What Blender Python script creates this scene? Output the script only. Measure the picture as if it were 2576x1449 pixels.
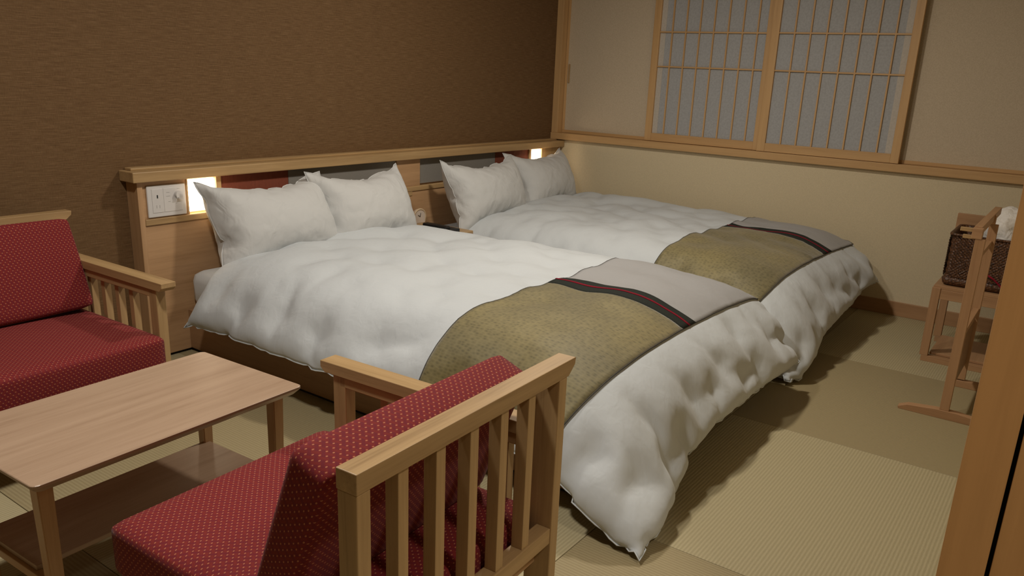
import bpy, bmesh, math, random
import numpy as np
from mathutils import Vector, Matrix

for o in list(bpy.data.objects):
    bpy.data.objects.remove(o)
S = bpy.context.scene
COL = S.collection
PI = math.pi

# ---------------------------------------------------------------- camera
def camera():
    a, b, c = (math.radians(t) for t in (55.345, 16.846, 2.612))
    f = Vector((math.sin(a)*math.cos(b), math.cos(a)*math.cos(b), -math.sin(b)))
    r = Vector((math.cos(a), -math.sin(a), 0)); u = r.cross(f)
    r2 = math.cos(c)*r + math.sin(c)*u
    u2 = -math.sin(c)*r + math.cos(c)*u
    cd = bpy.data.cameras.new('camera')
    co = bpy.data.objects.new('camera', cd); COL.objects.link(co)
    co.matrix_world = Matrix(((r2.x, u2.x, -f.x, 0), (r2.y, u2.y, -f.y, 0), (r2.z, u2.z, -f.z, 1.2), (0, 0, 0, 1)))
    cd.sensor_width = 36; cd.lens = 36*2003.25/2576
    cd.shift_x = -(1314.35-1288)/2576; cd.shift_y = (790.85-724.5)/2576
    cd.clip_start = .03; cd.clip_end = 50
    S.camera = co
camera()

# ---------------------------------------------------------------- world, lights, exposure
W = bpy.data.worlds.new('world'); S.world = W; W.use_nodes = True
W.node_tree.nodes['Background'].inputs[0].default_value = (1.0, .85, .68, 1)
W.node_tree.nodes['Background'].inputs[1].default_value = .035
S.view_settings.view_transform = 'Standard'; S.view_settings.look = 'None'
S.view_settings.gamma = 1; S.view_settings.use_curve_mapping = False
S.view_settings.exposure = 0.0

def lamp(name, loc, size, power, col, spread=None):
    l = bpy.data.lights.new(name, 'AREA'); l.shape = 'DISK'; l.size = size; l.energy = power; l.color = col
    if spread: l.spread = math.radians(spread)
    o = bpy.data.objects.new(name, l); COL.objects.link(o); o.location = loc
    return o
WARM = (1.0, .92, .80)
SOFT = (1.0, .95, .87)
lamp('ceiling_lamp_bed', (2.75, 1.60, 2.2), .18, 26, WARM)
lamp('ceiling_lamp_table', (.85, 1.50, 2.2), .18, 27, SOFT)
lamp('ceiling_lamp_entry', (.80, -.55, 2.2), .20, 11, WARM, 100)

# ---------------------------------------------------------------- materials
def nt(name):
    m = bpy.data.materials.new(name); m.use_nodes = True
    t = m.node_tree; b = t.nodes['Principled BSDF']
    return m, t, b
def node(t, kind, **kw):
    n = t.nodes.new(kind)
    for k, v in kw.items():
        if k in n.inputs: n.inputs[k].default_value = v
        else: setattr(n, k, v)
    return n
def sock(n, k):
    return n.outputs[k] if isinstance(k, str) else n.outputs[k]
def ramp(t, fac, stops):
    r = t.nodes.new('ShaderNodeValToRGB')
    e = r.color_ramp.elements
    while len(e) < len(stops): e.new(.5)
    for i, (p, c) in enumerate(stops):
        e[i].position = p; e[i].color = (*c, 1)
    t.links.new(fac, r.inputs[0]); return r
def coords(t, kind='Object', scale=(1, 1, 1), rot=(0, 0, 0)):
    c = t.nodes.new('ShaderNodeTexCoord'); m = t.nodes.new('ShaderNodeMapping')
    m.inputs['Scale'].default_value = scale; m.inputs['Rotation'].default_value = rot
    t.links.new(c.outputs[kind], m.inputs[0]); return m.outputs[0]
def bump(t, b, h, strength=.2, dist=.002):
    n = node(t, 'ShaderNodeBump'); n.inputs['Strength'].default_value = strength; n.inputs['Distance'].default_value = dist
    t.links.new(h, n.inputs['Height']); t.links.new(n.outputs[0], b.inputs['Normal']); return n
def plain(name, col, rough=.5, metal=0, spec=.5):
    m, t, b = nt(name)
    b.inputs['Base Color'].default_value = (*col, 1); b.inputs['Roughness'].default_value = rough
    b.inputs['Metallic'].default_value = metal; b.inputs['Specular IOR Level'].default_value = spec
    n = node(t, 'ShaderNodeTexNoise'); n.inputs['Scale'].default_value = 120
    t.links.new(coords(t), n.inputs['Vector']); bump(t, b, n.outputs[0], .05, .0006)
    return m
def wood(name, dark, light, axis='x', rough=.42, fine=1.0, gloss=.4):
    """plain sawn / veneer wood; grain runs along the object's axis"""
    m, t, b = nt(name)
    s = {'x': (1.6, 34, 34), 'y': (34, 1.6, 34), 'z': (34, 34, 1.6)}[axis]
    v = coords(t, 'Object', tuple(k*fine for k in s))
    n1 = node(t, 'ShaderNodeTexNoise'); n1.inputs['Scale'].default_value = 1.0; n1.inputs['Detail'].default_value = 6; n1.inputs['Distortion'].default_value = .6
    t.links.new(v, n1.inputs['Vector'])
    v2 = coords(t, 'Object', tuple(k*fine*.32 for k in s))
    n2 = node(t, 'ShaderNodeTexNoise'); n2.inputs['Scale'].default_value = 1.0; n2.inputs['Detail'].default_value = 3
    t.links.new(v2, n2.inputs['Vector'])
    v3 = coords(t, 'Object', tuple(k*fine*6 for k in s))
    n3 = node(t, 'ShaderNodeTexNoise'); n3.inputs['Scale'].default_value = 1.0; n3.inputs['Detail'].default_value = 2
    t.links.new(v3, n3.inputs['Vector'])
    a = node(t, 'ShaderNodeMath', operation='MULTIPLY_ADD'); a.inputs[1].default_value = .55
    t.links.new(n1.outputs[0], a.inputs[0])
    h = node(t, 'ShaderNodeMath', operation='MULTIPLY'); h.inputs[1].default_value = .45; t.links.new(n2.outputs[0], h.inputs[0])
    t.links.new(h.outputs[0], a.inputs[2])
    a2 = node(t, 'ShaderNodeMath', operation='MULTIPLY_ADD'); a2.inputs[1].default_value = .25
    t.links.new(n3.outputs[0], a2.inputs[0]); t.links.new(a.outputs[0], a2.inputs[2])
    r = ramp(t, a2.outputs[0], [(.44, dark), (.56, tuple((d+l)/2 for d, l in zip(dark, light))), (.76, light)])
    t.links.new(r.outputs[0], b.inputs['Base Color'])
    b.inputs['Roughness'].default_value = rough; b.inputs['Specular IOR Level'].default_value = gloss
    bump(t, b, n3.outputs[0], .12, .0006)
    return m

OAK = ((.28, .172, .074), (.45, .295, .14))
M = {}
for ax in 'xyz':
    M['oak_'+ax] = wood('oak_'+ax, *OAK, ax)
    M['veneer_'+ax] = wood('veneer_'+ax, (.37, .215, .105), (.50, .305, .16), ax, rough=.38, fine=1.6)
    M['hinoki_'+ax] = wood('hinoki_'+ax, (.44, .26, .11), (.56, .35, .16), ax, rough=.5)
    M['stand_'+ax] = wood('stand_'+ax, (.30, .16, .075), (.42, .24, .12), ax, rough=.5)
M['table_top'] = wood('table_top', (.30, .195, .125), (.41, .285, .195), 'x', rough=.30, fine=1.5, gloss=.5)
M['bed_wood'] = wood('bed_wood', (.24, .13, .062), (.33, .19, .095), 'y', rough=.45, fine=1.4)
M['jamb'] = wood('jamb', (.30, .15, .05), (.385, .20, .07), 'z', rough=.5, fine=.9)

def wallpaper():
    m, t, b = nt('brown_wallpaper')
    v = coords(t, 'Object', (16, 1, 340))
    n = node(t, 'ShaderNodeTexNoise'); n.inputs['Scale'].default_value = 1; n.inputs['Detail'].default_value = 5; n.inputs['Roughness'].default_value = .65
    t.links.new(v, n.inputs['Vector'])
    v2 = coords(t, 'Object', (420, 1, 60))
    n2 = node(t, 'ShaderNodeTexNoise'); n2.inputs['Scale'].default_value = 1; n2.inputs['Detail'].default_value = 2
    t.links.new(v2, n2.inputs['Vector'])
    mx = node(t, 'ShaderNodeMath', operation='MULTIPLY_ADD'); mx.inputs[1].default_value = .35
    t.links.new(n2.outputs[0], mx.inputs[0]); t.links.new(n.outputs[0], mx.inputs[2])
    r = ramp(t, mx.outputs[0], [(.48, (.108, .058, .024)), (.68, (.146, .082, .036)), (.88, (.19, .114, .055))])
    t.links.new(r.outputs[0], b.inputs['Base Color']); b.inputs['Roughness'].default_value = .75
    b.inputs['Specular IOR Level'].default_value = .2
    bump(t, b, mx.outputs[0], .2, .001)
    return m
M['brown'] = wallpaper()
def speckle(name, c1, c2, scale=260, rough=.9, st=.15):
    m, t, b = nt(name)
    n = node(t, 'ShaderNodeTexNoise'); n.inputs['Scale'].default_value = scale; n.inputs['Detail'].default_value = 4
    t.links.new(coords(t), n.inputs['Vector'])
    r = ramp(t, n.outputs[0], [(.35, c1), (.65, c2)])
    t.links.new(r.outputs[0], b.inputs['Base Color']); b.inputs['Roughness'].default_value = rough
    b.inputs['Specular IOR Level'].default_value = .15
    bump(t, b, n.outputs[0], st, .001)
    return m
M['beige'] = speckle('beige_wall', (.60, .51, .345), (.67, .57, .39))
M['fusuma'] = speckle('fusuma_paper', (.50, .415, .305), (.56, .47, .35), 180)
M['shoji'] = speckle('shoji_paper', (.35, .355, .36), (.40, .405, .415), 90)
M['shoji_edge'] = speckle('shoji_paper_edge', (.47, .43, .375), (.52, .475, .42), 90)
M['ceiling'] = speckle('ceiling_paper', (.55, .45, .33), (.60, .50, .37))

def tatami(name, c1, c2, c3, along='x', st=.6):
    m, t, b = nt(name)
    v = coords(t, 'Object')
    w = node(t, 'ShaderNodeTexWave', wave_type='BANDS', bands_direction='Y' if along == 'x' else 'X', wave_profile='SIN')
    w.inputs['Scale'].default_value = 31; w.inputs['Distortion'].default_value = .25; w.inputs['Detail'].default_value = 2
    t.links.new(v, w.inputs['Vector'])
    s = (60, 900, 60) if along == 'x' else (900, 60, 60)
    n = node(t, 'ShaderNodeTexNoise'); n.inputs['Scale'].default_value = 1; n.inputs['Detail'].default_value = 3
    t.links.new(coords(t, 'Object', s), n.inputs['Vector'])
    a = node(t, 'ShaderNodeMath', operation='MULTIPLY_ADD'); a.inputs[1].default_value = .6
    t.links.new(n.outputs[0], a.inputs[0])
    h = node(t, 'ShaderNodeMath', operation='MULTIPLY'); h.inputs[1].default_value = .45
    t.links.new(w.outputs['Fac'], h.inputs[0]); t.links.new(h.outputs[0], a.inputs[2])
    r = ramp(t, a.outputs[0], [(.2, c1), (.5, c2), (.8, c3)])
    t.links.new(r.outputs[0], b.inputs['Base Color']); b.inputs['Roughness'].default_value = .6
    b.inputs['Specular IOR Level'].default_value = .3
    bump(t, b, a.outputs[0], st, .0016)
    return m
M['tatami_x'] = tatami('tatami_sheen_bright', (.335, .285, .165), (.39, .33, .195), (.44, .375, .23), 'x')  # same mat both ways; sheen by weave direction is put into the colour
M['tatami_y'] = tatami('tatami_sheen_dull', (.26, .205, .11), (.30, .24, .13), (.335, .275, .155), 'y', .35)

def cotton(name, col=(.53, .56, .58), w1=9, w2=38, st=.35, hang=0.):
    m, t, b = nt(name)
    b.inputs['Base Color'].default_value = (*col, 1); b.inputs['Roughness'].default_value = .85
    b.inputs['Specular IOR Level'].default_value = .2
    b.inputs['Sheen Weight'].default_value = .15
    v = coords(t, 'Object')
    n = node(t, 'ShaderNodeTexNoise'); n.inputs['Scale'].default_value = w1; n.inputs['Detail'].default_value = 2; n.inputs['Roughness'].default_value = .4; n.inputs['Distortion'].default_value = 1.2
    t.links.new(v, n.inputs['Vector'])
    v2 = coords(t, 'Object', (w2, w2*.25, w2*.5), (0, 0, .6))
    n2 = node(t, 'ShaderNodeTexNoise'); n2.inputs['Scale'].default_value = 1; n2.inputs['Detail'].default_value = 3; n2.inputs['Distortion'].default_value = .8
    t.links.new(v2, n2.inputs['Vector'])
    a = node(t, 'ShaderNodeMath', operation='MULTIPLY_ADD'); a.inputs[1].default_value = .25
    t.links.new(n2.outputs[0], a.inputs[0]); t.links.new(n.outputs[0], a.inputs[2])
    # hanging creases, long from top to hem
    v3 = coords(t, 'Object', (30, 30, 4.5))
    n3 = node(t, 'ShaderNodeTexNoise'); n3.inputs['Scale'].default_value = 1; n3.inputs['Detail'].default_value = 2; n3.inputs['Distortion'].default_value = .5
    t.links.new(v3, n3.inputs['Vector'])
    a3 = node(t, 'ShaderNodeMath', operation='MULTIPLY_ADD'); a3.inputs[1].default_value = hang
    t.links.new(n3.outputs[0], a3.inputs[0]); t.links.new(a.outputs[0], a3.inputs[2])
    bump(t, b, a3.outputs[0], st, .02)
    return m
M['duvet'] = cotton('white_duvet_cotton', w1=4, w2=30, st=.17, hang=.6)
M['pillow'] = cotton('white_pillow_cotton', (.55, .555, .55), w1=10, w2=26, st=.42)
M['sheet'] = cotton('white_sheet', (.60, .64, .67), w1=5, st=.15)
M['towel'] = cotton('white_towel', (.75, .72, .68), w1=30, w2=60, st=.4)

def red_fabric():
    m, t, b = nt('red_dotted_upholstery')
    uv = node(t, 'ShaderNodeUVMap'); sp = node(t, 'ShaderNodeSeparateXYZ'); t.links.new(uv.outputs[0], sp.inputs[0])
    def mt(op, a, bb=None, c=None):
        n = node(t, 'ShaderNodeMath', operation=op)
        for i, x in enumerate((a, bb, c)):
            if x is None: continue
            if isinstance(x, (int, float)): n.inputs[i].default_value = x
            else: t.links.new(x, n.inputs[i])
        return n.outputs[0]
    P = .0135
    u = mt('DIVIDE', sp.outputs[0], P); v = mt('DIVIDE', sp.outputs[1], P*.55)
    row = mt('FLOOR', v); par = mt('MODULO', row, 2.0)
    uo = mt('ADD', u, mt('MULTIPLY', par, .5))
    fu = mt('SUBTRACT', mt('FRACT', uo), .5); fv = mt('SUBTRACT', mt('FRACT', v), .5)
    # slightly slanted oval stitch
    fu2 = mt('ADD', fu, mt('MULTIPLY', fv, -.12))
    d = mt('ADD', mt('POWER', mt('DIVIDE', mt('ABSOLUTE', fu2), .17), 2.0), mt('POWER', mt('DIVIDE', mt('ABSOLUTE', fv), .20), 2.0))
    dot = mt('SUBTRACT', 1.0, mt('MINIMUM', d, 1.0))
    dot = mt('MINIMUM', mt('MULTIPLY', dot, 2.2), 1.0)
    # zig-zag tone between the stitches
    tri = mt('ABSOLUTE', mt('SUBTRACT', mt('MULTIPLY', mt('FRACT', mt('MULTIPLY', v, .5)), 2.0), 1.0))
    band = mt('FRACT', mt('ADD', u, mt('MULTIPLY', tri, .5)))
    band = mt('GREATER_THAN', band, .5)
    mx = node(t, 'ShaderNodeMix', data_type='RGBA')
    mx.inputs[6].default_value = (.185, .017, .015, 1); mx.inputs[7].default_value = (.152, .013, .019, 1)
    t.links.new(band, mx.inputs[0])
    m2 = node(t, 'ShaderNodeMix', data_type='RGBA'); m2.inputs[7].default_value = (.46, .17, .085, 1)
    t.links.new(mx.outputs[2], m2.inputs[6]); t.links.new(mt('MULTIPLY', dot, .85), m2.inputs[0])
    t.links.new(m2.outputs[2], b.inputs['Base Color'])
    b.inputs['Roughness'].default_value = .8; b.inputs['Sheen Weight'].default_value = .05
    b.inputs['Specular IOR Level'].default_value = .2
    n = node(t, 'ShaderNodeTexNoise'); n.inputs['Scale'].default_value = 900
    t.links.new(uv.outputs[0], n.inputs['Vector'])
    h = mt('ADD', mt('MULTIPLY', dot, 1.0), mt('MULTIPLY', n.outputs[0], .8))
    bump(t, b, h, .35, .0012)
    return m
M['red'] = red_fabric()

def brocade(name, c1, c2, c3, sheen=.5):
    m, t, b = nt(name)
    uv = node(t, 'ShaderNodeUVMap')
    mp = node(t, 'ShaderNodeMapping'); mp.inputs['Scale'].default_value = (105, 62, 1)
    t.links.new(uv.outputs[0], mp.inputs[0])
    vo = node(t, 'ShaderNodeTexVoronoi', feature='F1'); vo.inputs['Scale'].default_value = 1; vo.inputs['Randomness'].default_value = .55
    t.links.new(mp.outputs[0], vo.inputs['Vector'])
    n = node(t, 'ShaderNodeTexNoise'); n.inputs['Scale'].default_value = 3.2; n.inputs['Detail'].default_value = 3
    t.links.new(uv.outputs[0], n.inputs['Vector'])
    r = ramp(t, vo.outputs['Distance'], [(.12, c1), (.35, c2), (.75, c3)])
    r2 = ramp(t, n.outputs[0], [(.35, (.80, .80, .86)), (.65, (1.1, 1.06, .95))])
    mx = node(t, 'ShaderNodeMix', data_type='RGBA', blend_type='MULTIPLY'); mx.inputs[0].default_value = 1
    t.links.new(r.outputs[0], mx.inputs[6]); t.links.new(r2.outputs[0], mx.inputs[7])
    t.links.new(mx.outputs[2], b.inputs['Base Color'])
    b.inputs['Roughness'].default_value = .6; b.inputs['Metallic'].default_value = .1; b.inputs['Specular IOR Level'].default_value = .35
    b.inputs['Sheen Weight'].default_value = .3
    bump(t, b, vo.outputs['Distance'], .35, .001)
    return m
M['gold'] = brocade('olive_gold_brocade', (.125, .108, .05), (.18, .152, .068), (.225, .19, .088))
M['grey_silk'] = cotton('grey_runner_fabric', (.33, .325, .325), w1=14, w2=40, st=.12)
M['black_band'] = speckle('black_band', (.018, .02, .017), (.03, .034, .028), 500)
M['red_cord'] = speckle('red_cord', (.19, .008, .018), (.25, .014, .028), 500)
M['piping'] = speckle('dark_piping', (.06, .055, .05), (.09, .085, .075), 500)

def stripes(name, c1, c2, freq=95):
    m, t, b = nt(name)
    w = node(t, 'ShaderNodeTexWave', wave_type='BANDS', bands_direction='X'); w.inputs['Scale'].default_value = freq*.16
    w.inputs['Distortion'].default_value = .4
    t.links.new(coords(t), w.inputs['Vector'])
    r = ramp(t, w.outputs['Fac'], [(.2, c1), (.8, c2)])
    t.links.new(r.outputs[0], b.inputs['Base Color']); b.inputs['Roughness'].default_value = .8
    bump(t, b, w.outputs['Fac'], .4, .001)
    return m
M['red_panel'] = stripes('red_striped_panel', (.13, .028, .012), (.26, .062, .028), 300)
M['grey_panel'] = speckle('grey_fabric_panel', (.20, .185, .165), (.245, .23, .205), 420)
M['plastic'] = plain('white_plastic', (.62, .60, .59), .35)
M['plastic_grey'] = plain('grey_plastic', (.36, .35, .34), .4)
M['black'] = plain('black_plastic', (.010, .010, .011), .35)
M['dark_gap'] = plain('dark_gap', (.015, .012, .010), .8)  # near-black colour stands in for the shade inside gaps
M['brass'] = plain('pale_ring', (.55, .42, .27), .35)
M['dial'] = plain('clock_face', (.60, .52, .45), .3)
def emit(name, col, st):
    m, t, b = nt(name)
    b.inputs['Base Color'].default_value = (.9, .9, .9, 1)
    b.inputs['Emission Color'].default_value = (*col, 1); b.inputs['Emission Strength'].default_value = st
    return m
M['lit'] = emit('lit_lamp_panel', (1.0, .80, .55), 9.0)
def wicker():
    m, t, b = nt('dark_wicker')
    v = coords(t, 'Object', (95, 95, 95), (.5, .3, .785))
    c = node(t, 'ShaderNodeTexVoronoi'); c.inputs['Scale'].default_value = 1; c.inputs['Randomness'].default_value = .6
    t.links.new(v, c.inputs['Vector'])
    r = ramp(t, c.outputs['Distance'], [(.1, (.15, .062, .022)), (.5, (.085, .033, .012)), (.9, (.02, .009, .005))])
    t.links.new(r.outputs[0], b.inputs['Base Color']); b.inputs['Roughness'].default_value = .5
    bump(t, b, c.outputs['Distance'], .8, .004)
    return m
M['wicker'] = wicker()

# ---------------------------------------------------------------- helpers
def link(name, me, mat=None, parent=None, smooth=False):
    if mat is not None: me.materials.append(M[mat] if isinstance(mat, str) else mat)
    o = bpy.data.objects.new(name, me); COL.objects.link(o)
    if parent: o.parent = parent
    if smooth:
        for p in me.polygons: p.use_smooth = True
    return o
def empty(name, label, cat, loc=(0, 0, 0), rotz=0, group=None):
    o = bpy.data.objects.new(name, None); COL.objects.link(o); o.location = loc; o.rotation_euler = (0, 0, rotz)
    o.empty_display_size = .05
    o['label'] = label; o['category'] = cat
    if group: o['group'] = group
    return o
def tag(o, label, cat, group=None):
    o['label'] = label; o['category'] = cat
    if group: o['group'] = group
    return o
def struct(o):
    o['kind'] = 'structure'; return o
def box(name, x0, x1, y0, y1, z0, z1, mat, parent=None, bev=.0015, seg=2):
    """axis-aligned box given by its extents; own origin at its centre"""
    x0, x1 = min(x0, x1), max(x0, x1); y0, y1 = min(y0, y1), max(y0, y1); z0, z1 = min(z0, z1), max(z0, z1)
    bm = bmesh.new(); bmesh.ops.create_cube(bm, size=1)
    for v in bm.verts: v.co = (v.co.x*(x1-x0), v.co.y*(y1-y0), v.co.z*(z1-z0))
    if bev: bmesh.ops.bevel(bm, geom=list(bm.edges), offset=min(bev, .45*min(x1-x0, y1-y0, z1-z0)), segments=seg, affect='EDGES', profile=.5)
    me = bpy.data.meshes.new(name); bm.to_mesh(me); bm.free()
    o = link(name, me, mat, parent)
    o.location = ((x0+x1)/2, (y0+y1)/2, (z0+z1)/2)
    return o
def prism(name, prof, lo, hi, axis, mat, parent=None, bev=.0015):
    """profile polygon (list of 2D points) extruded along axis from lo to hi"""
    bm = bmesh.new()
    def P(a, b, c):
        return {'x': (c, a, b), 'y': (a, c, b), 'z': (a, b, c)}[axis]
    v0 = [bm.verts.new(P(a, b, lo)) for a, b in prof]; v1 = [bm.verts.new(P(a, b, hi)) for a, b in prof]
    bm.faces.new(v0); bm.faces.new(v1[::-1])
    n = len(prof)
    for i in range(n): bm.faces.new((v0[i], v1[i], v1[(i+1) % n], v0[(i+1) % n]))
    bmesh.ops.recalc_face_normals(bm, faces=bm.faces)
    if bev: bmesh.ops.bevel(bm, geom=list(bm.edges), offset=bev, segments=2, affect='EDGES', profile=.5)
    me = bpy.data.meshes.new(name); bm.to_mesh(me); bm.free()
    return link(name, me, mat, parent)
def tube(name, pts, r, mat, parent=None, seg=6, closed=False):
    pts = [Vector(p) for p in pts]; n = len(pts); vs = []; fs = []
    up0 = Vector((0, 0, 1))
    for i, p in enumerate(pts):
        a = pts[(i-1) % n] if closed or i else p; c = pts[(i+1) % n] if closed or i < n-1 else p
        d = (c-a).normalized() if (c-a).length > 1e-9 else Vector((1, 0, 0))
        s = d.cross(up0)
        if s.length < .05: s = d.cross(Vector((1, 0, 0)))
        s.normalize(); u = s.cross(d)
        for k in range(seg):
            t = 2*PI*k/seg; vs.append(p + r*(math.cos(t)*s + math.sin(t)*u))
    for i in range(n if closed else n-1):
        j = (i+1) % n
        for k in range(seg):
            fs.append((i*seg+k, i*seg+(k+1) % seg, j*seg+(k+1) % seg, j*seg+k))
    if not closed:
        fs.append(tuple(range(seg))[::-1]); fs.append(tuple((n-1)*seg+k for k in range(seg)))
    me = bpy.data.meshes.new(name); me.from_pydata(vs, [], fs)
    return link(name, me, mat, parent, True)
def cylinder(name, c, r, h, axis, mat, parent=None, seg=32, bev=.001):
    prof = [(r*math.cos(2*PI*k/seg), r*math.sin(2*PI*k/seg)) for k in range(seg)]
    o = prism(name, prof, -h/2, h/2, axis, mat, parent, 0)
    o.location = c; return o
def cushion(name, sx, sy, sz, mat, parent, crown=.012, r=.02, uvrot=False):
    """upholstered block cushion: box grid with rounded edges, slight crown, a welt line and box-projected uv in metres"""
    n = 14; bm = bmesh.new()
    bmesh.ops.create_cube(bm, size=2)
    bmesh.ops.subdivide_edges(bm, edges=list(bm.edges), cuts=n-1, use_grid_fill=True)
    hx, hy, hz = sx/2, sy/2, sz/2
    for v in bm.verts:
        p = v.co.copy()
        # push verts towards the border to give the edge radius enough loops
        q = [math.copysign(abs(c)**.75, c) for c in p]
        P = Vector((q[0]*hx, q[1]*hy, q[2]*hz))
        c = Vector((max(-hx+r, min(hx-r, P.x)), max(-hy+r, min(hy-r, P.y)), max(-hz+r, min(hz-r, P.z))))
        d = P-c
        if d.length > 1e-6:
            P = c + d.normalized()*r if (abs(d.x) > 1e-6)+(abs(d.y) > 1e-6)+(abs(d.z) > 1e-6) > 1 else c + d
        cr = crown*(1-q[0]**2)*(1-q[1]**2)
        P.z += cr*(1 if q[2] > 0 else -1)*abs(q[2])
        sd = crown*.5
        P.x += sd*(1-q[1]**2)*(1-q[2]**2)*q[0]; P.y += sd*(1-q[0]**2)*(1-q[2]**2)*q[1]
        v.co = P
    uv = bm.loops.layers.uv.new('UVMap')
    bm.normal_update()
    for f in bm.faces:
        nn = f.normal; a = max(range(3), key=lambda k: abs(nn[k]))
        for l in f.loops:
            c = l.vert.co
            l[uv].uv = {0: (c.y, c.z), 1: (c.x, c.z), 2: (c.x, c.y)}[a]
    me = bpy.data.meshes.new(name); bm.to_mesh(me); bm.free()
    return link(name, me, mat, parent, True)

def grid(vals, nx, ny):
    """millimetre grid stored as row and column differences"""
    g = np.array(vals, dtype=np.int64).reshape(3, ny+1, nx+1).transpose(1, 2, 0)
    return np.cumsum(np.cumsum(g, axis=0), axis=1)/1000.
def cloth_mesh(name, top, bot, mat, parent=None, sub=1):
    ny, nx = top.shape[0]-1, top.shape[1]-1
    n1 = (nx+1)*(ny+1)
    vs = np.concatenate([top.reshape(-1, 3), bot[1:-1, 1:-1].reshape(-1, 3)])
    def id1(i, j): return j*(nx+1)+i
    def id2(i, j):
        return id1(i, j) if i in (0, nx) or j in (0, ny) else n1+(j-1)*(nx-1)+(i-1)
    fs = []
    for j in range(ny):
        for i in range(nx):
            fs.append((id1(i, j), id1(i+1, j), id1(i+1, j+1), id1(i, j+1)))
            fs.append((id2(i, j+1), id2(i+1, j+1), id2(i+1, j), id2(i, j)))
    me = bpy.data.meshes.new(name); me.from_pydata(vs.tolist(), [], fs)
    o = link(name, me, mat, parent, True)
    cr = me.attributes.new('crease_edge', 'FLOAT', 'EDGE')
    on = lambda k: k < n1 and (k % (nx+1) in (0, nx) or k//(nx+1) in (0, ny))
    cr.data.foreach_set('value', [1.0 if on(e.vertices[0]) and on(e.vertices[1]) else 0.0 for e in me.edges])
    if sub:
        m = o.modifiers.new('smooth', 'SUBSURF'); m.levels = sub; m.render_levels = sub
    return o
def normals(g):
    n = np.cross(np.gradient(g, axis=1), np.gradient(g, axis=0))
    return n/(np.linalg.norm(n, axis=2, keepdims=True)+1e-9)
def soften(g, k):
    g = g.copy()
    for _ in range(k):
        g[1:-1, 1:-1] = (g[1:-1, 1:-1]*2+g[:-2, 1:-1]+g[2:, 1:-1]+g[1:-1, :-2]+g[1:-1, 2:])/6
    return g
def border(top):
    ny, nx = top.shape[0]-1, top.shape[1]-1
    return [top[0, i] for i in range(nx+1)]+[top[j, nx] for j in range(1, ny+1)]+[top[ny, i] for i in range(nx-1, -1, -1)]+[top[j, 0] for j in range(ny-1, 0, -1)]

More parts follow.
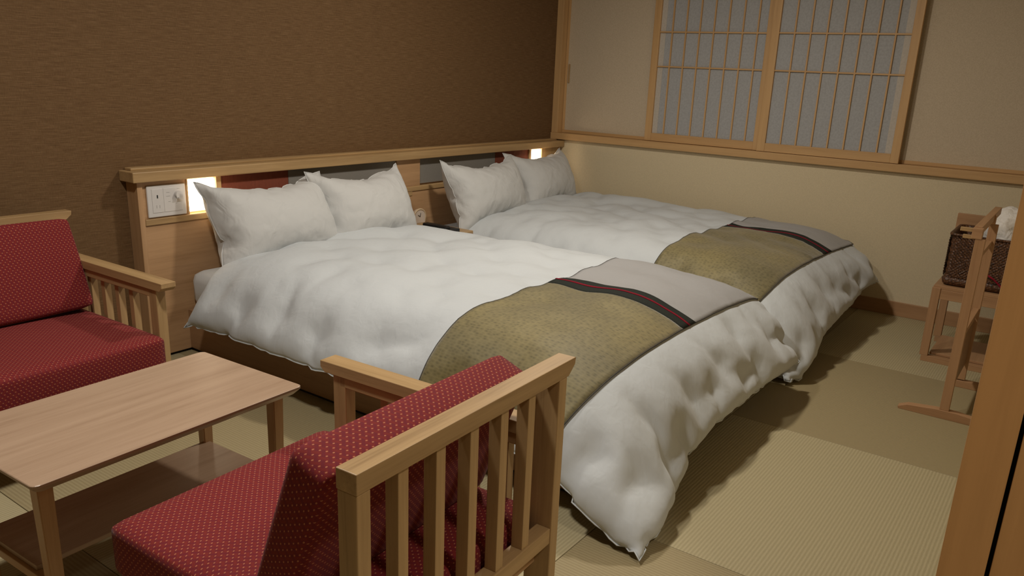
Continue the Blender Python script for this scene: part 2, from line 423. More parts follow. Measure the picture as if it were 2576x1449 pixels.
# cloth shapes: heights and positions of the quilt and pillow surfaces, in millimetres
DUVET_NEAR = [
1653,23,20,13,18,21,8,24,23,13,24,20,22,19,21,18,23,24,21,24,23,23,12,9,16,24,23,23,24,23,24,20,21,22,22,22,22,24,22,23,24,23,23,24,23,23,24,15,19,23,25,17,23,23,22,22,23,24,23,24,23,24,23,24,24,24,23,23,22,23,24,
6,-8,-9,6,1,-12,13,-3,0,8,-3,1,1,2,-6,6,-4,-1,2,-1,1,-9,0,10,0,-1,-1,1,-1,1,-1,2,-1,-3,1,1,2,-1,1,0,0,-1,0,0,0,0,-1,4,2,-1,-4,1,0,-2,1,1,0,-1,1,0,0,0,0,0,0,-1,1,0,1,-5,-3,
6,-14,-2,-3,-1,5,2,2,0,2,0,3,0,1,2,-8,2,1,-1,1,-8,4,-3,3,7,-3,2,-1,1,-1,1,-2,-2,3,0,1,-1,1,0,1,-1,2,0,-4,0,1,-1,5,-2,2,0,-3,-2,2,1,0,0,1,-1,0,0,0,0,0,0,0,0,0,-1,-2,-4,
9,-11,-4,-8,2,8,-1,0,0,0,3,-1,0,1,-4,3,0,-2,1,0,6,-10,13,-6,1,1,-1,-1,0,1,-1,3,1,-3,1,-1,0,0,1,0,0,0,-2,2,-1,-1,2,-1,4,-5,2,2,-2,0,0,0,0,0,0,0,1,-1,0,0,0,0,-1,0,-1,-1,-10,
-8,-2,8,-2,0,0,0,0,0,1,-1,1,-2,0,4,-4,1,0,0,-1,2,0,-1,5,-1,2,-2,0,-1,0,0,0,5,-1,-3,0,1,0,-1,0,1,-1,0,-2,2,0,0,1,0,3,-5,1,3,-2,0,1,0,0,0,-2,0,1,0,-1,-1,-1,0,0,0,0,-12,
-2,12,-19,8,-3,-1,2,0,0,-1,1,-4,1,-1,4,0,-2,0,0,0,-6,13,-2,0,0,0,-2,1,1,-1,0,1,-2,3,0,0,-1,0,1,-1,-1,1,-1,2,-1,0,0,-1,1,1,2,0,-2,2,-1,0,0,-1,1,-1,-1,-1,1,0,0,-3,-2,1,-5,2,19,
4,-14,15,-8,4,-3,-2,1,0,0,-5,2,1,0,-3,6,-3,0,0,-1,2,2,2,0,1,-2,3,-2,-2,1,1,-2,0,2,3,-2,0,-1,-1,1,0,-2,2,1,0,0,0,1,-1,-1,-1,4,-1,-1,1,0,0,0,-2,1,-1,0,-1,0,-2,0,0,-5,-1,1,1,
-9,8,-8,5,-4,4,1,-1,0,-1,1,-1,-1,1,3,-1,2,-4,0,0,2,0,2,1,0,0,-2,1,1,-1,-1,1,1,0,-1,2,0,-1,0,-1,0,1,0,1,0,0,0,-1,0,-1,0,-1,3,2,-1,0,-1,0,-1,0,0,0,0,-3,0,0,2,4,6,0,-31,
-5,1,3,0,-4,0,-1,0,0,0,-1,2,0,0,2,2,3,-6,0,1,1,0,0,1,-1,1,0,0,-1,0,1,0,1,0,0,0,0,1,-1,-1,0,0,2,-1,0,1,-1,1,-3,0,1,3,0,-1,1,-1,2,-2,0,-1,0,1,1,0,-1,3,0,0,2,-20,23,
-1,0,0,-1,3,-4,-1,-2,-1,1,2,-2,2,0,-1,2,0,0,0,0,1,0,0,1,-1,0,0,1,1,-1,0,1,-1,1,0,1,0,-1,0,1,0,-1,0,1,0,0,0,-2,1,0,1,-1,1,1,0,0,-1,1,1,0,-2,-1,0,1,3,0,1,0,-2,15,-3,
-2,-2,2,2,0,0,-3,-1,-2,0,0,2,-1,0,2,-3,0,4,-1,0,0,1,0,-1,1,1,0,0,0,1,0,-1,0,0,1,0,0,-2,2,0,0,0,0,0,1,-1,1,-1,1,-1,1,0,1,0,-1,0,0,1,0,2,-1,-1,-1,2,0,1,0,-1,-2,3,1,
18,-7,-4,-3,-1,3,1,-3,-7,-3,2,-1,0,1,-1,0,-1,4,0,0,0,0,0,1,0,-2,2,0,0,1,-1,0,1,0,0,-1,-1,2,0,0,0,1,0,0,-1,1,-1,1,-1,2,0,0,-1,0,0,0,1,-1,2,-2,1,1,0,1,0,0,-1,1,1,-4,0,
5,3,4,0,-5,-2,2,-9,2,-2,-2,0,0,0,-1,2,-1,2,0,1,-1,0,0,0,-1,2,0,0,0,0,1,0,0,-1,0,-1,2,0,-1,0,1,1,-1,0,1,-1,0,0,1,1,-1,1,0,0,0,-1,-1,1,-1,3,0,0,0,0,0,0,0,0,-2,4,3,
7,-1,-1,-6,3,-2,-9,11,-1,-5,0,1,-1,-1,1,0,0,1,1,0,0,0,0,0,1,0,1,-1,1,-1,0,1,-1,1,0,1,-2,1,0,1,-1,0,1,-1,0,1,0,-1,1,0,1,-1,1,-1,0,0,0,0,1,-1,2,0,0,0,0,-1,-1,0,2,1,0,
9,1,-10,-2,-8,-2,3,0,2,6,-1,-2,1,-1,1,-1,3,-1,1,-1,0,0,0,0,0,0,0,2,-1,1,-1,0,1,-1,0,0,1,0,1,-1,1,-1,0,0,0,0,1,0,0,0,1,0,-1,1,-1,1,0,0,0,-1,2,0,0,0,-2,0,0,-1,2,-2,-3,
16,3,-2,-8,-3,-8,-4,-1,3,0,1,1,-1,0,-1,1,0,2,-1,0,1,-1,1,-1,1,0,1,-1,1,-1,1,0,-1,1,-1,1,0,0,0,0,0,1,-1,1,-1,0,-1,2,-1,1,0,0,1,-1,1,0,0,0,-1,2,0,-1,1,-1,1,0,2,1,-3,-13,-1,
23,-7,8,0,-16,-1,-8,-1,-1,0,0,0,1,0,0,0,0,0,1,0,-1,1,-1,1,0,0,0,1,-1,1,0,-1,1,0,0,-1,1,1,-1,1,-1,0,0,0,0,0,0,1,0,0,0,1,-1,0,0,1,0,0,1,-1,-1,2,-1,0,1,0,-1,2,-12,-15,8,
-3,1,-18,4,18,-8,9,0,-1,-1,-1,-2,0,1,0,0,1,-1,0,0,1,-1,1,-1,0,1,-1,0,1,0,-1,1,-1,0,1,0,0,-1,1,0,0,0,0,0,1,-1,1,-1,1,0,0,0,0,0,1,-1,1,0,0,0,1,-1,0,0,0,1,-1,-2,-2,16,-30,
-12,0,4,2,0,12,0,-3,-2,0,-3,2,-1,0,0,0,0,0,0,0,0,0,0,1,0,-1,1,0,-1,0,1,-1,1,0,-1,1,0,1,-1,0,0,0,1,-1,0,0,0,0,1,-1,1,-1,1,0,0,0,0,1,0,0,0,0,0,0,-1,0,-1,-3,12,4,2,
-3,-7,10,5,4,0,0,2,-1,-7,-1,-1,0,-1,0,0,-1,1,-1,1,-1,1,0,0,-1,1,0,0,0,0,0,0,0,0,1,-1,0,0,0,0,0,0,0,0,0,1,-1,1,0,0,0,0,0,0,0,0,0,0,0,0,0,0,0,0,0,-7,0,0,2,3,14,
-4,24,-8,-2,0,2,4,-10,-10,6,2,-3,-1,1,-1,0,0,0,0,0,0,0,0,-1,1,0,0,-1,1,0,0,0,0,0,-1,1,0,0,0,0,1,-1,0,1,-1,0,1,-1,0,1,-1,1,-1,1,-1,1,0,0,-1,1,0,0,0,-1,-3,3,-7,0,-4,4,12,
-8,-6,23,5,2,-3,-16,-2,7,-1,-1,2,-1,-2,1,0,0,0,0,0,0,0,0,0,1,-1,0,1,-1,0,0,0,0,0,1,-1,0,0,1,-1,0,0,0,0,1,0,-1,1,0,-1,0,0,1,-1,1,0,0,-1,1,0,-1,0,0,0,3,-1,4,-5,0,0,-8,
-2,-3,0,0,0,-2,8,0,-2,1,1,-1,1,1,-1,-1,0,0,0,0,0,0,0,1,-2,1,0,0,1,-1,0,1,-1,0,-1,1,0,0,0,0,0,1,0,-1,0,0,1,-1,0,0,1,-1,0,1,-1,0,0,1,-1,0,0,0,0,1,0,2,2,3,1,-8,-2,
1,-5,-10,1,0,1,1,7,8,-1,0,0,-1,-2,0,0,1,-1,0,0,1,-1,0,0,1,0,0,-1,0,1,-1,0,0,0,1,-1,0,0,0,1,-1,0,0,1,0,-1,0,1,-1,0,0,1,-1,0,1,0,-1,0,1,-1,0,0,1,-1,-1,2,-1,-1,-6,-2,-1,
1,-1,-2,-3,-1,3,4,4,-2,2,-3,0,-2,2,-2,1,-1,0,1,0,-1,1,-1,0,0,0,0,1,-1,0,1,-1,1,-1,0,1,-1,0,0,0,1,0,-1,0,0,0,1,-1,0,1,-1,0,1,-1,0,0,1,-1,0,0,0,1,-2,0,2,-3,2,2,3,4,0,
0,2,-3,0,0,2,2,3,2,-2,-2,-1,-1,-2,1,-1,0,1,-1,0,1,-1,1,0,-1,0,0,0,1,-1,0,0,0,1,-1,0,1,0,0,-1,0,0,1,0,-1,1,-1,0,1,-1,1,-1,0,1,0,-1,0,0,-1,1,0,-1,1,-1,-2,2,-1,0,2,1,-4,
4,-5,0,0,2,1,3,1,2,-3,3,-2,-1,-2,-3,1,0,-1,1,0,-1,1,-1,0,1,0,-1,0,0,1,-1,1,-1,0,1,-1,0,0,0,1,0,-1,0,0,0,0,0,1,-1,1,-1,1,0,-1,0,0,0,0,1,-2,1,1,-2,0,-1,-1,1,1,3,-4,8,
-3,5,-1,0,0,5,0,0,-6,0,-2,-2,2,0,4,-1,0,0,0,0,1,-1,0,-1,0,0,0,1,-1,0,0,0,1,0,-1,1,0,0,-1,0,0,1,-1,0,1,-1,0,0,0,0,1,-1,0,0,0,1,-1,0,-1,1,0,-1,2,0,-2,-3,1,1,0,6,-3,
3,-2,-1,1,2,-3,0,-6,0,4,-1,3,-1,2,-1,0,1,0,-1,0,0,1,0,0,-1,1,0,-1,1,-1,1,0,0,-1,1,0,-1,0,1,0,-1,0,1,0,-1,0,0,0,1,-1,0,1,-1,1,-1,0,0,1,-1,1,0,0,-1,0,1,1,-3,0,1,-1,3,
2,-4,3,1,0,0,-5,-1,1,-3,5,-1,3,-1,1,0,-1,0,1,0,-1,0,0,1,1,-2,1,-1,0,1,0,-1,0,1,0,-1,1,0,-1,0,1,0,-1,0,0,1,-1,0,0,1,-1,0,0,0,0,0,1,-1,2,-1,-1,0,1,-1,1,1,1,-2,-3,5,-7,
-8,8,3,2,-1,-2,-2,2,-5,3,-3,3,-1,2,-1,0,0,1,-1,0,1,-1,1,0,-1,1,0,0,0,-1,0,1,0,-1,0,1,-1,0,1,-1,0,0,1,-1,1,-1,0,0,0,0,0,0,0,0,0,0,0,1,-1,1,0,0,-2,2,0,0,0,1,1,-4,4,
-5,9,0,3,1,-1,-1,-7,2,-3,3,-2,2,0,0,0,0,-1,1,0,-1,1,0,-1,1,0,-1,1,-1,1,0,0,-1,1,-1,0,1,-1,0,1,0,-1,0,0,-1,1,1,-1,0,0,0,0,0,0,1,-1,0,0,0,0,0,0,1,-2,-1,1,0,0,0,-3,5,
3,4,3,-1,0,-2,-1,-1,0,-5,-2,3,-1,0,0,1,-1,1,0,-1,1,0,-1,1,0,0,0,0,0,0,-1,0,1,0,0,0,-1,1,-1,0,0,0,0,0,1,-1,0,1,-1,0,1,-1,1,-1,0,1,0,-1,1,-1,0,0,-2,1,1,-3,0,2,-1,6,-3,
4,-11,10,2,1,-5,0,-1,-5,6,0,-2,2,-1,0,0,1,0,-1,1,0,-1,1,0,0,-1,1,0,0,-1,1,0,-1,0,0,0,1,-1,1,-1,0,1,-1,1,-1,0,0,0,1,-1,0,0,0,1,-1,0,0,1,-1,0,0,-1,2,-3,-2,0,3,-2,4,-3,-2,
-5,-1,-6,0,0,3,-3,5,10,-4,1,1,-2,2,0,0,0,-1,1,0,-1,1,0,-1,0,1,-1,0,0,1,-1,0,1,-1,1,-1,0,0,0,1,0,-1,0,0,0,1,-1,0,0,0,0,1,-1,0,1,0,-1,0,0,0,0,1,0,2,1,-1,-6,3,-2,2,5,
-1,3,-6,-4,-2,2,2,4,-4,7,0,0,1,-1,0,-1,1,0,0,-1,1,0,-1,1,0,-1,1,-1,1,-1,1,0,-1,1,-1,1,-1,1,-1,0,0,0,1,-1,0,0,1,-1,0,1,-1,0,0,0,0,0,0,0,0,0,0,0,0,1,0,4,2,-8,-1,1,-1,
3,-6,3,-5,-1,0,3,0,5,-2,2,-1,0,1,-1,1,-2,1,-1,1,0,-1,1,0,-1,1,0,0,-1,1,-1,0,1,-1,1,-1,1,-1,1,0,-1,1,-1,0,1,-1,0,1,0,-1,1,-1,1,-1,0,0,0,0,0,-1,0,1,1,-1,4,-1,0,5,-2,-6,-1,
5,-2,-9,3,-1,2,2,1,0,1,0,1,-2,-1,1,0,0,-1,1,0,-1,1,0,-1,1,0,-1,1,0,-1,1,0,-1,1,-1,0,0,1,-1,0,1,-1,1,0,-1,1,-1,0,0,1,-1,1,-1,0,0,0,0,-1,0,1,0,-1,0,3,-2,2,1,-3,-1,1,-5,
-3,5,0,-3,2,-2,0,3,-1,2,-1,-1,2,-1,0,-2,1,0,0,-1,1,0,0,0,0,-1,1,-1,0,1,0,-1,1,-1,0,1,-1,0,1,0,-1,1,-1,0,1,-1,1,0,-1,0,1,-1,1,0,-1,0,0,0,0,-1,0,1,1,0,0,0,1,0,0,-2,4,
1,-3,3,-1,-2,2,3,-2,3,0,0,1,-4,1,1,-1,-1,0,-1,1,0,0,-1,1,0,1,-1,0,0,0,0,0,-1,0,1,-1,1,0,-1,0,1,-1,1,0,-1,1,-1,0,1,-1,0,0,-1,1,0,0,0,1,0,0,0,0,-1,0,0,1,-2,2,0,2,-3,
1,0,-2,2,0,1,1,1,1,0,2,-5,3,-4,-3,2,1,0,0,0,-1,0,1,0,-1,0,0,0,1,0,-1,1,1,0,-1,0,-1,0,1,0,-1,1,-1,1,0,-1,1,-1,0,1,-1,1,0,-1,0,0,1,-1,0,1,0,0,0,-1,1,-2,3,-1,2,-9,5,
0,-1,0,2,0,0,-1,4,1,1,-6,2,-4,2,1,0,-1,0,1,0,0,0,0,-1,0,0,1,0,-1,0,1,0,0,0,0,0,1,-1,-1,0,1,-1,1,-1,1,0,-1,1,-1,0,0,0,0,0,1,-1,0,1,0,0,0,-1,0,0,-2,1,-2,1,-2,6,-10,
-3,1,5,-4,3,0,2,-2,2,-3,-1,0,1,0,0,-1,1,1,-1,0,0,-1,0,1,0,0,-1,1,0,0,0,0,-1,1,0,0,0,0,0,0,-1,1,0,0,-1,1,0,-1,0,0,0,0,0,0,0,1,-1,0,0,1,0,0,-1,-2,1,-2,1,2,-3,4,7,
-1,3,-3,4,-3,2,0,1,-1,-5,1,0,0,1,1,2,0,-1,1,-1,0,0,0,-1,1,-1,1,-1,1,0,0,-1,1,0,0,0,-1,1,0,-1,0,0,0,0,1,-1,0,0,0,0,1,-1,0,1,-1,0,0,-1,1,0,0,0,0,-1,-3,0,1,-1,7,-2,-3,
2,-6,2,0,3,3,-1,1,-4,-1,1,0,2,-2,0,0,1,1,-1,1,-1,0,-1,1,-1,1,-1,1,0,-1,0,1,-1,0,1,0,1,-2,0,0,1,-1,0,1,-1,0,1,-1,1,0,-1,0,1,-1,1,-1,0,0,0,0,0,1,-1,3,-1,-4,-2,3,-2,6,2,
-4,6,0,2,0,-1,3,-2,-2,0,-2,0,-1,2,0,0,-1,0,0,0,1,0,0,0,0,-1,1,0,-1,1,0,-1,1,-1,0,0,0,1,0,0,-1,0,0,0,0,1,-1,1,0,-1,1,0,-1,0,0,1,0,-1,0,0,0,0,1,-2,2,3,-1,-4,4,-5,4,
0,-2,3,-3,4,1,2,0,-6,2,0,1,-1,0,1,-1,0,-1,1,-1,0,1,0,0,0,0,0,-1,1,0,-1,1,-1,1,-1,0,0,0,0,0,0,1,0,-1,1,-1,0,1,-1,1,-1,0,0,0,0,0,1,0,0,0,0,0,-1,2,0,2,0,-1,-6,5,-2,
0,0,-5,10,-1,-1,-2,-2,4,-2,1,-1,0,2,-2,0,0,0,-1,1,0,0,0,0,0,0,-1,1,0,-1,1,-1,1,-1,0,0,0,0,1,0,0,-1,0,0,0,0,1,-1,0,0,1,0,0,0,0,0,-1,1,0,-1,1,-1,1,0,0,1,0,0,2,-7,2,
-1,2,5,-11,1,1,-3,1,-2,5,3,-2,3,-5,3,2,-1,0,0,-1,1,0,0,0,0,0,0,0,0,0,0,0,-1,0,0,1,-1,1,0,-1,1,0,-1,1,-1,0,-1,1,1,0,0,0,0,0,-1,0,0,1,-1,0,-1,1,0,-1,2,-1,1,1,-1,2,-5,
1,-1,-3,2,-3,0,0,-2,2,0,-2,5,-2,4,0,-1,2,0,-1,0,0,-1,1,0,0,0,0,0,-1,1,-1,0,0,1,-1,0,0,0,0,1,-1,1,0,-1,0,0,1,-1,0,0,0,0,1,0,0,-1,1,-1,1,0,0,-2,-1,0,-1,2,1,1,0,-1,-2,
1,0,-2,3,-3,-2,-2,1,-1,3,2,-1,1,1,-2,1,-1,1,0,0,0,0,0,0,0,1,0,-1,1,0,0,0,0,-1,1,-1,1,0,-1,1,0,-1,1,0,0,0,-1,0,1,0,-1,1,0,0,0,-1,-1,1,0,1,0,-2,-1,0,-1,1,2,1,-4,3,2,
0,1,3,-5,2,-2,-2,0,3,-3,2,1,1,-2,2,-2,1,-1,1,0,0,0,0,0,0,0,0,1,0,-1,1,0,0,0,0,0,-1,0,1,0,0,0,-1,0,0,0,0,1,-1,0,1,0,-1,1,0,0,0,-1,0,0,0,2,0,-2,0,0,-2,-1,9,-6,1,
0,0,-2,3,0,-2,2,-2,0,1,-1,0,0,3,-3,1,-1,0,1,0,0,0,0,0,1,-1,1,-1,0,1,-1,1,0,-1,0,0,1,0,-1,0,0,1,0,0,0,0,1,-1,-1,0,0,0,1,-1,0,1,0,0,0,0,0,0,1,1,2,-2,1,0,-5,2,0,
5,-4,-1,2,0,1,0,-1,-1,0,0,0,0,-2,3,-1,-1,1,-1,0,0,1,-1,0,0,0,0,1,-1,0,1,-1,1,0,0,0,0,-1,1,0,0,0,0,0,0,0,-1,1,0,0,0,-1,0,1,0,0,1,0,-1,0,0,1,0,1,-1,1,-1,-2,-1,2,-1,
-3,5,0,3,0,0,-1,-3,0,-2,0,1,1,0,-1,0,1,-1,0,1,-1,0,1,0,-1,1,-1,0,1,-1,0,1,-1,1,0,0,-1,1,-1,0,1,-1,1,0,1,-1,0,0,0,0,-1,1,-1,0,1,0,0,0,1,-1,0,0,1,-1,2,-1,-1,1,0,-3,1,
-7,5,6,-2,4,2,-2,0,-3,-1,-1,-1,0,1,0,0,-1,0,1,-1,1,0,-1,0,0,0,1,-1,0,0,0,0,1,0,1,-1,0,-1,0,0,0,1,-1,1,0,1,-1,-1,1,-1,0,0,1,0,-1,1,0,0,0,0,0,-1,0,1,0,1,-1,-1,-1,2,-1,
3,11,-4,3,-5,1,-4,1,-5,1,0,-1,-2,1,1,1,-1,1,-2,1,-1,0,1,0,1,-1,-1,0,0,0,0,0,0,1,0,0,0,0,0,0,-1,0,1,0,-1,1,1,-1,0,0,0,0,-1,0,1,-1,0,1,-1,0,0,-1,0,0,0,0,1,0,1,0,1,
7,-17,13,0,2,-2,0,-2,4,-1,-3,0,1,-1,1,0,0,-2,1,-1,1,0,0,-1,0,1,0,0,-1,1,0,-1,0,0,-1,2,-1,0,1,-1,1,0,0,-1,1,-1,1,1,-1,0,0,-1,1,-1,0,1,-1,1,-1,1,-1,0,-1,-1,0,1,2,0,-1,1,0,
-2,-2,-3,-5,2,2,4,-3,5,-2,2,1,2,1,-2,0,1,0,-1,1,0,-1,0,1,0,-1,0,1,0,-1,0,1,-1,0,1,-1,2,-1,-1,1,0,-1,0,1,0,0,-1,0,0,1,-1,1,-1,1,0,-1,1,-1,1,-1,1,0,-2,0,0,-1,0,3,1,-1,-3,
-2,6,-9,0,0,-3,2,5,-5,5,2,0,-1,-2,1,0,1,0,1,0,-1,1,0,0,0,0,0,-1,0,0,0,0,1,-1,0,0,0,1,0,0,-1,1,-1,0,0,0,0,1,0,-1,1,-1,1,-1,0,1,-1,0,0,0,-1,0,2,2,0,0,0,-1,-1,-3,5,
2,-3,-1,0,-2,0,0,1,4,-1,0,1,0,1,-1,-1,0,1,0,-1,1,0,-1,0,0,1,0,-1,1,0,-1,0,0,1,-1,1,0,0,0,-1,1,-1,1,-1,0,0,1,-1,1,0,0,0,0,0,0,-1,1,-2,1,0,1,2,1,0,-1,-1,0,-3,1,4,-4,
0,-1,1,-1,-1,-1,1,2,0,2,-1,-1,0,-1,0,2,0,0,0,0,0,0,0,0,0,-1,0,1,0,0,0,-1,0,0,1,0,-1,1,-1,1,-1,1,-1,0,0,0,0,1,-1,1,0,0,0,-1,0,0,0,0,-2,1,0,1,2,0,0,0,-2,2,0,-2,1,
4,-4,1,0,-1,1,1,-1,1,0,0,0,-1,0,1,-1,0,1,0,0,-1,0,0,0,-1,0,1,0,-1,0,1,0,0,-1,0,0,1,-1,2,-2,1,0,0,0,-1,1,-1,0,1,-1,1,0,-1,1,-1,0,-1,2,1,-1,0,0,-1,1,1,0,0,-3,1,-1,1,
-4,6,-4,1,2,3,0,1,-2,-2,0,1,0,1,-1,0,0,0,0,-1,0,-1,1,-1,1,1,-2,1,0,0,-1,1,-1,1,0,0,-1,1,0,1,-2,0,0,0,0,0,0,0,0,1,-1,0,1,0,0,1,0,0,1,-1,0,-1,0,0,0,0,0,1,-3,4,-1,
0,-4,7,-1,2,1,2,-2,-1,-2,-1,-2,-1,0,0,1,1,0,0,1,0,0,0,0,0,-1,1,-1,1,-1,1,-1,1,0,0,-1,1,0,-2,1,1,-1,1,-1,1,-1,1,-1,0,0,1,1,-2,1,0,0,0,0,-1,2,-1,-1,0,-1,1,0,1,0,3,-6,5,
0,4,-3,6,1,-1,0,1,1,-1,-2,-2,0,-2,0,-2,-1,0,0,0,1,0,0,1,-1,0,0,0,0,2,-2,1,0,-1,0,1,0,-1,1,-1,0,1,0,0,-1,1,-1,1,0,-1,0,0,1,0,0,0,0,0,0,-1,0,-1,-1,1,0,1,-1,1,-1,6,-5,
2,-6,1,0,-1,2,-1,2,-1,6,3,1,-6,-1,-1,-1,1,-1,1,0,0,0,0,0,1,-1,0,1,-1,0,1,0,-1,1,0,-1,0,-1,1,0,1,0,-1,1,1,-2,1,0,-1,1,-1,0,1,-1,1,0,-1,0,0,2,-2,3,-2,-1,0,0,-2,2,3,-3,3,
-2,5,-2,-4,0,-2,-2,0,1,-2,1,0,8,1,-1,0,-2,1,0,0,0,1,-1,0,0,-1,1,0,0,0,1,0,0,-1,0,0,0,0,0,1,0,-1,1,1,-1,1,-1,-1,1,-1,1,0,0,0,0,-1,2,-1,0,-1,3,-2,1,0,-2,-1,0,0,1,0,-3,
2,-2,-2,2,-3,-2,1,-2,3,-1,1,1,-2,1,3,0,0,0,0,0,0,0,1,-1,0,1,0,-1,1,0,-1,0,0,1,-1,1,-2,2,0,-1,0,0,0,0,1,0,0,0,0,0,0,-1,0,0,0,0,-1,1,1,-1,1,0,0,-1,-2,-1,-2,1,2,6,7,
4,-3,2,-4,0,0,-1,1,-1,2,0,1,-2,0,-1,1,2,-1,0,0,0,0,0,0,0,2,-1,0,-1,0,1,-1,1,-1,1,-1,1,0,-1,1,-1,1,0,0,-1,1,0,0,-1,-1,-1,1,0,0,0,1,0,0,0,0,-1,0,0,-3,1,-2,1,0,-2,4,5,
-3,4,-3,3,1,-2,0,-2,0,-1,0,-1,4,0,-1,2,-1,0,0,1,0,-1,0,0,0,0,0,0,1,-1,0,1,-1,0,0,1,0,-1,1,-1,1,0,-1,0,1,-1,1,-3,1,1,0,-1,0,1,0,-1,1,0,-1,1,-2,0,-2,1,-4,0,2,-1,5,-3,4,
-3,1,5,0,2,-1,1,-2,-3,-1,-1,2,-2,1,1,-1,1,1,-1,0,-1,1,-1,2,-1,0,0,0,0,1,-1,0,0,1,-1,0,0,1,-1,1,-1,0,1,-1,0,0,-2,1,0,0,0,1,0,0,0,0,0,-1,0,-1,1,1,2,-1,5,0,-1,1,-5,5,-7,
0,2,1,4,-1,4,-2,-2,-1,-4,0,-1,2,-2,1,-1,0,-1,1,0,0,0,1,-1,0,0,0,1,-1,0,1,-1,0,0,0,0,0,0,1,-1,1,0,-1,0,0,0,0,1,0,-1,1,-1,0,0,0,1,-1,-1,-2,0,1,-2,1,4,1,2,1,-1,3,-8,-1,
1,4,4,1,2,-3,-6,-1,-3,4,-3,0,-2,3,-2,1,-1,1,0,-1,1,0,0,-1,1,0,0,0,0,0,0,0,0,0,0,0,1,-1,0,1,0,-1,1,0,-1,0,-1,1,-1,2,-1,1,-1,0,0,0,0,0,1,-2,0,3,1,1,-1,0,0,-1,-3,3,-9,
5,-5,-1,-1,-3,3,0,2,2,-1,0,-1,1,-2,1,0,1,-1,-1,1,0,0,0,0,0,0,0,0,1,-1,0,0,0,0,0,0,0,1,0,-1,0,1,-1,0,0,0,2,0,0,-2,0,0,1,0,0,-1,0,2,0,1,0,-1,0,-2,1,0,0,0,0,-5,6,
6,9,-5,-17,-2,-1,8,1,1,-1,0,1,1,0,0,0,-1,0,1,-1,0,0,0,0,0,0,0,0,0,1,-1,0,0,0,1,0,0,-1,0,1,-1,0,0,0,1,0,-1,0,-1,2,0,-1,0,0,0,1,0,-1,1,1,0,-1,0,-1,-3,0,1,0,0,2,2,
18,-23,-6,6,0,0,-4,3,1,1,4,1,-1,0,0,0,-1,1,0,0,0,0,0,1,-1,0,1,-1,1,-1,0,1,0,0,0,-1,0,1,-1,-1,1,-1,0,1,0,0,0,-1,1,0,0,1,0,0,-1,0,0,1,-1,0,0,1,-3,1,0,-4,-3,3,2,2,-2,
-11,9,0,1,-2,-2,3,0,2,3,-1,0,0,-1,0,-1,1,0,-1,1,-1,0,0,0,1,-1,0,1,-1,1,0,-1,1,0,-1,1,-1,-1,0,2,-2,0,1,-1,0,0,1,0,1,-1,1,-1,0,0,1,-1,0,-1,0,0,0,0,1,-5,-1,-1,-1,-1,-1,-1,0,
-4,3,-1,2,-1,0,1,2,1,-2,0,-2,0,1,0,0,1,-1,1,-1,1,0,0,-1,0,1,0,-1,0,0,0,1,0,-1,1,-1,1,-1,1,-3,2,0,0,0,0,0,1,0,-1,1,-1,1,0,-1,0,-1,1,-2,0,0,0,1,-5,4,-3,6,4,-2,-3,6,4,
1,-6,5,-3,2,4,2,-1,2,-1,0,0,-3,-1,0,0,0,0,0,0,-1,1,-1,1,0,-1,0,1,0,-1,1,-1,0,1,-1,0,-2,2,-1,1,-1,1,0,0,0,1,-1,1,0,0,0,0,-1,1,0,1,-3,2,0,-1,-1,-1,7,0,5,-1,1,1,0,-4,-9,
-2,1,-5,3,6,-1,2,3,-3,0,-4,-3,2,0,0,2,0,1,-1,0,1,-2,1,0,-1,1,0,-1,0,1,-1,0,0,-1,0,1,0,-1,1,0,0,0,0,1,0,-1,1,1,0,-1,0,0,0,0,0,0,3,0,-1,1,1,1,-1,3,0,0,-3,-1,2,-6,5,
-2,0,4,0,-1,1,-5,-5,1,-1,4,3,1,2,0,-1,-1,0,0,1,0,0,0,0,0,-1,0,1,-1,0,0,1,-1,0,-1,-1,1,1,-1,1,1,-1,1,0,-1,1,-1,0,0,0,1,0,0,0,-1,1,0,0,3,-1,0,-1,1,-1,3,-1,2,0,-4,3,-5,
0,-4,-1,5,-5,-3,1,4,-1,3,0,1,1,-2,2,-1,1,-1,1,0,0,0,1,-2,1,0,-1,1,0,0,0,-1,1,-1,0,0,1,-1,1,0,0,1,-2,0,1,0,0,0,0,0,0,-1,0,0,1,0,0,0,-1,2,0,1,-1,1,-2,2,1,-1,4,-8,5,
-4,6,1,-6,2,2,-2,-4,2,2,0,1,1,2,-3,1,-1,1,0,0,-1,1,-1,2,-1,0,1,-2,1,0,0,-1,0,1,1,-1,0,0,0,0,0,-1,1,0,-1,0,1,0,0,0,0,-1,1,0,0,-1,0,1,1,-1,0,-1,1,0,1,0,-1,2,-3,9,-8,
3,-7,0,9,-1,-2,1,4,-6,-2,2,3,-3,-1,1,0,1,-1,0,0,0,0,0,-1,0,1,-1,1,0,-1,-1,2,0,-1,1,1,-1,1,0,-1,0,1,-1,-1,1,-1,0,0,0,1,-1,2,-1,-1,0,1,-1,0,-1,1,0,0,1,-2,1,-2,1,0,6,-4,9,
-11,10,13,1,0,1,1,-3,1,-6,-3,-3,1,0,0,0,0,0,-1,0,1,-1,0,0,0,0,0,0,-1,1,2,-2,-1,2,-1,1,0,0,-1,0,0,-1,1,0,0,0,0,-1,0,-1,1,0,0,0,0,-1,1,-1,0,-1,0,0,-1,3,-10,3,-1,3,0,13,-4,
-8,23,3,-1,3,0,-3,2,-2,-5,-2,-1,1,1,-6,-3,0,0,0,-1,0,0,0,1,0,-1,0,0,0,0,-1,2,1,-1,0,0,0,0,0,0,-1,1,-1,1,-1,1,-1,-2,0,0,-1,0,0,1,-1,0,0,0,0,0,1,-1,0,-6,2,-4,1,-1,1,1,22,
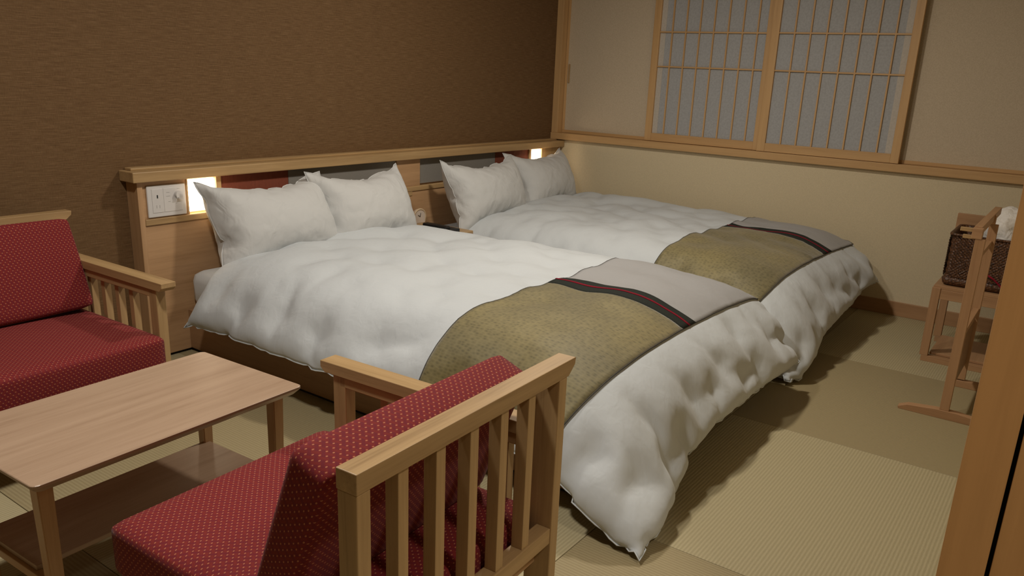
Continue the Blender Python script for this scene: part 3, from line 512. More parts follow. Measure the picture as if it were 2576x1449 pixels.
765,3,1,13,-1,1,3,-6,1,13,2,3,1,3,4,5,2,3,7,-3,4,6,17,10,-13,0,0,0,-2,1,0,2,0,-6,-5,2,1,1,-2,2,1,-3,0,0,2,-1,1,7,-3,-4,0,3,-5,3,0,-1,-1,0,-1,-1,-2,3,-4,0,-1,1,0,0,-3,-2,-1,
18,-21,9,-21,7,-3,-11,12,-5,-4,2,-1,-2,5,9,-8,12,-11,-5,7,1,5,-4,-9,-1,3,-1,-2,3,-1,1,0,4,-3,4,-5,-3,2,6,-7,-1,7,-3,-1,2,0,-3,3,-1,10,2,-17,11,-9,-3,4,-3,1,-1,2,1,-4,6,-2,0,1,-2,0,5,16,14,
18,4,-19,8,-3,-16,8,-8,10,-13,6,-2,6,1,2,10,-23,10,6,-6,9,5,-22,-11,11,5,-5,2,2,-2,-1,6,-5,4,-3,1,2,-4,-4,7,2,-6,7,7,-8,2,-2,-7,16,-8,7,-5,-13,4,3,-7,6,-4,2,-2,1,3,-4,4,2,1,3,4,7,3,5,
17,2,0,-16,-8,15,-1,3,-6,6,-7,1,0,-1,3,-2,11,-2,-9,5,-5,-1,0,-5,1,-1,7,-4,-3,2,1,-6,16,-7,1,-3,-1,0,0,-1,-1,4,5,1,-1,-3,4,1,-7,10,-13,6,-5,-2,-1,1,-2,2,-3,2,2,-2,5,-2,1,0,5,2,0,-1,4,
20,0,-1,1,-1,0,-2,0,0,1,-2,2,-7,0,-3,9,4,-3,1,0,-8,-3,-5,4,0,-3,9,-3,-2,0,1,2,-10,16,-8,0,-1,0,-1,0,1,3,1,1,7,-1,-2,-3,-1,0,-3,-2,3,-5,-2,1,-1,1,4,4,-5,3,-4,4,4,1,-2,0,0,1,-2,
23,-1,-5,4,-2,-1,3,-1,3,-3,2,-8,1,0,-3,4,-10,-3,-1,-1,14,-7,0,2,-2,2,3,2,1,-4,0,-1,3,0,0,-1,0,-2,2,0,0,-2,1,1,-3,1,2,1,-1,-2,1,-1,-4,2,-1,2,-1,4,1,3,1,-5,4,-2,-1,6,1,-1,3,-5,-4,
22,-3,5,-3,3,-2,-2,3,-2,3,-11,0,-1,0,2,-8,0,0,-2,5,-2,-6,5,2,1,4,-5,11,-9,6,-1,-1,2,-1,3,-3,-4,5,0,1,-3,1,-9,-3,-2,-1,0,-2,0,3,0,9,-2,1,2,-1,4,1,3,-1,1,0,-4,2,4,1,-1,1,0,-10,4,
20,2,-4,2,-4,7,0,-3,0,-4,1,-3,0,-4,-3,0,5,-6,0,3,-12,3,5,1,7,-2,5,-2,4,-8,0,2,-6,-1,1,6,1,5,-1,-1,-2,-3,-6,-2,0,3,-1,2,1,-4,2,-4,7,2,0,2,1,1,3,1,-1,-1,-2,4,0,-1,-6,-11,-11,17,-10,
21,0,0,1,-3,-6,-2,-1,-3,5,-2,5,-1,-1,-6,-1,9,-4,-2,-6,-1,2,-1,8,1,1,-1,-2,-2,0,-3,-1,0,1,5,-3,11,-4,6,-7,-5,-4,3,-3,2,1,1,2,6,-10,-2,6,1,0,2,0,0,3,0,3,1,1,1,-10,2,-17,1,-1,-1,5,5,
22,-1,1,-1,2,-3,-3,-3,-3,1,3,-2,3,-2,4,-6,1,0,0,-6,2,-3,4,0,4,-2,0,-6,2,0,0,1,-3,-1,1,6,-2,5,0,-1,1,-3,-2,-2,2,0,2,3,-4,-3,0,0,3,3,-1,2,1,-3,-1,-2,-5,-4,-2,9,-10,2,2,4,8,-8,6,
22,-2,1,1,0,-1,-1,-4,-2,-3,2,3,0,2,-5,7,-9,2,1,0,-2,-2,4,1,-5,1,-2,-2,4,0,0,-2,1,-5,4,1,1,2,-7,3,2,-2,2,2,-2,2,2,0,2,-3,-1,0,1,0,2,0,-1,-3,1,-4,2,-2,-1,-5,-1,6,-3,9,3,-3,0,
6,14,3,0,0,1,0,0,-3,-7,3,0,-1,-1,2,1,-7,6,-1,1,-3,2,-1,-1,0,-1,-6,1,0,4,0,-1,-2,3,-1,1,4,-7,0,-1,0,5,0,-1,4,-3,2,1,0,2,-1,-1,0,-1,2,1,-2,3,-11,5,-4,4,0,-4,2,0,5,-2,-3,5,-2,
25,-2,-2,0,3,0,1,-3,1,-3,-2,1,-1,0,-1,-6,2,2,1,0,5,-4,-2,0,1,-3,-1,-2,2,1,1,0,0,0,-1,3,-5,-1,-5,5,1,4,-1,0,-1,2,0,-1,-1,2,-2,1,0,2,1,2,3,-12,7,-8,2,1,2,1,-1,1,1,-1,4,-5,-1,
24,-1,1,-3,-2,1,-5,7,1,-1,-2,0,0,-2,-5,3,-4,4,2,1,-3,2,0,-1,-1,-5,-2,7,-2,1,1,0,0,0,-2,-1,3,-7,5,-1,3,-3,3,0,1,-2,-2,1,-6,6,2,0,0,1,0,1,-5,3,-6,2,3,-2,1,2,0,4,-2,1,-5,0,1,
21,1,-1,0,-5,-2,2,0,0,6,1,-3,1,-3,4,-9,7,-3,2,0,-1,1,-2,2,-4,0,3,-3,2,0,1,-1,-1,0,2,-1,-3,0,1,1,0,2,-1,2,-5,3,-4,0,2,-3,3,1,-1,2,0,-3,2,-2,2,-4,1,4,-1,0,4,-1,2,-7,-2,3,1,
14,-7,4,10,0,-2,2,-2,3,-2,1,2,-1,0,-4,-1,0,4,0,-1,2,-2,3,-3,-1,2,-3,1,0,0,0,0,0,-1,2,-3,-4,6,-1,0,2,-1,0,-1,1,-1,-2,-1,-6,4,3,0,2,0,-3,-1,2,0,1,-1,0,0,2,1,-1,-4,-4,1,3,1,1,
2,7,-2,-2,17,0,1,0,0,0,-1,0,0,2,-2,1,-2,1,0,1,-2,2,-3,1,0,0,-1,1,1,-1,0,0,0,0,-3,1,1,-1,1,0,-2,3,-1,-1,2,-4,3,-5,1,1,-2,3,2,-2,1,-3,1,1,0,-1,2,0,0,0,-4,0,3,1,3,-11,-1,
17,0,0,4,-2,5,1,0,0,0,0,-2,0,0,1,-1,2,-1,-1,0,2,-2,1,-1,1,-1,0,0,-1,1,-1,0,0,0,1,-1,0,0,1,-1,2,-3,2,-2,1,-1,-1,-2,2,-3,4,-2,1,0,-2,2,-4,4,-2,2,-1,0,2,-2,1,1,-1,5,-6,-2,-12,
18,-1,7,0,-2,2,2,0,-1,0,-1,1,-1,0,0,1,-1,0,0,0,0,0,1,0,0,-1,0,0,-1,0,1,-1,1,1,-1,-1,0,0,-1,1,1,0,-3,2,-3,4,-2,0,-1,2,-1,2,-1,1,-2,-1,0,0,0,0,-1,1,-1,2,1,0,2,0,-3,-2,1,
12,12,2,0,-2,1,-1,-1,2,-1,2,0,0,-1,0,0,0,0,0,0,-2,2,0,-1,0,1,-1,0,1,0,-1,1,-1,0,0,1,-1,0,1,0,-2,0,1,0,0,-1,1,-1,1,0,0,1,0,-2,2,-2,0,0,0,-1,1,1,2,-1,0,1,0,-1,1,0,-10,
22,-5,5,2,1,-2,-4,4,0,3,0,0,0,0,-1,0,0,0,1,-1,1,-1,0,1,0,-1,0,1,0,-1,0,0,0,0,-1,0,1,0,-1,2,-1,-1,0,0,1,-1,1,0,0,0,1,0,-1,0,-1,1,0,-1,1,0,1,0,-1,0,1,-1,0,-1,-2,1,2,
24,-2,-2,3,-2,0,5,-1,0,1,-1,1,0,0,1,-1,0,0,-1,0,1,0,0,-1,0,1,0,0,0,0,0,-1,1,-1,1,0,-1,0,0,-2,1,1,0,0,-1,1,0,1,0,0,0,-1,1,-1,1,-1,0,1,0,0,1,-1,-1,1,-2,1,-3,1,3,-2,1,
26,0,0,-7,3,2,1,0,1,-1,1,0,0,0,-1,1,-1,0,1,0,-1,1,-1,1,0,-1,1,0,0,1,-1,0,0,0,0,-1,0,0,0,0,0,0,1,-1,1,0,0,-1,1,0,0,1,-1,0,0,0,0,0,-1,1,0,0,1,-1,0,-1,-1,-1,-1,3,0,
26,-2,-6,3,0,1,1,2,1,1,-1,0,0,0,0,0,0,1,-1,0,0,0,0,0,-1,1,0,0,0,0,0,1,-1,0,0,0,0,0,0,0,-1,1,0,0,0,0,-1,1,-1,1,1,-1,0,0,-1,1,0,0,1,0,-1,1,-1,0,0,-1,2,-2,-2,0,-2,
26,0,1,-2,0,0,1,0,0,-1,2,-1,0,0,0,0,1,-1,0,0,1,-1,0,0,0,0,0,0,0,0,1,-1,0,0,0,0,0,0,0,0,0,0,0,0,0,0,0,1,0,-1,-1,0,1,0,1,-1,0,0,0,0,0,0,0,0,1,0,-1,0,0,-4,4,
26,0,0,1,-1,0,0,0,-1,0,0,1,0,0,0,0,0,0,0,0,0,0,1,-1,0,0,0,0,0,0,-1,1,0,1,-1,1,-1,0,0,0,0,0,0,1,-1,0,1,-1,0,0,0,0,0,0,-1,1,0,0,1,0,0,-1,0,0,-1,1,0,0,0,1,-3,
25,1,0,0,0,0,-1,0,-1,1,0,0,1,0,0,0,0,0,0,1,-1,1,-1,0,1,-1,0,0,-1,0,1,0,0,0,0,0,1,-1,0,0,1,-1,0,0,1,-1,0,0,-1,1,-1,1,0,0,1,0,0,0,-1,0,0,0,1,-1,1,-1,0,-1,0,1,0,
26,0,0,0,0,-1,-1,0,2,-1,0,0,0,1,0,0,0,0,1,-1,1,-1,1,0,-1,1,-1,0,1,-1,0,0,0,0,1,-1,0,1,0,-1,0,1,-1,0,0,1,-1,0,1,-1,1,-1,0,1,-1,0,0,0,0,0,0,0,0,0,-1,0,0,1,0,0,0,
26,0,0,0,0,0,0,-1,-1,2,-1,1,0,0,1,-1,0,1,-1,0,0,1,-1,0,0,0,1,-1,0,0,0,0,1,-1,0,1,-1,0,0,0,0,0,1,-1,0,0,1,-1,0,0,0,1,0,-1,1,-1,0,0,1,-1,0,0,0,0,0,1,0,-1,0,-1,1,
23,1,2,0,0,0,-1,0,1,-1,1,-1,1,0,0,0,1,-1,0,0,0,0,0,0,1,0,-1,1,-1,1,-1,0,0,0,0,0,0,0,0,0,0,0,0,0,0,0,0,1,-1,0,0,0,0,0,0,0,0,0,-1,1,0,0,0,1,-1,-1,0,1,0,0,0,
24,2,0,0,0,0,0,0,-1,1,0,1,-1,0,0,1,-1,0,0,0,0,0,0,1,0,-1,0,0,1,-1,1,-1,0,0,0,0,1,-1,0,1,-1,0,0,0,0,0,0,0,1,-1,0,0,0,1,-1,1,-1,0,0,0,0,1,-1,-1,1,0,0,0,0,1,-2,
26,-1,1,-1,0,0,0,1,1,-2,1,-1,1,0,0,0,0,0,1,0,-1,0,1,-1,0,0,0,0,0,0,0,0,0,0,0,0,0,0,0,0,1,-1,0,1,-1,0,0,0,0,1,-1,0,0,0,0,0,0,0,0,0,0,0,0,1,-1,0,0,0,0,-1,1,
25,-3,1,2,-1,0,1,0,0,2,-1,1,0,-1,0,0,0,1,-1,0,1,-1,0,0,0,0,1,-1,0,0,0,0,0,1,-1,0,0,1,-1,0,0,0,0,0,1,-1,0,0,0,0,0,0,0,0,0,0,1,-1,0,0,1,-1,0,0,1,-1,0,0,0,0,1,
24,-2,-2,1,3,0,2,-1,0,0,1,0,0,0,0,1,0,-1,0,1,-1,1,-1,0,0,0,0,0,0,0,0,1,-1,0,0,0,0,0,1,-1,0,1,-1,0,0,1,0,-1,0,0,1,-1,0,0,0,0,0,1,0,0,-1,0,0,0,0,0,1,-1,0,0,-2,
20,4,-2,0,1,1,-1,2,1,0,0,0,0,1,0,-1,0,0,0,0,0,0,0,1,-1,1,-1,1,-1,1,-1,0,0,0,1,0,-1,0,0,0,0,0,1,-1,0,0,0,1,0,-1,0,1,-1,0,0,0,0,0,0,0,0,0,0,-1,-1,2,-1,1,0,-1,1,
26,-1,1,-2,-1,2,0,1,0,0,0,0,0,0,0,0,0,0,1,-1,1,-1,0,0,1,-1,0,0,0,0,0,0,1,-1,0,0,1,-1,0,1,-1,0,0,1,-1,0,0,0,0,1,-1,0,1,-1,1,0,0,-1,0,0,1,-1,0,0,0,-1,-1,2,-2,1,1,
26,0,0,0,-1,0,1,0,0,0,0,0,0,0,0,0,0,0,0,0,-1,1,1,-1,0,0,1,-1,0,0,1,-1,0,1,-1,0,0,0,0,0,0,0,0,0,1,0,-1,0,0,0,1,-1,0,0,0,0,0,1,0,0,-2,2,0,-1,0,-1,0,-2,2,1,0,
25,0,0,1,0,0,0,0,0,1,0,-1,0,0,0,0,0,1,-1,0,0,0,0,1,-1,1,-1,0,0,0,0,0,0,0,1,-1,0,1,-1,0,0,0,0,0,0,0,1,-1,0,0,-1,1,0,1,-1,0,0,0,0,0,1,-1,-1,1,0,0,0,0,0,0,-2,
25,1,0,0,1,-1,0,0,0,-1,1,1,-1,0,0,0,0,0,0,0,1,-1,0,0,0,0,0,0,1,-1,0,0,0,0,0,0,0,0,0,0,0,0,0,0,0,0,0,1,-1,0,0,0,0,0,1,-1,0,0,0,0,0,0,0,0,0,0,1,-1,0,-1,1,
26,0,0,0,0,0,1,-1,0,0,-1,-1,2,0,0,0,1,-1,0,1,-1,1,-1,0,1,-1,1,0,-1,1,-1,1,-1,0,0,0,0,0,1,-1,0,0,0,0,0,0,0,0,0,0,0,0,0,0,0,1,-1,0,0,0,0,-1,1,1,0,0,-1,0,-1,1,0,
26,0,0,1,-1,0,0,0,-1,0,-1,2,-1,1,0,0,0,0,1,-1,0,0,0,0,0,1,-1,0,0,0,0,0,0,0,0,1,0,-1,0,0,1,-1,0,0,1,0,-1,0,0,0,0,0,0,0,0,0,1,-1,0,0,-1,1,0,0,0,0,0,0,0,-1,1,
25,0,1,0,0,1,-1,0,0,-1,1,-1,1,-1,1,1,-1,1,-1,0,1,-1,0,0,0,-1,1,0,0,0,0,-1,1,0,0,0,-1,1,0,0,0,0,0,0,-1,1,0,0,0,0,1,-1,0,0,0,0,0,1,-1,0,1,0,-1,0,0,0,0,-1,0,-2,-3,
26,0,0,0,0,0,0,0,-1,1,0,1,-1,0,0,0,1,-1,0,0,-1,1,0,0,0,0,0,0,0,0,0,1,-1,0,0,0,1,-1,0,1,-1,0,0,0,1,-1,1,-1,1,-1,0,1,0,0,-1,0,0,0,1,-1,0,0,0,-1,1,-1,1,1,-1,0,-1,
26,0,0,0,1,-1,0,0,0,0,0,-1,1,0,0,0,-1,0,1,0,0,0,1,-1,0,0,-1,1,0,0,1,-1,1,-1,0,0,0,0,0,0,0,0,0,1,-1,0,0,0,0,0,0,0,0,0,1,-1,0,0,0,0,0,0,1,-1,-1,1,-1,0,1,-1,2,
26,0,0,0,0,0,0,-1,2,-1,0,1,-1,0,0,-1,1,0,-1,1,1,-1,0,1,-1,0,1,-1,1,-1,0,0,0,0,0,0,0,1,-1,0,0,1,0,-1,0,0,0,0,0,0,0,0,1,-1,0,1,-1,-1,1,0,0,0,0,0,0,-1,0,0,0,2,-2,
26,0,0,0,-1,1,0,0,0,0,1,-1,0,0,0,0,0,0,0,0,-1,1,0,0,0,1,-1,1,-1,0,0,1,-1,1,-1,0,0,0,0,0,0,0,0,0,0,0,-1,1,0,0,1,-1,0,0,0,0,0,1,-2,1,0,0,0,0,-1,1,0,0,0,0,1,
26,0,0,-1,2,-1,-1,1,-1,2,-1,0,0,1,-1,0,0,0,0,0,0,0,1,-1,0,0,0,0,0,1,-1,0,0,0,0,0,0,-1,0,1,1,-1,0,0,0,0,0,0,-1,1,0,1,-1,0,0,0,0,0,1,-1,0,0,0,0,1,-1,-1,0,1,-1,1,
26,0,-1,1,-2,0,2,0,1,-1,-1,0,1,-1,1,1,-1,0,0,0,0,0,-1,1,0,0,1,-1,0,0,0,0,0,0,0,0,0,0,1,-1,0,1,0,-1,0,0,1,-1,0,0,-1,1,-1,1,0,0,1,-1,0,0,0,0,0,0,0,0,0,0,-1,1,1,
26,1,-1,-1,0,1,-1,1,-2,1,1,-1,0,0,0,0,1,0,1,-1,0,0,0,0,0,0,-1,1,0,0,0,-1,1,0,1,-1,0,0,0,0,0,0,0,0,0,0,-1,1,0,0,0,-1,0,1,0,0,0,0,0,1,0,-1,0,1,-1,0,1,-1,0,0,0,
27,-1,1,-1,0,-1,0,-1,2,-1,0,1,0,0,0,0,0,0,0,0,0,0,0,0,0,0,0,0,0,0,0,1,-1,0,0,0,0,0,0,0,0,1,-1,0,0,0,0,0,1,-1,0,0,1,-1,0,0,0,1,-1,0,-1,1,0,-1,0,2,-1,0,0,0,-1,
26,0,0,0,0,0,0,0,-1,1,0,1,-1,1,-2,1,-1,1,-1,0,1,0,0,-1,1,0,0,0,0,0,0,0,1,-1,0,1,-1,1,0,-1,0,-1,1,1,0,-1,1,-1,0,1,-1,0,-1,1,0,0,0,0,0,0,0,-1,0,1,0,-1,1,0,0,0,0,
26,0,0,0,0,0,-1,1,1,-1,0,0,0,-1,2,-2,1,-1,1,0,0,0,-1,1,0,-1,1,0,0,0,0,0,0,0,0,0,0,0,0,0,0,0,0,0,0,0,0,1,-1,0,1,-1,1,-1,0,0,0,0,0,0,-1,1,0,0,1,-1,0,-1,0,0,1,
26,0,0,1,0,-1,1,-1,0,0,0,0,0,1,-1,0,0,0,0,0,0,-1,1,0,-1,1,0,0,1,-1,1,-1,0,1,-1,0,1,-1,0,1,-1,0,0,0,0,0,0,0,1,-1,0,0,0,0,0,0,0,-1,0,0,1,0,0,-1,0,0,-1,2,0,0,0,
25,0,1,0,0,1,-1,0,0,0,0,0,0,0,0,1,-1,0,0,0,0,0,0,0,1,0,0,-1,0,1,-1,1,-1,0,1,-1,0,0,0,-1,1,0,0,0,0,1,-1,0,0,0,0,1,0,-1,0,0,-1,1,0,0,0,0,-1,1,-1,1,1,-1,0,1,-1,
23,2,1,0,0,-1,1,1,-1,0,0,0,0,0,0,0,0,1,-1,1,-1,1,-1,0,0,0,-1,1,0,-1,1,0,1,0,-1,1,-1,1,-1,0,0,0,0,-1,0,1,0,0,0,0,0,0,0,1,-1,-1,1,0,0,0,0,0,1,-1,0,0,0,0,0,0,0,
25,1,0,0,-1,0,0,-1,2,0,1,-1,0,0,1,-1,0,0,0,0,0,0,0,0,0,-1,1,0,-1,1,0,0,-1,0,1,0,0,0,0,0,0,0,-1,1,0,-2,2,0,-1,1,0,0,0,0,0,1,-1,0,0,0,0,0,0,0,1,-1,0,0,0,0,0,
25,-6,4,-1,3,0,0,0,0,1,-1,1,1,-1,0,0,1,-1,1,-1,0,0,1,-1,0,0,0,0,0,0,0,0,0,0,0,0,0,0,0,1,-1,0,1,-1,0,1,-2,0,1,0,0,0,0,0,0,0,0,0,1,-1,1,-1,0,0,0,0,0,1,0,-1,0,
23,1,-3,3,-2,3,0,1,0,0,1,-1,-1,1,0,0,0,0,0,0,1,-1,0,0,0,0,0,-1,1,0,-1,0,1,0,0,0,0,0,1,-1,1,-1,0,0,0,0,1,-1,0,0,0,0,0,0,1,-1,1,-1,0,0,0,0,-1,1,0,1,-1,0,0,0,0,
22,4,-2,-2,2,1,1,-1,1,-1,0,1,1,-1,0,0,0,0,0,1,-1,1,-1,0,0,1,-1,0,0,0,0,-1,1,0,-1,0,1,0,0,0,0,1,-1,1,-1,0,-1,1,0,0,0,0,0,0,0,0,0,0,0,0,0,0,0,0,0,-1,1,0,0,0,1,
26,-1,0,1,0,-2,1,1,-1,1,0,0,0,0,-1,1,0,1,-1,0,0,0,0,1,-1,0,0,1,-1,0,0,1,-2,0,1,0,-1,0,1,1,-1,0,0,0,0,0,0,0,0,0,0,0,0,0,0,0,0,1,-1,0,0,0,0,-1,0,0,0,0,1,0,-1,
26,0,0,0,0,0,0,0,0,0,0,0,0,0,1,-1,0,0,0,0,0,0,0,0,0,0,1,-1,0,0,0,0,1,-1,0,0,0,0,0,-1,1,0,0,0,1,-1,1,-1,0,0,0,0,0,0,0,0,0,-1,1,0,0,-1,0,1,-1,1,0,0,-1,0,1,
26,0,0,1,-1,0,0,0,0,0,0,0,0,0,0,1,-1,0,0,0,0,0,0,0,0,0,0,0,1,-1,1,-1,0,1,-1,0,0,0,-2,2,0,-1,1,0,0,0,0,0,0,0,0,-1,0,0,0,0,1,-1,-1,1,-1,2,0,0,1,-1,0,0,0,1,-1,
26,0,1,-1,0,1,-1,0,0,0,0,0,-1,1,0,-1,1,-1,1,0,0,0,0,0,0,-1,1,0,-1,1,0,0,0,0,0,0,0,0,0,-1,0,1,-1,1,0,0,0,1,-1,0,0,1,-1,0,-1,2,-2,1,-1,0,1,0,0,0,0,0,0,0,0,0,0,
26,0,0,0,0,-1,0,1,0,0,0,0,0,-1,-1,2,-1,1,-1,0,1,0,0,0,0,0,-1,1,0,0,0,1,-1,0,1,-1,0,0,0,0,-1,0,1,-1,0,1,0,0,1,-1,0,-1,1,0,0,-2,1,-1,1,0,0,1,1,-1,0,1,-1,0,0,0,0,
26,0,0,0,0,0,-1,0,1,0,0,-1,0,0,0,-2,2,0,1,0,0,0,0,0,0,1,-1,0,0,0,0,0,0,0,0,0,0,0,0,-1,1,-1,0,1,0,0,0,0,0,0,0,1,-1,0,0,0,-1,1,0,0,0,-1,1,0,0,0,1,-1,0,0,1,
26,0,-1,-2,2,0,0,-1,-1,1,0,1,0,1,0,0,-1,0,1,-1,1,0,0,0,0,0,0,-1,1,0,0,0,1,0,-1,0,1,-1,0,0,-1,1,0,0,0,0,0,0,0,0,0,0,0,0,0,0,0,0,0,0,0,0,-1,1,0,0,0,1,0,-1,-1,
26,0,-1,1,-2,0,1,0,-2,2,-1,-1,3,0,0,0,0,0,-1,2,-1,0,0,0,0,0,0,0,0,0,0,-1,1,-1,1,0,-1,0,0,0,1,-1,0,0,0,1,0,-1,1,0,0,0,0,0,0,0,0,0,0,0,0,-1,1,0,0,0,0,0,-1,1,0,
26,0,0,0,0,-1,-1,0,1,-3,2,1,-1,0,1,1,0,0,1,-1,0,0,1,-1,1,-2,1,0,0,0,0,0,-1,1,0,0,-1,0,1,0,-1,1,0,-2,1,-1,1,0,0,0,1,-1,0,0,0,0,0,0,0,0,-1,2,-1,0,1,0,0,0,1,-3,-1,
26,0,0,0,-1,0,1,-1,1,0,-1,0,-1,0,1,1,0,1,-1,0,0,0,0,0,0,1,-1,0,0,0,0,0,0,0,0,0,0,0,-1,1,0,0,-1,1,-1,1,-1,1,-1,1,-2,1,1,-3,1,0,0,1,1,-1,1,0,0,1,-1,0,-1,1,0,0,-1,
26,0,0,0,0,1,-1,0,0,0,0,0,0,1,-1,0,0,-1,1,0,0,-1,0,1,0,0,0,1,-1,0,0,0,0,0,-1,0,1,0,0,0,0,0,0,0,0,-1,0,0,-1,-2,0,-1,0,3,-1,1,1,0,0,1,1,-1,0,-1,1,0,-1,0,-1,1,1,
24,1,1,1,0,-1,0,0,0,0,0,0,0,0,-1,0,1,0,-1,0,-1,1,0,0,0,1,0,0,0,0,-1,1,0,-1,1,0,0,0,0,0,0,0,1,0,-1,0,0,-2,0,1,0,0,0,-1,1,0,0,1,0,1,-1,0,-1,0,-2,0,2,-2,3,-1,1,
26,0,0,0,-1,1,-1,1,0,0,0,0,0,-1,2,-1,-1,0,0,0,1,0,-1,0,0,0,1,0,1,-1,1,-1,-1,1,-1,0,1,0,1,-1,1,-1,0,0,0,0,-1,-1,1,0,0,1,-1,1,-1,1,0,0,0,0,-1,1,0,-1,0,-1,0,1,-1,1,1,
26,0,0,-2,2,-2,1,0,0,1,0,0,0,1,-2,1,0,-1,0,1,-1,0,1,-1,0,1,0,0,0,0,0,0,0,-1,0,1,-1,1,0,0,0,0,0,0,1,-1,-1,2,-1,0,0,0,0,0,1,-1,0,-1,0,0,1,-3,1,0,1,0,0,0,-1,2,0,
26,-1,-4,3,-1,1,1,1,1,-1,0,0,1,-1,1,-1,0,0,0,-1,1,0,-1,1,1,-1,0,0,0,0,0,-1,0,1,0,0,0,0,0,0,0,0,0,0,-1,1,0,0,0,0,0,0,0,0,0,0,0,0,0,-1,-1,2,-1,0,0,0,1,0,0,0,-1,
26,-1,1,-4,0,3,1,0,0,0,0,1,-1,0,0,0,0,1,-1,0,0,0,0,0,0,0,0,0,0,0,-1,1,0,0,0,0,1,-1,0,0,0,0,0,-1,1,-1,1,0,0,0,0,0,0,0,0,0,0,-1,0,0,0,0,0,1,0,1,-1,0,0,0,-2,
26,-5,-2,4,1,0,2,0,-1,1,0,0,0,0,0,0,0,0,1,-1,0,0,1,0,-1,0,0,0,0,0,0,0,0,0,0,0,0,0,0,1,-1,0,-1,1,-1,0,0,1,0,0,1,-1,1,-1,0,0,0,0,0,0,0,0,0,0,-1,1,-1,1,1,-2,2,
17,3,5,0,1,0,-2,1,1,0,1,-1,0,0,0,0,0,0,0,1,-1,0,0,0,-1,0,0,0,0,1,0,0,1,-1,0,0,0,0,0,-2,1,0,1,-2,1,0,1,-1,1,0,0,0,0,1,-1,0,0,0,0,0,0,0,0,0,0,-2,-1,3,0,-1,1,
24,2,0,0,0,0,0,0,0,0,-1,0,1,0,0,0,1,-1,0,0,1,0,-1,0,0,0,0,0,-1,0,1,0,0,0,1,-1,-2,1,-1,2,-1,-1,-1,2,0,-1,1,1,0,0,0,1,-1,0,0,0,0,0,0,0,0,0,0,-3,1,-1,1,-5,-3,6,-6,
25,1,0,0,0,0,0,-1,1,0,0,1,-1,0,0,0,-1,1,0,0,0,0,0,0,1,-1,-1,0,1,-1,0,1,0,0,0,0,1,-1,0,-2,0,1,0,0,-1,2,-2,2,0,1,-1,0,1,-1,1,-2,0,0,-1,0,1,0,-2,1,0,0,-3,1,5,-14,9,
27,-1,0,0,0,-1,0,1,-2,0,1,-1,1,1,0,0,0,0,0,0,0,0,0,0,0,0,1,-1,0,1,-1,0,0,0,0,-1,-2,2,-1,2,-1,1,0,0,0,0,0,-1,0,0,1,0,0,0,0,0,-1,1,-1,-1,-1,-1,1,1,-3,-1,2,-3,-4,11,-1,
25,1,0,0,0,0,-1,-1,1,1,-1,1,0,0,0,0,0,-1,0,0,0,0,1,0,0,0,0,1,-1,-1,1,-1,0,-1,-2,3,1,-2,2,-1,1,-1,1,-1,1,0,0,-1,0,-1,1,0,0,1,0,1,-1,-1,1,-1,-1,-1,-1,-1,2,1,1,1,0,0,-1,
26,-1,1,0,0,-1,1,-1,0,-1,2,0,0,0,0,0,0,0,0,0,0,-1,-1,0,1,1,0,0,0,0,-1,-1,0,0,1,-1,1,1,0,0,1,0,0,0,-1,0,0,0,-1,0,-1,0,1,0,0,1,0,0,-1,0,1,-1,2,0,-2,1,-1,0,1,-1,1,
26,0,0,-1,-1,1,0,1,0,0,0,0,0,0,0,0,0,1,-1,0,-1,0,-1,2,0,0,0,0,0,0,-1,1,-2,2,1,-1,1,0,-1,0,0,0,0,0,1,-1,0,0,0,1,-1,0,-1,1,0,-1,1,0,0,1,-1,1,-1,0,0,-1,1,0,-1,1,0,
25,1,0,0,1,-1,0,0,0,0,0,0,0,0,0,0,0,0,1,-1,0,0,2,-3,0,1,0,-1,1,0,0,0,0,0,0,1,0,-1,0,0,-1,1,-1,1,0,0,1,-1,0,-1,1,0,1,-2,0,1,0,0,0,-1,0,1,0,0,1,0,-1,0,-1,-2,-1,
24,1,0,0,1,0,0,-1,1,1,-1,0,0,0,0,0,1,-1,0,0,0,0,0,0,0,-1,-1,1,0,1,1,-1,1,0,0,-1,-1,-1,1,-1,1,-2,3,-2,1,1,-1,1,1,0,-1,-1,0,0,0,-1,-2,2,0,1,0,0,0,-1,1,-1,2,0,0,0,-3,
21,4,-2,-2,-1,1,0,-2,-2,4,3,2,0,1,1,-1,-5,2,0,-1,0,0,0,1,-2,0,2,-2,0,0,1,2,-1,0,-1,0,-2,0,-1,1,-2,3,-3,1,0,1,1,-1,0,2,1,1,-3,-1,1,-1,2,-2,0,-1,-1,1,-1,3,-13,12,-2,4,0,2,-1,
24,-7,-1,0,-3,-6,2,3,-8,12,2,0,-2,-5,-12,13,4,-6,1,3,1,2,-1,-1,0,-3,1,4,-1,1,0,0,1,-2,0,-1,2,-2,-5,5,1,-1,-2,2,-1,0,1,-4,5,-5,1,-1,4,0,-6,3,3,3,0,1,-1,-4,1,-11,13,-14,10,0,5,2,3,
12,2,8,-1,-9,15,-11,-1,6,9,-3,4,-2,1,-5,7,-4,3,7,-2,2,3,10,2,-14,-3,1,3,-2,1,1,3,0,-1,-2,4,0,-1,-2,1,0,-5,-1,-1,6,-4,5,2,-11,-4,-2,9,-5,2,5,-5,-3,0,-3,-1,-1,0,-2,-2,0,-2,0,3,-8,-1,-1,
18,-1,-5,0,5,-11,12,7,-3,-4,5,-6,3,-1,4,-2,6,-3,-4,4,2,-3,-7,0,4,3,-1,-3,3,0,0,-3,3,-1,3,-5,0,2,3,-3,-1,5,-1,1,-6,5,-5,-1,5,3,0,-9,8,-3,-7,6,1,-1,1,0,-1,-1,0,1,0,0,-1,-5,7,-2,-2,
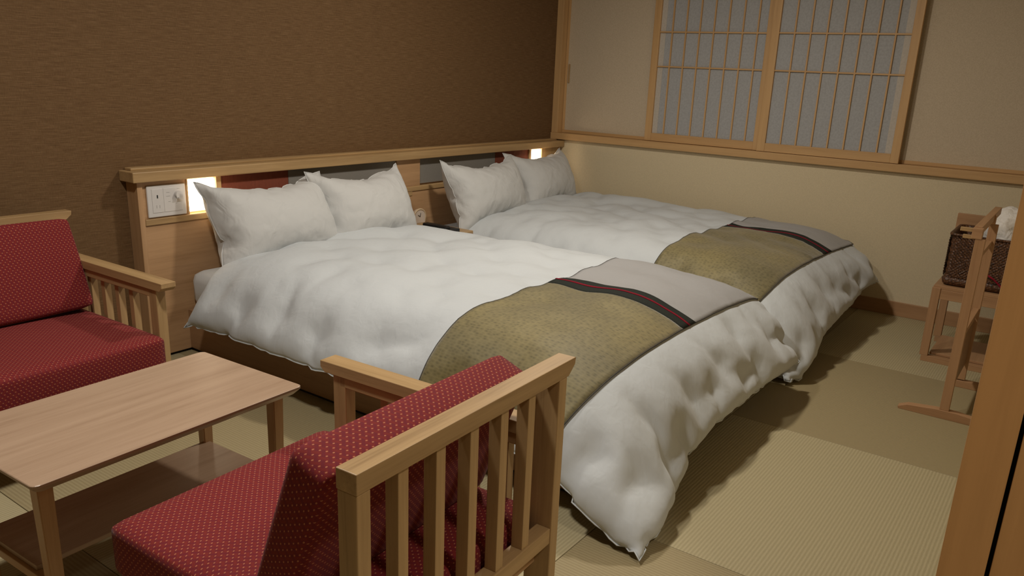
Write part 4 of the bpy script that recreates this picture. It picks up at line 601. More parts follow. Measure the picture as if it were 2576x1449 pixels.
-11,15,5,4,6,2,4,0,0,-2,0,3,0,0,0,-4,4,2,-3,3,-7,-3,0,-3,10,1,-1,1,0,-1,0,0,-2,3,0,1,0,-1,-2,2,0,-1,1,-2,3,-1,2,-4,1,1,0,2,-4,1,2,-3,2,-2,1,0,1,0,1,-1,0,0,1,0,-2,-5,-3,
4,-5,12,1,9,3,1,-2,2,0,-2,3,0,0,-3,3,-7,2,4,-1,2,-4,0,5,0,-1,-1,1,0,1,-1,0,-4,4,-1,1,0,1,0,-1,1,-1,-3,1,0,1,-2,0,2,-4,2,0,4,0,-2,2,-2,2,0,-1,0,0,0,1,-1,1,-3,0,-1,0,-5,
-1,9,-5,14,1,-1,3,0,0,-2,4,-4,5,1,-1,-6,-2,2,1,0,6,1,1,0,0,-1,-3,3,1,0,-1,-1,2,-7,6,0,1,-1,1,0,-1,-1,0,-2,-4,1,2,2,0,-2,2,2,-2,3,1,-1,1,-1,-2,-2,3,-2,3,-2,-3,-1,3,-1,0,-2,-2,
12,1,4,-2,2,2,-5,3,-4,4,-3,6,0,0,3,-4,7,0,0,-1,-6,6,0,-1,1,-1,-1,0,-2,2,1,0,-2,0,0,1,-1,2,-1,1,-1,2,-2,-1,1,-2,-3,-1,2,4,1,0,2,-2,1,-1,0,-2,1,-4,1,4,-4,2,0,-6,-3,2,-7,7,4,
14,-2,-2,2,-2,3,6,-7,3,-4,8,3,1,0,-2,4,0,0,0,-1,0,2,-1,0,0,-2,2,-7,7,-5,1,1,-1,1,-3,2,3,-4,1,-2,3,-1,3,2,0,0,0,1,0,0,-2,-1,1,0,-1,1,-2,-1,-2,2,-3,0,2,-1,-4,-1,2,-7,2,3,5,
13,0,3,0,3,-7,-6,6,1,6,1,1,0,2,2,0,-2,2,0,-1,2,0,0,-1,-2,1,-2,0,-3,5,0,-1,2,1,0,-3,0,-3,0,0,2,1,3,1,-1,-1,1,-1,-2,3,0,0,-2,0,0,-2,-1,0,-3,0,1,0,2,-7,1,1,-2,6,3,-2,-5,
15,0,0,0,2,3,4,0,2,-3,0,-2,1,0,3,0,-4,2,1,1,1,0,0,-2,0,-2,1,2,0,0,0,0,1,0,-2,1,-6,3,-4,5,1,1,0,0,1,0,-1,-1,-3,4,1,-2,0,0,-1,0,1,-3,0,-3,-1,-1,-2,9,0,3,-1,-1,1,-4,-8,
15,0,0,0,-2,4,2,2,1,1,-1,0,-2,1,-2,5,-1,0,0,2,0,0,-1,0,-3,2,0,2,-1,1,0,0,1,0,-1,-2,1,-3,0,0,0,3,1,0,0,0,-2,-1,2,-1,2,0,-1,-2,1,-1,-2,2,1,2,0,1,0,-3,2,1,0,-1,-3,-8,3,
14,2,-1,0,-1,0,3,3,2,0,0,-1,-1,0,3,-7,7,0,-1,1,0,1,-2,0,2,0,1,1,-2,0,0,1,-1,2,-1,-1,0,-2,4,0,-2,0,-1,0,0,-1,0,-1,-2,3,0,1,-1,0,-1,0,0,2,0,2,-1,1,0,-1,1,0,1,-4,-2,2,0,
8,1,1,1,2,-6,1,1,6,6,-2,1,0,0,-1,0,3,-2,2,-2,3,-2,1,0,0,0,3,0,0,-2,1,-1,2,-2,1,0,-4,5,0,-1,1,-2,0,1,-2,1,-2,0,0,-1,0,1,0,0,-2,0,2,-2,6,-2,2,-2,0,1,0,-1,-2,1,1,-2,-1,
7,-1,1,-3,2,6,-7,8,1,2,3,-2,2,0,0,4,-1,-1,-1,0,-4,4,1,1,-1,2,0,1,0,-1,-1,1,-1,1,-1,-1,3,0,2,-1,-1,-2,1,-1,0,-1,1,0,1,-3,3,-2,1,-1,-1,-2,-2,8,-4,4,0,-1,-1,0,0,0,-2,1,-2,2,1,
9,1,-1,0,-2,3,9,-7,0,4,1,0,0,2,4,-2,2,-2,-2,0,2,-2,0,0,1,4,1,-4,1,-1,0,0,1,-1,2,-1,-2,5,-2,-1,-1,2,-2,0,0,1,1,-1,3,-2,-3,1,0,0,-1,-1,4,-2,4,-2,-1,1,-1,-1,-1,-3,2,-1,2,1,0,
11,0,0,4,3,1,0,0,-1,-5,0,4,-1,2,-3,7,-5,3,-2,0,1,-1,2,-2,4,-1,-3,3,-1,0,-1,1,0,1,-1,0,3,-1,-1,0,-1,-1,1,-1,3,-2,3,-1,0,1,-2,0,1,-3,1,2,-2,2,-1,2,-1,-2,0,0,-3,0,-1,4,1,0,0,
9,0,2,2,0,1,2,1,-3,1,1,-3,2,0,3,1,1,-4,0,1,-3,4,-3,2,1,-2,3,0,0,0,-1,0,0,1,-2,3,2,-4,2,0,-2,0,0,0,0,1,2,1,3,-3,-1,0,-2,1,2,0,-1,0,-1,1,0,0,0,-2,1,1,3,-1,-3,-3,0,
13,-2,-4,1,-1,-1,4,2,2,0,-2,2,-1,0,2,-1,2,-2,0,-1,4,-4,4,-1,-1,1,0,-1,0,1,0,0,2,-2,3,-1,-1,1,-1,0,3,-3,1,0,-1,3,-2,4,-1,-1,1,-1,-2,0,-1,4,-1,0,-1,1,-1,-1,-1,1,2,2,-5,1,-7,-4,10,
3,-1,-3,0,5,4,-2,-1,2,1,2,3,0,-1,-2,1,-2,2,3,-2,-3,3,-2,2,0,1,1,-1,0,1,1,-1,-1,2,-1,0,1,0,-1,0,-3,4,-3,4,-2,2,0,2,-2,4,-4,1,-1,1,3,-3,4,-4,1,-1,0,2,-2,0,0,-2,1,-5,1,-2,-8,
-4,-1,6,0,1,0,0,4,0,1,3,-2,2,-1,1,-1,1,1,-2,2,-1,1,-1,0,-1,2,0,0,3,-3,-1,3,-2,0,0,2,-1,1,0,-1,-2,2,4,-3,4,-5,3,-1,3,-4,2,-3,1,-1,3,1,-1,1,0,1,1,-3,1,-1,-4,1,-4,-4,0,-3,3,
10,-13,4,1,-2,0,0,-2,2,3,1,1,1,3,0,0,0,-1,2,-1,4,-5,1,0,2,-3,1,1,-2,2,2,-3,2,-1,0,0,1,-1,0,-2,6,-3,0,1,0,1,-2,1,-2,0,0,-2,2,2,-3,3,1,-1,1,0,2,-4,-3,0,0,-11,2,0,2,1,-15,
-15,19,-4,-2,2,-1,-5,5,4,-1,-1,3,1,-3,5,0,1,0,-1,1,-2,3,-1,0,-3,2,0,0,-2,2,0,0,3,-3,4,-2,-1,1,0,-2,-1,5,0,0,-3,3,-2,0,-1,0,-2,2,-1,2,1,-1,-1,2,-1,-1,-5,3,1,-2,-4,3,-11,1,-1,3,2,
1,1,1,-5,-3,1,8,1,-2,0,1,-1,2,4,-5,2,0,0,0,1,0,-1,0,0,0,-2,2,-1,2,-2,-1,3,-3,5,-4,2,2,0,-1,4,0,-4,-1,1,1,-2,0,-1,-1,-2,3,-2,1,1,1,0,1,-2,-1,0,0,-1,2,-1,2,-1,6,-8,-1,1,-1,
1,-2,-2,6,1,2,-1,0,0,-1,0,0,-2,0,3,0,0,2,-1,-1,0,1,0,0,0,1,-6,3,-2,0,2,0,1,-1,2,0,2,-1,2,0,-2,2,-2,0,0,-1,0,-1,-3,3,-5,3,2,1,-3,3,-1,0,0,-1,-1,1,-2,2,0,3,1,4,-3,-4,-2,
3,1,4,0,-1,-1,0,-1,-5,1,-1,0,3,2,-1,2,-1,-2,2,0,0,-1,0,0,2,-2,4,-5,-1,-2,1,1,1,2,0,1,-3,3,-1,2,0,-2,0,-1,0,1,-1,0,3,-7,-1,3,0,2,2,-2,0,-1,0,0,0,0,1,-2,1,1,-1,-2,1,-1,0,
4,-2,1,0,1,-1,-2,-3,2,-2,3,1,2,-2,5,-4,1,0,0,1,-2,0,1,0,0,2,-3,0,-1,-3,0,3,1,0,0,0,2,-1,1,-1,0,-2,3,-2,2,-4,3,-2,-1,4,1,-1,1,-2,-1,0,0,0,-1,-2,1,2,-3,1,2,-4,4,1,-1,0,0,
2,1,-1,1,-1,0,-2,-3,-3,3,2,2,-1,4,-3,3,0,0,-2,-2,2,-1,1,0,2,-2,2,1,0,3,-1,-3,0,-2,1,-1,-1,1,0,0,1,-1,-2,1,-2,5,-2,3,1,0,1,-1,-2,-2,3,-2,-1,-1,-1,0,2,-1,1,-2,-4,5,-3,1,2,1,0,
5,-3,1,-1,1,-2,-2,-2,-1,2,-3,1,2,2,4,-1,0,0,0,-2,0,-3,2,2,0,0,1,0,4,-2,1,-2,0,-1,-3,2,-2,2,0,-2,2,-3,0,1,2,-3,3,-1,4,-2,4,-4,0,-1,-1,1,0,0,-1,-2,1,3,-3,-1,1,-4,2,2,3,-4,1,
0,3,-1,0,-1,-4,-1,1,6,0,1,3,-1,-2,-5,2,1,0,0,0,-5,3,0,1,-1,3,-2,3,-1,4,-4,0,-4,1,1,-2,3,-3,1,-1,-4,4,-2,0,-2,6,-3,4,-2,4,-3,0,-2,1,1,-1,2,-2,-1,2,1,-2,2,1,-6,-1,0,3,-2,5,-2,
4,-3,1,0,-1,3,0,4,0,-4,2,-3,0,-2,2,0,-3,3,-1,0,3,-3,0,0,1,-3,2,-2,0,1,2,0,-2,-3,0,0,0,0,-1,2,0,-2,-1,0,3,-1,3,-1,3,-3,1,0,-3,-1,3,1,1,2,-1,4,-3,-2,0,0,3,-3,-2,0,3,-1,1,
4,0,-2,-1,1,-1,4,1,-1,3,-4,1,-4,2,-1,0,2,-2,0,3,0,0,-3,-1,-2,1,-3,3,1,0,0,-2,-1,2,-3,-1,1,0,1,0,0,-1,-1,-1,2,1,1,1,-1,2,-3,-1,0,3,-3,5,0,2,5,-5,0,-1,0,-2,1,5,0,-6,-2,3,-1,
-7,7,1,0,-1,2,2,-2,3,-2,3,-4,2,-3,1,-1,1,-1,2,0,-1,2,-1,-3,-1,-1,1,-2,0,1,1,-1,1,-5,3,-2,0,2,1,1,-2,0,-1,-1,2,2,0,1,-2,1,1,-1,-3,4,2,-1,2,0,0,2,-2,-1,-2,4,-2,0,1,1,0,-4,1,
2,-2,0,-1,0,1,-2,5,-1,2,-3,2,-2,0,0,0,-1,3,-2,-1,2,0,-1,-1,-1,-1,-2,1,0,1,-1,2,-1,1,-6,1,3,1,1,0,3,0,1,2,-1,-2,1,-1,1,0,-1,1,5,-4,0,0,-2,1,-2,2,0,-1,1,-5,1,1,-2,3,-1,0,1,
-1,0,-2,0,0,1,3,0,-1,3,1,-2,0,1,-1,-1,3,-5,1,1,-1,-1,3,-2,0,-2,-2,-2,3,1,2,1,0,0,1,0,-1,-1,0,1,-1,2,1,1,-3,2,-1,0,0,0,1,1,4,-3,0,-3,-2,1,4,-3,-2,2,-4,2,1,-5,1,3,-2,4,-2,
9,-7,-2,0,-1,2,1,0,3,-4,0,2,-2,1,0,0,-3,2,1,-3,-1,2,-3,3,-2,2,0,-2,1,1,1,-1,1,1,1,2,-3,-1,0,-1,1,0,2,-1,1,-2,0,-1,1,1,0,2,-3,3,-3,2,2,-4,-2,1,2,-4,4,-5,-2,0,7,-7,9,-3,2,
-2,6,3,0,-1,0,0,-1,-5,2,0,-2,4,-4,0,0,2,-1,-1,-1,-2,-2,3,1,1,1,2,2,-2,-2,-1,1,2,-2,1,0,2,-2,-2,-2,2,-1,1,2,-1,-1,-1,1,-1,-2,6,-3,5,-3,1,-1,0,0,-2,0,0,3,-1,3,1,-2,-10,10,-7,1,-1,
1,2,0,2,2,-2,-1,-2,3,-4,0,-1,-1,2,0,2,-4,4,-2,0,-2,0,1,1,3,-1,0,2,-1,-1,-1,-4,2,0,0,3,-4,2,-2,2,-4,1,1,1,0,-1,1,-2,1,2,-3,3,-2,2,0,0,-4,2,0,0,0,-1,2,3,-1,5,2,-11,2,3,-1,
3,-1,0,1,1,1,-1,-1,-4,2,-3,2,-1,0,1,-1,5,-4,3,-1,5,-3,-4,0,-4,5,-1,3,0,-2,-2,2,-5,1,3,-1,2,-2,0,-2,0,0,-1,2,1,1,-2,1,-4,1,0,1,2,1,0,-1,2,-2,1,-4,-1,5,3,-4,7,1,-2,4,-3,-5,1,
7,-5,1,-1,1,-2,-1,0,0,-1,1,-1,2,1,0,-1,-2,2,-1,4,-1,1,-1,-5,4,-5,7,-4,2,0,0,-4,-1,0,1,-1,1,1,-1,-1,0,-3,2,0,2,1,-1,-2,4,-5,-1,2,0,2,-1,2,1,-2,-3,1,2,-1,-2,9,-4,2,2,-3,-1,1,0,
-3,4,0,1,-2,2,1,-4,1,-3,1,1,-1,0,0,3,0,0,1,-1,0,2,-2,0,-5,2,1,3,-2,-1,-1,1,-1,-2,-1,2,1,0,2,1,-4,-2,1,3,-3,-2,6,-1,-6,3,-2,2,0,3,4,-3,-2,1,-2,-2,1,1,4,0,1,0,2,-2,-1,-1,0,
0,0,1,-1,2,-1,-4,2,-3,1,0,-3,4,0,-2,2,3,-1,0,2,0,-1,0,-1,-2,-2,3,1,0,2,0,-1,-1,-2,0,1,-1,2,-1,-1,4,3,-3,-6,3,1,-5,2,2,-2,-1,2,5,-4,-1,1,1,2,2,0,-2,2,-3,-2,1,2,-3,3,-1,2,-2,
2,-1,-1,0,0,-1,-2,1,-3,-1,-3,7,-4,3,6,-3,-1,1,-1,-1,2,3,-1,0,1,1,-2,-1,1,0,0,1,2,2,-4,-3,2,-4,2,3,-3,7,-4,-3,-2,-1,2,-1,2,3,3,-3,-3,1,-2,1,1,-2,3,2,1,-2,1,-3,0,-3,5,-2,1,-2,2,
2,-1,0,0,0,-1,2,-5,-2,-2,6,-2,5,0,-2,0,-1,0,-1,1,1,-1,2,4,-1,3,-3,-1,1,-2,0,3,-1,1,0,-5,-5,3,1,-1,8,-3,1,-1,-8,2,0,1,5,-1,1,0,-2,0,1,-2,-1,2,-1,4,0,-3,-1,-1,-1,0,-3,1,2,-1,2,
-4,4,0,1,-2,0,-1,0,-3,5,1,0,-1,-1,-1,3,-2,-2,0,0,1,3,3,-2,5,-2,-1,0,-6,5,0,-2,2,1,-3,1,-1,-6,2,3,1,0,3,-1,-1,-7,0,4,-2,5,2,-3,-1,0,-2,0,0,-2,4,0,0,1,-3,-2,1,-2,2,3,-4,3,-3,
1,-1,0,-2,3,-2,0,-1,2,4,-2,2,-1,0,-2,-5,-1,-1,1,-1,2,2,1,3,3,-1,0,-2,4,-7,3,-1,2,-1,2,-3,-4,0,-2,3,3,2,-1,-1,-1,-3,1,2,4,-2,-3,1,0,-1,1,-2,-2,1,-1,2,1,-1,1,-1,-5,0,2,-1,6,-2,2,
3,-3,0,2,-2,-3,1,-2,5,0,1,-2,-1,2,1,0,-2,-4,-1,-1,4,1,3,-2,-2,3,0,1,-3,2,-3,0,0,2,2,-1,0,-4,2,3,-3,2,1,1,2,-1,-2,1,-3,1,-1,-4,2,-2,-1,3,-1,-3,4,-1,1,2,-1,4,-3,-5,-4,5,0,4,-1,
-2,2,0,-2,-1,2,-5,4,3,-1,1,1,0,-3,0,1,1,4,-1,0,-5,-2,1,0,6,-3,1,-3,1,-2,0,1,-4,3,0,3,1,4,-3,-3,3,0,-2,3,-3,7,-1,-4,0,-3,-1,-2,-1,3,1,-1,-1,1,-4,1,4,-1,1,-3,4,3,-1,-5,3,-3,0,
0,0,0,1,-2,-1,-3,2,3,0,0,-1,1,0,-3,1,3,2,-2,3,-2,-5,-1,2,-4,3,-1,4,0,-2,-3,0,3,-2,-1,8,0,3,1,-5,-1,0,3,-4,7,-1,-1,-1,0,-1,-2,-3,-1,2,1,0,4,0,0,1,-7,3,-4,5,0,3,-1,-1,-7,4,-3,
1,0,1,-5,-1,0,5,-1,0,1,-1,1,-1,-3,2,1,-1,-1,6,-1,-1,0,-8,1,0,1,5,-4,-1,2,-1,-3,-1,4,5,-3,5,2,-1,-3,1,-4,0,0,5,-1,0,4,-3,1,0,2,-3,-4,0,1,2,0,0,-3,3,-5,5,-3,-1,2,2,-2,3,-6,4,
2,0,-2,4,1,-1,3,1,0,-4,-2,1,-2,6,-3,-8,2,1,0,3,0,-4,1,-6,1,4,-4,2,1,0,1,-2,-3,2,4,2,1,2,-1,-2,-6,1,1,3,0,4,4,-7,3,-1,4,0,2,-6,-2,1,-6,6,0,-1,-6,5,-3,-1,4,-2,2,1,-1,1,-2,
1,0,1,1,2,1,-1,2,-2,1,1,-4,1,-4,0,3,-8,1,3,-1,1,4,-2,-1,-1,-1,1,2,0,-1,-1,0,-2,1,2,0,2,-1,-2,4,-4,0,-3,2,1,2,1,2,-3,3,0,2,-5,3,-7,1,1,0,0,2,1,-7,0,1,-3,6,-2,5,-2,0,1,
0,0,2,-2,2,2,2,-2,3,-3,-2,0,0,-2,4,-2,2,-2,2,1,-4,3,0,4,-2,-4,1,-1,-2,2,1,-1,3,-2,-2,1,-1,0,1,-3,1,-6,1,2,1,2,-1,3,-1,2,-1,2,4,-7,3,-9,1,1,2,-2,2,-3,-2,0,0,0,5,-1,0,1,0,
1,1,-2,2,-1,1,2,1,-4,3,-1,0,-2,3,-3,4,2,1,-3,-1,3,-4,5,-2,-1,-1,-3,0,1,-2,3,1,0,-2,-2,1,2,-3,1,1,-2,-1,-6,5,0,1,2,-3,5,-4,3,0,-3,5,-3,-1,-5,1,0,2,1,4,-1,-3,-1,0,-1,0,5,-2,0,
2,-1,0,1,-1,2,-2,1,1,-1,1,-1,1,-5,5,-1,2,2,-1,-3,2,1,-3,3,1,-2,-1,-4,0,0,1,3,0,-2,2,-3,-2,3,0,-1,2,1,1,-5,1,-3,-2,4,0,0,0,2,2,-2,-1,3,2,-3,2,0,-3,1,2,1,4,-4,0,-2,-4,2,-2,
3,-1,-1,-2,1,-1,0,2,0,0,-2,1,0,3,-5,3,2,-1,-1,3,-2,2,0,-1,-3,-1,-1,-2,1,3,-2,4,-1,-2,-3,1,0,3,2,3,0,1,0,-2,-7,4,-1,-3,-1,3,0,1,-1,3,6,-3,3,-3,-4,-2,3,0,2,1,-1,2,-5,0,0,-1,2,
-1,1,1,-2,-1,0,1,1,0,2,1,-1,-3,1,2,0,-4,4,0,-1,0,0,1,-2,0,0,-4,0,-1,1,2,0,3,-3,-4,4,3,-1,1,0,3,1,3,-1,0,-12,1,0,0,-1,3,0,4,-1,-2,7,-1,0,1,-2,-1,-1,1,-2,2,-3,3,-1,-1,-1,0,
-2,1,0,1,-4,0,0,0,3,0,2,-1,2,-2,-1,-1,6,-3,-1,1,0,0,0,0,-3,-4,1,-1,-1,2,1,-1,1,2,-2,0,2,0,2,2,0,3,1,-2,-3,2,-7,-1,-2,2,1,2,-2,5,2,0,0,0,-2,0,-1,-2,0,3,-1,3,-2,-2,0,1,1,
-3,-2,0,-2,3,-2,4,-1,2,0,-1,3,1,-1,-2,0,0,-1,4,-2,1,0,1,0,2,-3,-5,-3,3,1,-1,2,0,-1,-1,1,0,2,0,0,3,1,-3,3,1,-2,-2,-8,0,2,1,1,2,1,-2,0,4,0,-1,-1,-2,1,-2,1,3,-2,1,2,0,0,-1,
8,-4,-5,0,-1,1,-1,2,-2,-1,4,-3,1,-2,0,-2,1,5,-4,3,0,1,-3,1,-1,4,2,2,-1,-2,4,-2,-1,2,3,-8,1,0,-2,3,-2,-2,6,-4,-2,0,0,0,-7,2,1,2,1,-2,6,-1,-4,3,-2,1,0,-2,-1,-2,0,4,3,-1,-1,1,-1,
-4,5,2,3,1,-1,-2,0,-2,3,-3,2,-6,1,1,1,-2,-1,5,-4,0,-3,5,-1,2,-1,0,3,1,0,-2,4,-1,0,2,-2,-8,3,0,-2,0,1,-4,3,4,-2,-1,0,2,-3,0,-3,0,3,-5,4,3,-4,3,0,0,0,-3,-2,-1,-1,1,7,1,-2,2,
0,1,3,0,-1,2,-1,-2,2,-3,-2,-2,4,3,-1,1,-2,-1,-4,3,0,2,-3,0,2,1,1,-4,4,1,0,-2,3,1,-1,2,-1,-8,-1,1,-2,1,1,1,-3,3,3,5,-1,-5,-6,2,-2,-1,7,-4,-1,3,-3,1,-1,2,3,4,2,-1,-2,-5,2,-1,0,
-1,0,1,1,1,0,0,1,-3,0,-1,1,-1,-1,3,0,0,-2,-1,2,-1,1,-3,1,-1,1,2,0,-1,0,3,0,1,1,1,-3,2,-4,-1,-5,1,-1,0,3,3,1,2,-1,3,0,-7,-2,-2,2,-3,5,1,-6,3,-1,7,1,4,1,-2,-2,-1,-3,-1,4,-3,
2,-1,-1,-1,1,2,0,-3,0,-2,3,-1,2,1,-1,-3,-1,0,1,-2,-1,1,3,-2,-2,0,0,3,-1,2,-1,3,1,0,-1,2,-2,-1,-10,6,-2,-1,2,0,1,3,2,2,-2,2,1,-9,-2,1,2,-2,2,-1,-5,1,1,6,5,0,0,0,-3,3,-1,-3,2,
0,-1,0,1,1,-2,-2,2,0,-1,-1,2,0,-1,-2,2,-2,-2,1,1,4,-3,0,2,-2,-4,2,1,0,2,1,0,0,2,1,-4,-1,0,5,-12,2,1,1,2,2,1,0,1,4,-3,2,-1,1,-5,5,-7,-3,6,5,-1,-5,3,-1,3,-1,0,1,-5,2,0,0,
-1,1,0,0,-2,-2,1,-2,1,3,0,-1,-2,-1,0,-2,0,-1,0,2,2,4,-1,-2,1,1,-6,0,4,-2,3,0,1,0,-2,3,-4,1,0,2,-7,-1,4,-1,2,0,3,0,-1,2,1,4,-3,3,-4,8,-1,1,0,-2,3,-9,-1,0,2,-1,-1,3,-3,2,-1,
-1,1,-2,1,-2,-1,-2,2,0,2,2,2,3,1,2,-1,-2,-1,-2,-3,0,-4,3,2,0,0,0,2,-3,3,-6,3,-1,-2,2,0,0,2,-7,1,1,-3,2,4,-1,1,0,-1,2,-1,3,2,-1,0,-2,-2,4,1,-3,6,-5,0,-3,0,2,0,2,-2,3,-3,2,
-2,0,1,-6,0,1,-1,0,0,0,1,2,0,2,0,5,4,0,-1,0,-5,4,-2,-2,-1,2,1,3,-2,-6,6,-5,-1,2,-3,0,3,-4,5,0,3,3,-8,-5,2,1,-4,2,2,-2,2,1,5,-4,-6,3,0,1,7,-4,-2,-2,-2,2,0,3,-1,2,-1,3,-3,
4,-3,2,1,0,-2,1,-2,1,-6,-3,-1,5,3,3,0,0,1,1,-3,0,-2,-1,1,3,-5,9,-4,4,-3,-8,0,2,-5,5,-2,-1,-2,9,4,1,1,0,-6,-10,3,1,-2,-2,4,-1,2,0,-1,0,-2,4,2,0,3,-1,4,-3,-5,3,-1,-4,4,1,-1,2,
-2,3,0,2,0,1,3,0,-1,3,0,-1,-8,-2,1,1,1,1,-3,2,0,-4,1,0,0,3,0,3,-2,2,-1,-4,-5,3,-4,2,-3,16,-4,2,3,-2,-3,5,-1,-14,-2,-1,1,0,2,-3,2,-3,2,2,-1,2,1,3,9,-4,2,1,-9,0,2,-2,1,1,0,
2,-1,-1,1,2,3,-1,1,-3,1,-1,0,3,-2,-7,3,-2,0,2,-3,0,1,0,0,-3,4,1,0,-2,0,0,0,-2,-3,0,0,13,-6,3,1,0,0,3,-4,3,1,-5,-6,-7,5,-1,3,1,9,0,1,2,-1,-3,0,-3,1,0,-3,-2,-4,-1,2,3,1,-1,
3,-3,1,1,0,0,0,0,1,-2,-2,-1,3,0,2,-6,0,-2,0,0,0,0,0,0,1,-1,0,4,2,1,-3,-3,2,-3,-3,6,0,2,3,1,-1,1,1,-2,-1,2,1,2,3,2,3,1,0,-5,2,-2,-4,-2,1,-4,-2,0,0,-6,1,-1,-1,2,-2,3,4,
-2,4,-1,-1,0,1,0,1,0,1,2,0,-5,-1,4,-8,1,0,-4,-1,-1,3,-1,-1,2,3,4,0,0,-3,5,3,-5,1,3,-2,0,0,-1,0,0,0,-2,3,-2,2,2,0,6,-1,-2,1,-1,1,1,0,-2,-2,-5,-1,-3,2,-6,4,-5,-1,1,-2,9,-1,3,
0,-1,0,-1,-1,1,0,0,3,0,1,-2,3,-1,-3,6,-5,-3,1,0,6,-3,4,2,0,-1,-5,-1,-1,3,-3,-1,5,3,2,0,-4,-1,-1,-1,0,-2,0,-1,0,2,-6,17,-1,-3,1,-2,2,-2,1,-4,-3,-2,0,-2,2,0,5,-2,6,1,0,0,-8,5,-5,
-1,1,-1,-3,2,-4,0,2,0,3,0,2,-5,5,-3,4,1,4,0,1,-3,2,-3,2,0,0,0,-4,-2,-2,2,2,-1,7,1,-4,1,-2,-2,-4,2,-1,-3,-3,6,-8,15,-3,-2,5,-2,1,-4,5,-4,1,0,-6,-5,1,2,-5,2,6,3,4,3,-4,5,-9,-1,
-2,0,-4,-1,-2,2,5,0,2,-2,3,-1,3,-5,4,-3,5,-1,3,0,0,-2,2,-2,-1,1,-6,0,0,-1,2,0,7,-3,0,3,-3,-1,-2,2,-6,1,1,-2,-7,10,4,-3,6,-6,2,0,3,-3,0,0,-2,1,0,-4,-1,7,4,2,-2,-1,-3,3,-8,4,-1,
0,0,4,-1,0,-2,-1,-1,-1,1,-1,2,-1,2,-1,1,-2,3,1,1,-2,1,-1,0,0,-2,-2,-2,-2,1,-3,7,2,1,1,0,-1,-2,1,-6,3,0,-5,1,0,4,-2,1,-1,8,-2,1,-1,-1,0,-2,1,4,3,1,1,-2,-3,-2,-1,0,1,-2,3,-3,0,
3,-4,-3,7,2,1,-4,-1,0,0,0,-2,-1,0,0,1,1,1,-2,3,-1,1,-1,-1,1,-2,1,-4,-4,5,7,1,-2,-1,-1,-3,0,-1,0,4,-3,-2,1,0,2,1,1,2,2,-6,3,-1,-1,1,0,0,2,-2,1,2,-1,-1,-1,-3,-1,-1,1,2,-2,1,2,
-2,-2,4,1,1,0,3,-2,-1,-1,-2,-2,2,1,-1,0,2,-2,1,0,1,0,0,1,2,2,-2,-1,2,-4,3,-5,2,-1,-3,1,-2,0,-1,-4,2,-1,8,8,2,-2,-2,0,-3,0,-2,-1,0,1,-1,-1,-1,2,-2,1,-1,2,-4,2,-2,-4,-3,6,3,-1,2,
-4,4,0,-1,1,2,-3,1,-2,-1,-1,1,0,0,2,0,-2,2,1,-2,1,0,1,2,-2,0,3,4,0,1,-9,4,-4,0,0,-4,-4,0,-4,8,3,12,2,-3,1,1,-7,-3,-3,3,-1,0,0,-2,2,0,-3,-3,2,-1,1,0,3,-8,1,-2,-1,-2,1,4,3,
-2,1,0,0,0,-1,0,-2,0,0,2,2,1,-1,-1,-1,1,-2,0,1,0,0,1,0,2,2,3,-1,2,-1,2,-6,-2,-3,1,0,1,-7,7,7,3,-2,1,-1,3,-4,-3,-1,2,-5,-2,1,0,1,-1,-5,4,-5,-2,1,1,1,-5,9,-4,6,8,-4,-4,5,-4,
1,-2,0,1,-1,-2,-4,2,-2,1,-1,-1,3,1,1,1,-4,1,-1,1,2,0,-1,2,1,2,-1,3,0,-1,-4,1,-2,2,-3,-2,1,10,5,-5,2,-2,-1,3,-3,-1,2,-8,-2,-2,2,-1,2,0,1,7,-7,3,-2,-2,-1,-1,9,2,7,2,-2,1,-2,-7,-1,
-3,2,1,-1,-3,1,-1,-5,4,0,3,4,-2,0,0,-3,-1,-5,2,2,-3,1,0,0,3,0,1,1,1,-4,0,-5,4,-5,-2,8,12,3,-3,0,-2,1,-3,0,-1,-3,2,0,-7,-4,0,3,0,2,1,1,6,3,-1,3,3,1,1,-2,-2,0,-5,-2,3,-3,-1,
1,-1,-2,0,-1,-2,6,5,-2,1,-3,-3,-2,-2,-1,0,3,3,0,-6,1,-3,-1,0,1,2,3,-1,-3,1,-1,-1,-4,2,14,4,-2,-1,-1,-1,-1,-1,0,0,-1,0,-6,0,-1,-3,1,-1,2,0,2,1,2,1,8,-2,-2,0,-1,0,4,-3,4,0,-4,1,2,
2,-3,1,-2,4,3,-1,-2,0,-2,-1,0,-2,1,-2,4,-3,3,-5,1,-5,-1,-1,5,1,1,1,1,0,-2,-1,-2,-5,13,-1,1,-2,1,0,0,0,-3,2,-3,3,0,2,-1,1,1,-6,2,-1,0,-1,-1,-3,6,-4,3,2,1,-2,2,-1,2,1,-1,4,-3,-3,
-6,5,0,2,-1,-1,1,3,-2,-2,0,-2,-2,-1,3,-3,6,-2,2,-2,2,0,1,-6,-1,0,-1,0,3,1,-1,0,8,-5,-2,0,1,-1,-1,-1,-2,3,-3,4,-2,2,1,3,1,1,-2,-5,-1,-2,-1,0,4,-5,5,0,-1,-3,4,1,0,1,0,2,-4,6,3,
9,-10,1,-5,0,2,-1,-3,4,2,-3,-5,5,0,0,0,-3,0,1,2,-1,1,3,-2,-1,-3,-5,3,1,2,-1,11,-5,2,-3,-4,0,-5,3,-3,0,-3,6,-4,3,1,1,0,3,2,2,-5,-1,-2,-2,0,-5,4,-2,1,1,3,0,-2,5,-3,2,0,9,-4,0,
-10,8,-7,-1,-1,-1,-1,1,-3,1,4,5,-2,1,0,0,-5,-1,-1,-2,3,0,-3,2,-1,-1,4,-5,-1,4,8,-6,6,-5,0,-2,-6,4,-6,2,-1,4,-6,3,0,1,3,0,-2,3,0,4,-7,-1,1,-2,6,-4,1,-2,-1,1,-3,5,-9,9,-2,5,0,13,0,
